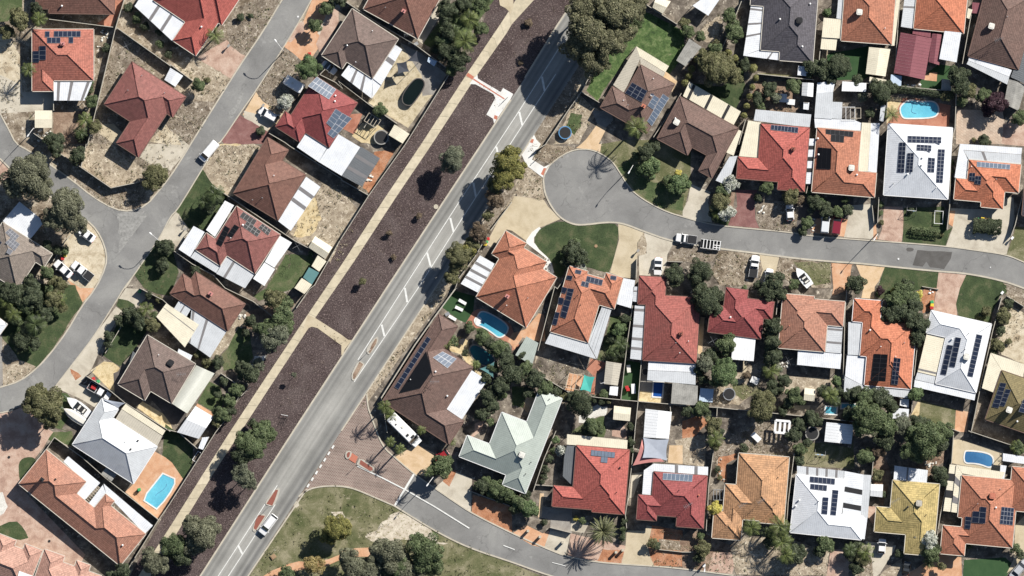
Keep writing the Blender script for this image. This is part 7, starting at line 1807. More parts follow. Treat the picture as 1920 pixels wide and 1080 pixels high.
exec_trees = """
36,38,22,olive 70,18,14,dark 15,62,14,olive 200,90,11,dark 165,165,12,green 172,190,14,green 178,238,13,olive 108,262,15,dark 152,255,12,dark 168,150,10,bright
243,15,11,dark 258,34,11,green 272,50,10,dark 300,60,9,dark 300,82,9,green 316,102,9,dark 452,33,9,dark 470,30,6,dark 372,160,14,green 388,150,7,olive
612,15,15,green 636,-4,18,dark 592,48,14,green 580,128,24,bright,4.5 536,193,16,white 490,246,10,dark 515,262,6,dark
838,20,22,dark 868,5,18,dark 905,5,18,green 840,60,20,dark 835,95,18,dark 860,112,22,dark,3.5 848,130,14,green 815,92,11,dark 900,55,14,green 833,78,16,green 713,207,15,green
1106,60,42,eucb,10.5 1150,24,38,eucb,11 1086,90,33,eucb,9 1138,82,31,eucb,10 1112,118,30,eucb,8.5 1190,14,24,eucb,8 1098,18,36,eucb,9.5 1165,62,26,eucb,8 1195,40,14,green,3
992,43,9,brown,0.7 976,118,6,brown,0.4
1378,60,20,green,3.5 1368,30,14,green,3 1345,130,34,olive,4.5 1325,115,22,olive,4 1372,140,20,olive,3.5 1340,95,16,green,3 1551,24,9,bright 1570,125,24,dark,3 1545,130,20,dark,2.5 1522,128,18,dark,2.5 1555,148,14,dark,2
1487,162,16,green,3 1442,167,15,dark,2 1420,185,14,dark,2 1455,185,11,grey,1.5 1425,200,10,green,1.5 1395,122,14,dark,2 1290,58,14,green,2 1312,70,12,green,2 1283,45,12,olive,2 1342,85,12,olive,2
1650,172,24,dark,3 1665,165,16,dark,2.5 1775,180,12,olive,2 1797,145,22,dark,4 1800,165,17,dark,3.5 1818,172,14,olive,2.5 1842,178,15,green,3 1865,190,22,purple,3.2 1850,205,14,purple,2 1804,190,12,green,2 1912,222,15,green,2.5 1845,265,13,dark,1.2 1826,262,5,olive 1632,212,11,dark,1.5 1618,180,12,grey,1.5 1605,150,12,dark,2
50,330,40,euc,6.5 80,355,24,euc,5 72,315,28,euc,6.5 125,388,36,euc,6.5 140,415,26,euc,5.5 110,410,26,euc,5.5 30,350,22,euc,5.5 105,278,18,dark,3 95,262,14,dark,3 148,292,17,dark,3 290,333,24,olive,3.5 302,328,16,olive,3.5
88,462,12,dark,2 108,468,11,dark,2 122,470,10,green,1.5 88,512,15,green,2.5 100,528,12,olive,2 115,535,14,olive,2.5 58,530,16,dark,2.5 30,552,22,dark,3 48,570,16,green,3
308,462,17,dark,2.2 306,497,15,dark,1.6 367,506,12,dark,1.5 318,462,12,dark,1.8 583,476,6,green 405,372,14,dark,3 390,385,16,dark,3
850,298,24,grey,5.4 838,310,14,grey,4.6
952,300,29,yellow,7 945,330,25,yellow,6.4 968,318,20,yellow,6 932,378,17,brown,5.5 922,365,12,brown,5 899,435,20,brown,6 928,350,16,olive,5 885,458,17,olive,5 848,520,14,olive,4.4 915,405,12,olive,4.5 862,480,25,olive,5.5 855,500,15,olive,4.5 878,470,16,yellow,5 905,450,10,brown,4
679,527,8,olive,1.6 785,405,7,brown,0.9 730,437,7,brown,1.0 738,482,6,brown,0.6
1072,472,20,dark,3 1090,482,16,dark,2.8 1060,490,12,dark,2 1078,455,10,green,1.8 1092,502,9,white,1.2
1218,315,21,bright,2.6 1200,318,12,bright,2 1270,345,22,bright,2.4 1252,340,12,green,1.5 1210,285,17,dark,3 1228,275,12,dark,2.5 1272,325,8,gold,1.2 1193,292,10,green,1.8 1285,345,12,bright,2
1348,378,20,olive,3 1370,345,17,white,2.6 1362,398,18,white,2.4 1355,358,14,green,2.6 1345,400,16,dark,1.8 1437,352,14,green,2.2 1420,372,10,dark,1.5 1482,366,18,olive,2.2 1500,375,10,brown,1.4
1528,378,16,dark,2 1550,395,15,dark,1.8 1512,418,13,green,1.6 1520,395,8,grey,1 1505,435,10,dark,1.4 1570,398,12,green,1.6 1590,392,12,dark,1.6 1540,375,8,bright,1.4 1585,375,8,green,1.4 1515,362,8,bright,1.2
1262,516,20,dark,3 1312,510,24,dark,3.5 1325,565,28,dark,4 1308,535,16,dark,3 1338,550,16,dark,3 1345,580,14,dark,3 1312,545,10,green,2 1312,530,8,olive,1.5
1452,530,22,dark,3 1440,548,18,dark,3 1462,552,15,dark,2.5 1488,533,12,green,1.8 1420,535,10,dark,1.5 1396,540,6,green
1782,322,7,green 1784,305,6,green 1781,337,6,green 1604,533,19,dark,3 1650,545,10,purple,1.2 1677,545,7,gold,1 1724,552,9,gold,1.1 1720,562,7,gold,1 1692,545,22,green,2.2 1708,560,16,green,2 1700,535,14,dark,1.8
1652,383,7,green 1650,400,7,green 1652,418,6,olive 1708,395,6,dark,.8 1766,440,5,olive
12,548,18,dark,2.5 65,555,22,dark,3.5 100,560,18,olive,3.5 85,585,18,dark,3 55,575,14,green,2.5 40,640,18,dark,2.5 65,645,14,dark,2.5 52,618,14,dark,2.5 118,575,12,olive,2.5 95,545,12,green,2 30,600,14,green,2
245,592,18,dark,2.2 262,602,18,dark,2.6 285,608,15,olive,2.6 225,600,12,dark,2 290,592,10,green,2 205,630,12,dark,1.6 203,645,9,dark,1.4 280,552,9,dark,1.5 298,560,8,olive,1.3
85,757,35,olive,5.6 70,745,22,olive,5.5 98,770,22,olive,5.2 95,790,16,olive,4.5 75,730,14,olive,4.8
518,560,21,olive,3.6 535,568,16,green,3.4 530,595,22,green,4.6 525,625,22,grey,5.2 508,640,20,grey,5 498,618,18,green,4.5 540,615,14,green,4 470,602,12,dark,2 480,615,9,dark,1.6 460,625,9,dark,1.2 485,682,13,grey,1.8 467,700,20,dark,3 452,692,15,dark,2.4 445,732,15,green,2.5 430,752,14,green,2.2 432,770,13,dark,2 415,778,17,green,2.6 408,790,12,olive,2 408,680,13,dark,1.6 388,678,12,olive,1.4 372,665,9,olive,1.2 420,715,10,dark,2 408,740,8,dark,1.5
552,703,6,grey,2.6 495,803,20,green,3.5 507,815,14,green,3 475,795,12,dark,2
905,632,15,green,2 880,614,12,green,1.6 918,645,14,dark,2.2 935,655,18,green,3 950,672,18,dark,3.4 955,700,19,dark,3.4 937,722,18,dark,3.4 915,742,16,dark,3 905,778,15,dark,2.6 925,760,14,dark,2.6 895,683,8,bright,1.2 872,662,8,dark,1.4 925,690,12,green,2.6 912,710,12,dark,2.4 940,740,11,green,2.2 920,790,9,green,1.6 850,640,11,green,1.8 838,640,8,bright,1.4
967,700,19,dark,3 985,690,14,green,2.6 1002,712,20,dark,3 1022,727,15,green,2.6 978,665,10,dark,2 1040,735,12,dark,2.2 1058,745,10,olive,1.8 990,735,12,dark,2.2 1090,758,24,dark,4 1078,745,15,dark,3 1110,798,17,green,3 1100,808,12,dark,2 1125,805,10,green,1.8 1127,753,8,dark,1.2 1113,748,8,dark,1.2 1140,752,7,olive,1 1160,617,14,bright,2.2 1145,635,11,dark,1.6 1172,600,12,dark,1.8 1150,668,12,dark,1.4 1168,665,9,dark,1.2 1132,737,10,green,1.2 1183,800,9,dark,1.4
1360,648,18,green,3 1365,632,12,green,2.6 1332,665,16,dark,2.2 1358,700,28,bright,4.4 1345,712,16,green,3.6 1322,680,18,grey,3.4 1310,695,12,dark,2.4 1318,712,12,dark,2.2 1450,610,17,dark,3.6 1448,640,16,dark,3.6 1450,668,16,dark,3.4 1446,720,12,dark,2.4 1448,735,10,dark,2.2 1470,712,13,dark,2 1462,730,10,dark,1.6 1400,703,9,brown,1.4 1427,762,28,olive,4.6 1437,750,16,olive,4.4 1487,740,17,green,2.6 1478,755,12,dark,2 1502,752,10,green,1.6 1467,770,11,dark,1.6 1567,715,11,bright,1.8 1545,735,14,dark,2.6 1572,735,12,dark,2 1520,783,15,dark,2.4 1497,797,14,dark,2.4 1535,790,10,dark,2 1337,797,18,olive,3 1350,810,10,dark,2 1287,772,12,dark,2 1312,765,15,green,2.4 1325,775,10,dark,2 1590,775,13,dark,2 1592,742,14,dark,2.4 1455,690,12,grey,2 1480,760,8,olive,1.4 1487,815,16,dark,2.6 1500,840,13,green,2 1498,862,12,dark,1.8 1512,830,10,dark,2
1670,590,18,dark,3 1690,585,20,dark,3.2 1705,595,20,dark,3.4 1722,607,19,dark,3.4 1720,632,17,dark,3.2 1680,562,20,green,2.8 1695,552,16,green,2.6 1712,575,16,dark,3 1658,585,12,dark,2.5 1882,592,16,olive,2 1890,570,12,dark,1.6 1875,620,11,dark,1.6 1868,648,13,olive,1.8 1862,660,9,dark,1.4 1850,584,11,olive,1.3 1840,592,7,dark
1715,738,15,bright,2.8 1650,748,22,dark,4 1622,745,18,green,4 1632,782,32,green,5.4 1612,770,20,green,5 1662,797,22,green,4.6 1690,795,20,grey,4 1717,790,15,dark,3 1735,798,14,dark,2.6 1670,760,14,dark,3 1605,735,14,dark,3 1700,812,14,dark,3 1610,800,16,green,4
1735,825,38,green,5.8 1712,842,24,green,5 1762,810,22,green,5 1755,835,20,dark,5 1718,812,20,green,4.6 1622,855,17,green,2.8 1657,822,20,dark,3.4 1648,845,13,brown,2.6 1645,890,13,olive,1.8 1762,887,18,dark,2.4 1765,905,12,dark,2 1655,928,8,dark,1.2 1907,840,14,green,2 1890,640,7,olive,1
468,832,28,green,4.6 455,850,20,dark,4.2 485,818,20,green,4.4 480,840,20,green,4.2 458,893,23,grey,5 448,882,14,grey,4.4 470,905,14,grey,4.2
380,1000,34,euc,5.6 362,985,20,euc,5 395,985,18,euc,5 365,1020,22,euc,5 328,1022,24,green,4.8 340,1045,20,dark,4.2 292,1055,24,euc,4.6 282,1040,15,euc,4.2 230,1070,16,dark,2.4 210,1078,12,dark,2
630,992,26,yellow,4.4 615,1005,15,yellow,3.6 645,985,16,yellow,4 587,1058,21,autumn,3.4 537,1077,16,green,2.6
735,1040,34,euc,5.6 715,1030,22,euc,5.2 750,1060,26,green,5 800,1035,36,green,5.8 785,1015,20,green,5.4 812,1055,24,green,5 765,1072,30,euc,5 662,1060,28,euc,4.6 697,1068,26,euc,4.4 650,1045,18,euc,4.2 725,1078,24,dark,4.2
827,875,21,green,3.6 815,880,14,dark,3 838,862,12,green,3 905,912,15,dark,2 928,915,17,green,2.2 952,925,15,green,2.2 975,942,16,green,2.2 992,955,19,bright,2.4 940,932,12,dark,1.8 912,900,10,green,1.8 965,955,12,dark,1.8 985,925,12,dark,1.8 870,840,9,dark,1.4
1052,845,12,white,1.6 1043,825,9,bright,1.5 1038,845,8,green,1.2 1030,860,9,dark,1.3 1022,880,9,dark,1.2 1020,893,8,dark,1.1 1016,904,7,dark,1 1020,980,7,dark,.9 1092,975,8,green,1.2 1080,972,6,gold 1170,978,8,dark,1.6 1167,1008,7,dark,1.2 1168,992,7,green,1.4 1222,1018,11,olive,1.8 1232,1022,9,dark,1.2 1183,830,8,dark,1.8 1183,845,7,dark,1.6
1340,952,14,gold,2.6 1317,1028,15,olive,2 1313,1005,9,green,1.4 1310,1045,12,dark,1.4 1485,1040,22,dark,2.6 1500,1035,14,dark,2.2 1547,1020,18,green,2.2 1535,1035,12,dark,1.8 1597,1037,15,dark,2.2 1605,1020,12,dark,2 1445,1015,14,dark,2 1395,840,10,dark,1 1340,835,12,olive,2 1345,880,7,dark,.8 1350,895,6,olive,.7
1740,1012,18,white,3.6 1745,1035,18,green,3.4 1722,1008,12,white,3 1755,1028,12,dark,3 1817,1022,8,green,1.3 1902,1027,12,green,2 1912,1040,10,dark,1.6 1685,1037,10,dark,1.4 1615,1045,16,olive,2.4 1605,1065,14,dark,2 1600,1030,10,dark,1.5 1765,1062,9,olive,2
"""
for tok in exec_trees.split():
    a = tok.split(','); tree(float(a[0]), float(a[1]), float(a[2]), a[3], float(a[4]) if len(a) > 4 else None)
for a in ((75, 38, 18, 4.5), (55, 132, 17, 5), (160, 225, 18, 3.5), (152, 248, 16, 3, 'palmd'), (405, 68, 20, 4.5), (880, 38, 22, 5), (872, 78, 27, 6), (852, 62, 18, 4, 'palmd'), (1192, 240, 25, 8.6),
          (1670, 215, 18, 5), (405, 365, 24, 5.5, 'palmd'), (385, 378, 18, 4.5, 'palmd'), (68, 608, 26, 4.6, 'palmd'), (25, 588, 18, 3.5), (15, 565, 18, 3.2), (30, 545, 14, 3), (110, 560, 18, 3.5), (82, 582, 16, 3.5), (275, 580, 18, 3.2),
          (722, 762, 16, 6.2), (732, 778, 14, 4.4), (790, 806, 11, 3.4), (750, 842, 13, 5), (732, 828, 12, 4.6), (838, 645, 11, 2.6), (892, 683, 11, 2.6), (1165, 645, 17, 3, 'palmd'), (1150, 660, 12, 2.4, 'palmd'), (1445, 695, 20, 3), (1555, 740, 20, 3.8), (1565, 752, 14, 3, 'palmd'),
          (1340, 822, 20, 3.6), (1408, 988, 21, 5), (1460, 985, 24, 6), (1465, 1015, 24, 5.5), (1472, 1040, 20, 4.5), (1450, 1000, 16, 4), (1622, 1035, 20, 4), (1906, 838, 16, 2.4), (848, 828, 10, 2.5), (1345, 400, 14, 3), (1360, 130, 0.1, 1), (803, 885, 12, 6.5, 'palmd'), (1740, 1055, 14, 2.5), (1592, 1030, 16, 3.5, 'palmd'), (1890, 70, 0.1, 1), (1435, 998, 12, 3, 'palmd')):
    if a[2] > 1: palm(*a)
palm(1130, 995, 34, 5.2, 'datep', 'date', "broad date palm with a full round head of fronds")
for (x, y, r) in ((1316, 99, 8), (1307, 112, 9), (1297, 129, 9), (1291, 143, 9), (1284, 155, 9), (1365, 99, 9), (1378, 110, 9), (1412, 128, 11), (1417, 146, 8), (1410, 164, 8), (1405, 181, 8), (1400, 199, 8), (1395, 217, 8)): cypress(x, y, r)
hedge("F 330,668 500,685 660,712", 1.5, 2.2, 'dark', "dark leafy hedge behind the kidney shaped pool", 1)
hedge("L 440,645 640,672", 1.6, 1.3, 'green', "boxy clipped hedge on the small square lawn", 2)
hedge("L 905,612 1100,625", 3.0, 2.0, 'dark', "thick rounded oval hedge on the concrete forecourt", 3)
hedge("Q 675,250 655,560", 2.6, 3.6, 'dark', "tall dark hedge column between two houses", 4)
hedge("U 1000,400 1120,440 1280,520 V 60,560", 1.6, 1.6, 'green', "leafy front hedge below the pale green metal house", 5)
hedge("V 845,640 830,810", .8, 1.4, 'dark', "narrow hedge right of the big date palm", 6)
hedge("V 885,40 880,130", .7, 1.6, 'dark', "short dark hedge beside the shade sail", 7)

for i, (s, sc) in enumerate((("I 375,665", 1.1), ("I 590,540", 1.2), ("N 930,660", 1.8), ("D 140,170", 1.3), ("I 395,850", .9), ("D 55,470", .8), ("C 840,1020", .9), ("H 900,900", 1.6), ("N 480,760", 1.2))):
    x, y = W(P1(s)); root = empty('leafless_sapling', (x, y, 0)); put('branches', TW[i % 3], None, root, (0, 0, 0), (sc * 1.1, sc * 1.1, sc), i * 1.3); auto(root, "thin leafless sapling", 'sapling', P1(s), 'saplings in the mulch')

# ---- weeds, tufts and fallen leaves on the rough ground (uncountable)
def scatter(name, areas, dens, kind, seed, rr=(.12, .38), zz=.22, ls=.13):
    r = random.Random(seed); mb = MB()
    for s in areas:
        P = WP(s); x0 = min(p[0] for p in P); x1 = max(p[0] for p in P); y0 = min(p[1] for p in P); y1 = max(p[1] for p in P)
        for _ in range(int((x1 - x0) * (y1 - y0) * dens)):
            x, y = r.uniform(x0, x1), r.uniform(y0, y1); c = False
            for i in range(len(P)):
                a, b = P[i], P[(i + 1) % len(P)]
                if (a[1] > y) != (b[1] > y) and x < (b[0] - a[0]) * (y - a[1]) / (b[1] - a[1]) + a[0]: c = not c
            if not c or mnoise.noise(Vector((x * .16, y * .16, seed))) < -.08: continue
            q = r.uniform(*rr)
            for _ in range(r.randint(3, 9)): leaf(mb, Vector((x + r.gauss(0, q * .6), y + r.gauss(0, q * .6), r.uniform(.06, zz))), ls * r.uniform(.5, 1.1), Vector((0, 0, .8)), r)
    tag(mb.build(name, LF_[kind]), None, 'ground cover', None, 'stuff')['label'] = {'dry_weeds': 'straw coloured weeds and tufts scattered over the dry verges and yards', 'green_weeds': 'low green weeds and seedlings growing on rough ground and lawn edges', 'leaf_litter': 'brown fallen leaves and twigs under trees and on the mulch strip'}[name]
LF_['straw'] = leaf_mat('dry_grass_blades', (0.20, 0.15, 0.09), (0.36, 0.30, 0.20), (0.58, 0.52, 0.40)); LF_['litter'] = leaf_mat('fallen_leaves', (0.06, 0.045, 0.035), (0.12, 0.09, 0.07), (0.24, 0.19, 0.15))
ROUGH = ["A 880,210 1280,470 B 0,470 450,600 150,1080 Z 320,330 G 1250,250 1040,285 845,325 610,180 640,0 A 660,1000 850,330", "B 420,180 480,60 700,-20 850,-10 560,420 440,340", "B 850,360 940,430 1000,640 860,860 740,800 640,690", "G 540,260 850,340 1090,290 1250,260 1100,460 980,505 860,490 700,400",
    "K 270,800 540,825 590,860 600,930 520,1060 280,1060 210,960", "K 730,845 1110,895 1110,1080 980,1080 780,1020 700,960", "K 0,775 400,810 240,880 60,890 0,880", "Q 560,1020 700,980 700,1080 W 840,100 820,190 430,160 300,180 250,300 240,110 430,0", "W 360,860 470,790 800,800 1100,900 1080,1080 400,1070",
    "J 110,165 235,262 240,370 250,420 40,400 20,300", "J 120,0 480,30 290,150 150,110", "I 0,300 300,60 H 1280,900 900,690 1140,300", "D 500,700 660,830 560,960 320,1080", "X 440,290 680,60 690,220 560,370", "X 0,1000 140,970 150,1100 0,1100", "W 0,730 380,860 370,1060 0,1030", "R 1130,60 1400,260 1400,620 1080,430", "A 0,280 150,420 170,800 0,850", "Q 180,750 560,560 600,720 420,880 230,870",
    "E 180,120 460,0 420,320 100,260", "E 540,620 880,600 880,830 540,880", "L 1100,1020 1260,1080 R 1280,160 1150,60", "Z 672,778 700,740 800,600 860,520 930,420 990,330 1000,300 805,580 690,730", "H 360,10 620,0 690,40 480,380 300,310", "M 20,610 270,590 150,690 25,735", "K 545,440 880,440 860,660 580,632", "V 1050,700 W 0,760 0,1010 V 1065,1005", "P 180,510 560,620 400,740 230,670"]
scatter('dry_weeds', ROUGH, 1.5, 'straw', 3); scatter('green_weeds', ROUGH + ["Z 580,917 630,910 705,932 840,1007 960,1057 1045,1095 455,1095", "J 780,180 870,120 960,250 1290,380 1290,500 1120,480 930,350", "G 1010,980 1100,830 1200,730 M 1280,60 1080,0"], .55, 'olive', 5, (.15, .5), .3, .15)
scatter('leaf_litter', ROUGH + ["Z 925,5 905,45 841,141 761,270 640,447 556,577 442,760 320,942 250,1060 325,975 431,808 495,710 577,587 640,495 723,367 877,134 943,36", "Z 1001,5 960,50 895,145 810,274 743,372 664,493 600,600 515,716 451,814 345,982 280,1090 366,1090 549,808 725,538 903,268 985,145 1080,0", "Z 850,520 1000,285 1180,-10 1166,-5 1000,250", "M 0,0 560,-20 380,480 0,300"], .9, 'litter', 9, (.1, .45), .12, .09)

# ================================================================== SMALL THINGS
def thing(name, look, cat, s, group=None, hint=None, rz=0.0):
    p = P1(s); x, y = W(p); o = empty(name, (x, y, 0), rz); return auto(o, look, cat, p, group, hint)
def bin_(s, lid):
    t = thing('wheelie_bin', {'red': 'red', 'yellow': 'yellow', 'green': 'green'}[lid] + ' lidded wheelie bin', 'bin', s, 'wheelie bins', rz=rnd.uniform(-.3, .3))
    mb = MB(); mb.loft([[(-.22, -.24, .08), (.22, -.24, .08), (.22, .24, .08), (-.22, .24, .08)], [(-.3, -.3, .95), (.3, -.3, .95), (.3, .3, .95), (-.3, .3, .95)]]); mb.build('bin_body', M['fence_g'], t)
    mb = MB(); mb.loft([[(-.34, -.34, .96), (.38, -.34, .96), (.38, .34, .96), (-.34, .34, .96)], [(-.3, -.28, 1.06), (.28, -.28, 1.04), (.28, .28, 1.04), (-.3, .28, 1.06)]]); mb.build('lid', M[lid], t)
    for sg in (-1, 1): mb = MB(); mb.tube((-.25, sg * .2, .1), (-.25, sg * .28, .1), .1, .1, 10); mb.build('wheel', M['rubber'], t)
for s, c in (("B 1040,405", 'red'), ("B 1028,428", 'green'), ("I 1100,712", 'red'), ("I 1088,732", 'green'), ("I 1080,752", 'yellow'), ("G 488,835", 'yellow'), ("G 470,860", 'red'), ("M 702,680", 'red'), ("M 738,700", 'green'), ("L 930,567", 'green'), ("L 967,562", 'yellow'), ("L 992,567", 'red'), ("R 588,105", 'green'), ("R 588,128", 'yellow'), ("R 585,148", 'red'), ("P 860,745", 'red'), ("G 1048,1105", 'green'), ("S 1045,432", 'green'), ("P 868,762", 'red')): bin_(s, c)
def trampoline(s, r, look, rim='black'):
    t = thing('trampoline', look, 'trampoline', s, 'round trampolines'); mb = MB(); n = 24
    mb.prism([(r * .86 * cos(2 * pi * k / n), r * .86 * sin(2 * pi * k / n)) for k in range(n)], .82, .84); mb.build('jumping_mat', M['black'], t)
    mb = MB(); ribbon(mb, [(r * .94 * cos(2 * pi * k / n), r * .94 * sin(2 * pi * k / n)) for k in range(n)], r * .14, .80, .88, True); mb.build('rim_padding', M[rim], t)
    for k in range(6):
        a = k * pi / 3; mb = MB(); mb.tube((r * .9 * cos(a), r * .9 * sin(a), 0), (r * .9 * cos(a), r * .9 * sin(a), .84), .03, .03, 5); mb.build('leg', M['steel'], t)
trampoline("D 398,995", 1.42, "round trampoline with a pale blue rim", 'mblue' if 'mblue' in M else 'bluepl'); trampoline("C 300,1030", 1.6, "round dark trampoline", 'fence_g'); trampoline("Q 348,795", 1.35, "round water tank like trampoline with pale rim", 'steel')
trampoline("W 970,10", 1.5, "round dark trampoline in a shaded yard", 'fence_g'); trampoline("L 325,0" if False else "P 1000,628", .8, "small round dark trampoline", 'fence_g')
def sail(s, mat, look, h=2.8, sag=.5):
    P = WP(s); c = pts(s); cx = sum(p[0] for p in P) / len(P); cy = sum(p[1] for p in P) / len(P); n = len(P); root = empty('shade_sail'); mb = MB(); K = 6; rng = []
    for i in range(n):
        a, b = P[i], P[(i + 1) % n]
        for k in range(K):
            t = k / K; q = 4 * t * (1 - t) * .12; x = a[0] + (b[0] - a[0]) * t; y = a[1] + (b[1] - a[1]) * t; z0 = h + (.5 if i % 2 else 0); z1 = h + (.5 if (i + 1) % 2 else 0)
            rng.append((x + (cx - x) * q, y + (cy - y) * q, z0 + (z1 - z0) * t - .1 * q))
    for i in range(len(rng)): mb.face([rng[i], rng[(i + 1) % len(rng)], (cx, cy, h + .25)], 0)
    mb.build('sail_cloth', M[mat], root)
    for i, p in enumerate(P): mb = MB(); mb.tube((p[0], p[1], 0), (p[0], p[1], h + (.5 if i % 2 else 0)), .06, .06, 6); mb.build('post', M['steel'], root)
    return auto(root, look, 'shade sail', (sum(p[0] for p in c) / n, sum(p[1] for p in c) / n), 'shade sails')
sail("V 983,40 1175,52 1160,212 978,192", 'greycloth', "large square grey shade sail"); sail("V 975,50 1140,220 905,250", 'pink', "pink triangular shade sail", 2.5)
sail("C 415,475 490,462 510,540 425,557", 'darkcloth', "square charcoal shade sail"); sail("C 490,462 568,385 580,468", 'darkcloth', "triangular charcoal shade sail", 3.0)
sail("O 1040,605 1148,552 1140,670", 'tealcloth', "pale triangular sail by the dark pool", 2.6); sail("M 770,830 945,862 890,900", 'greycloth', "grey corner shade sail", 2.7)
sail("P 540,650 620,665 590,782 510,765", 'turq', "turquoise sheet canopy beside a small deck", 2.0)
def swing(s, w, d, rz, look):
    t = thing('swing_set', look, 'swing set', s, 'garden play frames', rz=rz); h = 2.1
    for x in (-w / 2, w / 2):
        for sg in (-1, 1): mb = MB(); mb.tube((x, sg * d / 2, 0), (x, 0, h), .04, .04, 5); mb.build('leg', M['steel'], t)
    mb = MB(); mb.tube((-w / 2, 0, h), (w / 2, 0, h), .045, .045, 6); mb.build('crossbar', M['white'], t)
    for sg in (-1, 1): mb = MB(); mb.box(-w / 6 * 0 + sg * w / 5, 0, .5, .56, .5, .25); mb.tube((sg * w / 5 - .2, 0, .55), (sg * w / 5 - .2, 0, h), .012, .012, 4); mb.tube((sg * w / 5 + .2, 0, .55), (sg * w / 5 + .2, 0, h), .012, .012, 4); mb.build('swing_seat', M['bluepl'], t)
swing("W 1030,170", 2.2, 2.4, radians(-5), "metal swing frame on a green back lawn"); swing("L 435,500", 2.0, 2.2, radians(-5), "blue and white play frame on the front paving"); swing("P 700,705", 2.2, 1.6, .3, "dark metal frame beside the beige shed")
def frame_box(s, lx, ly, rz, look, name='pergola', cat='pergola', h=2.3, n=4, m='white', w=.1):
    t = thing(name, look, cat, s, 'pergolas and frames', rz=rz)
    for x in (-lx / 2, lx / 2):
        for y in (-ly / 2, ly / 2): mb = MB(); mb.box(x, y, 0, h, .1, .1); mb.build('post', M[m], t)
    for k in range(n + 1): mb = MB(); mb.box(-lx / 2 + lx * k / n, 0, h, h + .1, w, ly); mb.build('slat', M[m], t)
    for y in (-ly / 2, ly / 2): mb = MB(); mb.box(0, y, h + .1, h + .18, lx + .1, w); mb.build('beam', M[m], t)
    return t
frame_box("Q 745,1040", 3.0, 2.6, radians(-5), "open white slatted pergola frame", n=3, w=.5); frame_box("L 640,550", 1.8, 2.7, radians(-3), "low white rectangular frame on the front lawn", 'goal_frame', 'frame', .5, 1)
frame_box("E 1238,855", 2.9, 2.9, 0, "white timber pergola over dark paving", n=3); frame_box("W 265,470", 2.0, 2.2, 0, "skeletal steel frame in the side yard", n=3, m='steel'); frame_box("T 200,185", 1.0, 2.2, radians(-33), "small white framed glass cover", 'cold_frame', 'frame', .6, 1)
frame_box("C 225,905", 2.9, 1.7, radians(-30), "pale green open frame", n=4, m='green') if False else frame_box("C 235,905", 3.0, 2.0, radians(-32), "open timber pergola beside a trampoline", n=4, m='timber_p')
frame_box("S 705,460", 3.6, 1.1, radians(52), "cream slatted pergola over a narrow planting bed", n=6, m='timber_p'); frame_box("P 465,700", 2.9, 3.2, radians(-12), "timber pergola over an orange deck", n=3, m='timber_p'); frame_box("F 15,850", 2.2, 2.2, 0, "pale pergola frame at the yard corner", n=2, m='timber_p')
tag(sheet('paving', WP("P 430,635 540,655 505,780 400,765"), .06, G['orangepave']), kind='structure'); tag(sheet('paving', WP("E 1195,800 1290,805 1290,905 1190,900"), .06, G['darkpave']), kind='structure')
def lounger(s, rz, look):
    t = thing('sun_lounger', look, 'sun lounger', s, 'sun loungers on artificial turf', rz=rz); mb = MB(); mb.box(-.2, 0, .28, .36, 1.3, .65); mb.build('seat', M['white'], t)
    mb = MB(); mb.face([(.45, -.32, .36), (.45, .32, .36), (.95, .32, .72), (.95, -.32, .72)]); mb.face([(.45, .32, .32), (.45, -.32, .32), (.95, -.32, .68), (.95, .32, .68)]); mb.build('backrest', M['white'], t)
    for x in (-.75, .35):
        for y in (-.28, .28): mb = MB(); mb.box(x, y, 0, .28, .05, .05); mb.build('leg', M['white'], t)
lounger("O 885,155", radians(155), "white sun lounger in full sun on artificial turf"); lounger("O 910,105", radians(150), "white sun lounger half in shade near the white patio"); lounger("O 835,225", radians(150), "white sun lounger against the brown house garden")
def table(s, rz, look, n=4, w=1.0, l=1.4, m='offwhite'):
    t = thing('garden_table', look, 'table', s, 'garden tables', rz=rz); mb = MB(); mb.box(0, 0, .70, .75, l, w); mb.build('tabletop', M[m], t)
    for x in (-l / 2 + .1, l / 2 - .1):
        for y in (-w / 2 + .1, w / 2 - .1): mb = MB(); mb.box(x, y, 0, .70, .06, .06); mb.build('leg', M['black'], t)
table("O 905,400", 1.1, "dark garden table by the dark teal pool", m='black'); table("E 742,735", -.05, "white covered table in a cluttered yard", m='white', l=2.2, w=1.8); table("E 810,765", -.1, "second white covered table right of the first", m='white', l=1.8, w=1.2); table("Q 555,690" if False else "Q 540,692", -.4, "tilted white board table on dry grass", m='white', w=1.5, l=1.7)
table("W 550,38", .8, "white board leaning on scrub", m='white', l=1.2, w=2.2); table("P 910,755", .05, "white play table on artificial turf", m='white', l=.9, w=2.1); table("P 875,605", .1, "cream play bench on artificial turf", m='offwhite', l=.8, w=1.6); table("S 1035,440", .9, "dark pool side table", m='black', w=.6, l=.8)
def stones(s, n, sx, sy, look, name='rockery', m='concrete', size=(.15, .35), seed=1, cat='rocks'):
    r = random.Random(seed); t = thing(name, look, cat, s)
    for i in range(n): mb = MB(); mb.ico((r.uniform(-sx, sx), r.uniform(-sy, sy), .1), r.uniform(*size), 1, (1, r.uniform(.6, 1), .6), jit=.2); mb.build('rock', M[m], t)
stones("A 330,1015", 12, 1.4, 1.2, "heap of white boulders below the cream canopy", m='offwhite', size=(.2, .42)); stones("A 770,290", 14, 1.2, 1.8, "pale rubble scattered in the yard", m='offwhite', seed=2)
stones("J 270,905", 7, .6, 1.5, "dark stones in the white curved path", m='fence_g', seed=3); stones("Q 760,570", 10, 1.0, .8, "pile of pale garden stones", m='offwhite', seed=4); stones("I 210,255", 8, .7, .8, "white stones beside the charcoal carport", m='offwhite', seed=5); stones("N 540,215", 8, .8, .6, "white stones by the brown house corner", m='offwhite', seed=6)
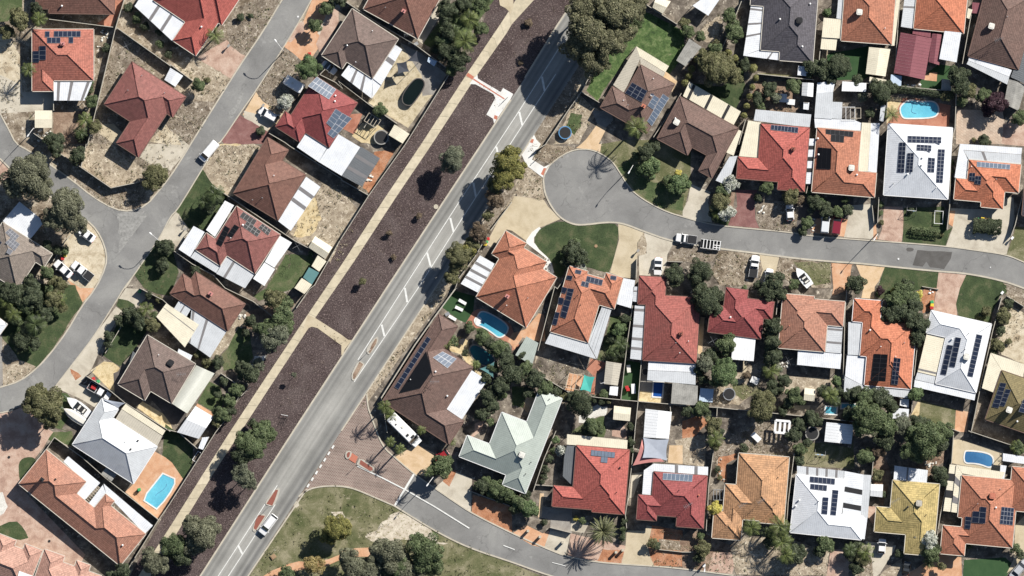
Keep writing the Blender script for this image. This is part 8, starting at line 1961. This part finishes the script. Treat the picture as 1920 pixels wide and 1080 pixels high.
stones("W 280,280", 12, .8, 2.4, "rubble line beside the tan house", m='concrete', seed=7); stones("R 590,30", 5, .6, .5, "white garden ornament stones on red earth", m='white', seed=8); stones("K 985,600", 9, .5, 1.8, "pale rocks edging the orange paving", m='offwhite', seed=9); stones("K 590,490", 8, .5, .8, "curved pale stones in the dry garden", m='offwhite', seed=10)
stones("F 450,645", 6, 1.4, .3, "white boulders along the fence by the maroon carport", m='white', seed=11, size=(.25, .45)); stones("X 580,240", 14, 1.2, .5, "broken pale rubble under the big tree", m='offwhite', seed=12)
def manhole(s, r=.35, m='fence_g', mat=None, r2=None):
    x, y = W(P1(s)); mb = MB(); mb.prism([(x + r * cos(k * pi / 8), y + r * sin(k * pi / 8)) for k in range(16)], .0, .115); return tag(mb.build('manhole_cover', M[m]), kind='structure')
manhole("I 710,470", .52, 'limestone'); manhole("B 955,125", .2, 'white'); manhole("L 338,862", .2, 'white'); manhole("L 1028,925", .12, 'white'); manhole("S 68,188", .28, 'black'); manhole("S 370,818", .28, 'black'); manhole("J 630,765", .35, 'timber')
def sign_frame():
    t = thing('survey_frame', "white and dark bench frame on the mulch strip near the path", 'frame', "N 860,990")
    for a, b, m_ in (((-.9, 1.2), (.6, .9), 'white'), ((.6, .9), (-.3, -1.4), 'black'), ((-.3, .8), (-1.2, -1.0), 'black'), ((.1, .5), (-.6, -.9), 'black')): mb = MB(); mb.tube((a[0], a[1], .7), (b[0], b[1], .7), .05, .05, 5); mb.tube((a[0], a[1], 0), (a[0], a[1], .7), .04, .04, 5); mb.build('bar', M[m_], t)
sign_frame()
def pit():
    t = thing('utility_box', "square dark utility box on the park grass by the road", 'utility box', "T 770,935", rz=.6); mb = MB(); mb.box(0, 0, 0, .3, 1.1, .95, 0, 1, 0); mb.build('box', [M['timber'], M['concrete']], t); mb = MB(); mb.box(0, 0, .3, .36, .8, .65); mb.build('lid', M['timber'], t)
    t = thing('warning_post', "short leaning post beside the utility box", 'post', "T 782,885"); mb = MB(); mb.tube((0, 0, 0), (0, 0, 1.1), .05, .05, 6); mb.build('post', M['white'], t); mb = MB(); mb.box(0, 0, .85, 1.1, .3, .04); mb.build('plate', M['white'], t)
pit()
def kiosk(s, look, m='black', h=1.0, l=.7, w=.5, rz=.9, name='letterbox', cat='letterbox'):
    t = thing(name, look, cat, s, rz=rz); mb = MB(); mb.box(0, 0, 0, h, .2, .2); mb.build('post', M['limestone'], t); mb = MB(); mb.box(0, 0, h, h + .3, l * .7, w * .7); mb.prism([(-l / 2, -w / 2), (l / 2, -w / 2), (l / 2, w / 2), (-l / 2, w / 2)], h + .3, h + .36); mb.build('box', M[m], t)
for s, lk in (("B 435,345", "dark letterbox at the edge of the pink driveway"), ("H 110,638", "small letterbox on the cream driveway"), ("B 695,790", "letterbox by the tan driveway"), ("R 1115,35", "white letterbox post in a round brick bed"), ("J 945,800", "letterbox in the pointed sandy bed"), ("L 1190,705", "white letterbox at the concrete forecourt"), ("W 160,1000", "white letterbox near the bottom road")): kiosk(s, lk, 'white' if 'white' in lk else 'fence_g')
def posts_line():
    for i, (s, lk) in enumerate((("V 120,740", "left"), ("V 210,785", "second"), ("V 380,825", "third"), ("V 780,900", "fourth"), ("V 830,885", "right"))):
        t = thing('gate_pillar', "rendered gate pillar", 'pillar', s, 'gate pillars on the bottom road'); mb = MB(); mb.box(0, 0, 0, 1.5, .45, .45); mb.build('pillar', M['limestone'], t); mb = MB(); mb.box(0, 0, 1.5, 1.58, .55, .55); mb.build('pillar_cap', M['limestone'], t)
posts_line()
def signpost(s, look):
    t = thing('road_sign', look, 'road sign', s); mb = MB(); mb.tube((0, 0, 0), (0, 0, 2.4), .035, .035, 6); mb.build('post', M['steel'], t); mb = MB(); mb.box(0, .05, 1.9, 2.5, .6, .03, .6); mb.build('sign_plate', M['white'], t)
signpost("O 215,465", "road sign on the upper planted median island"); signpost("T 740,555", "road sign on the red median island"); signpost("U 120,240", "road sign on the brick median island")
def handrail(a, b, look):
    A_, B_ = W(P1(a)), W(P1(b)); t = thing('handrail', look, 'handrail', a); x0, y0 = A_; dx, dy = B_[0] - x0, B_[1] - y0
    for k in (0, .5, 1): mb = MB(); mb.tube((dx * k, dy * k, 0), (dx * k, dy * k, 1.1), .03, .03, 6); mb.build('post', M['black'], t)
    mb = MB(); mb.tube((0, 0, 1.1), (dx, dy, 1.1), .04, .04, 6); mb.build('rail', M['black'], t)
handrail("C 1210,765", "C 1250,728", "black handrail at the white crossing pad"); handrail("J 165,130", "J 200,100", "black handrail on the white path into the cul de sac")
def rotary(s, look):
    t = thing('clothes_line', look, 'clothes line', s); mb = MB(); mb.tube((0, 0, 0), (0, 0, 2.0), .04, .04, 6); mb.build('pole', M['steel'], t)
    for k in range(4): mb = MB(); a = k * pi / 2 + .5; mb.tube((0, 0, 1.8), (1.1 * cos(a), 1.1 * sin(a), 2.05), .02, .02, 4); mb.build('arm', M['steel'], t)
for s, lk in (("Q 790,545", "rotary clothes line behind the tiled house"), ("Q 225,395", "rotary clothes line left of a green tree"), ("A 950,345", "rotary clothes line in the sandy back yard"), ("H 950,765", "folded white garden umbrella shape clothes line")): rotary(s, lk)
def hoses():
    for s, lk in (("O 795,195", "white pool pump box"), ("C 560,330", "dark barbecue by the fence")):
        t = thing('pump_box', lk, 'box', s); mb = MB(); mb.box(0, 0, 0, .8, .9, .6, .5); mb.build('box', M['offwhite' if 'white' in lk else 'black'], t); mb = MB(); mb.box(0, 0, .8, .86, 1.0, .7, .5); mb.build('lid', M['steel'], t)
hoses()
LANDMARKS.extend([])
finish_labels()
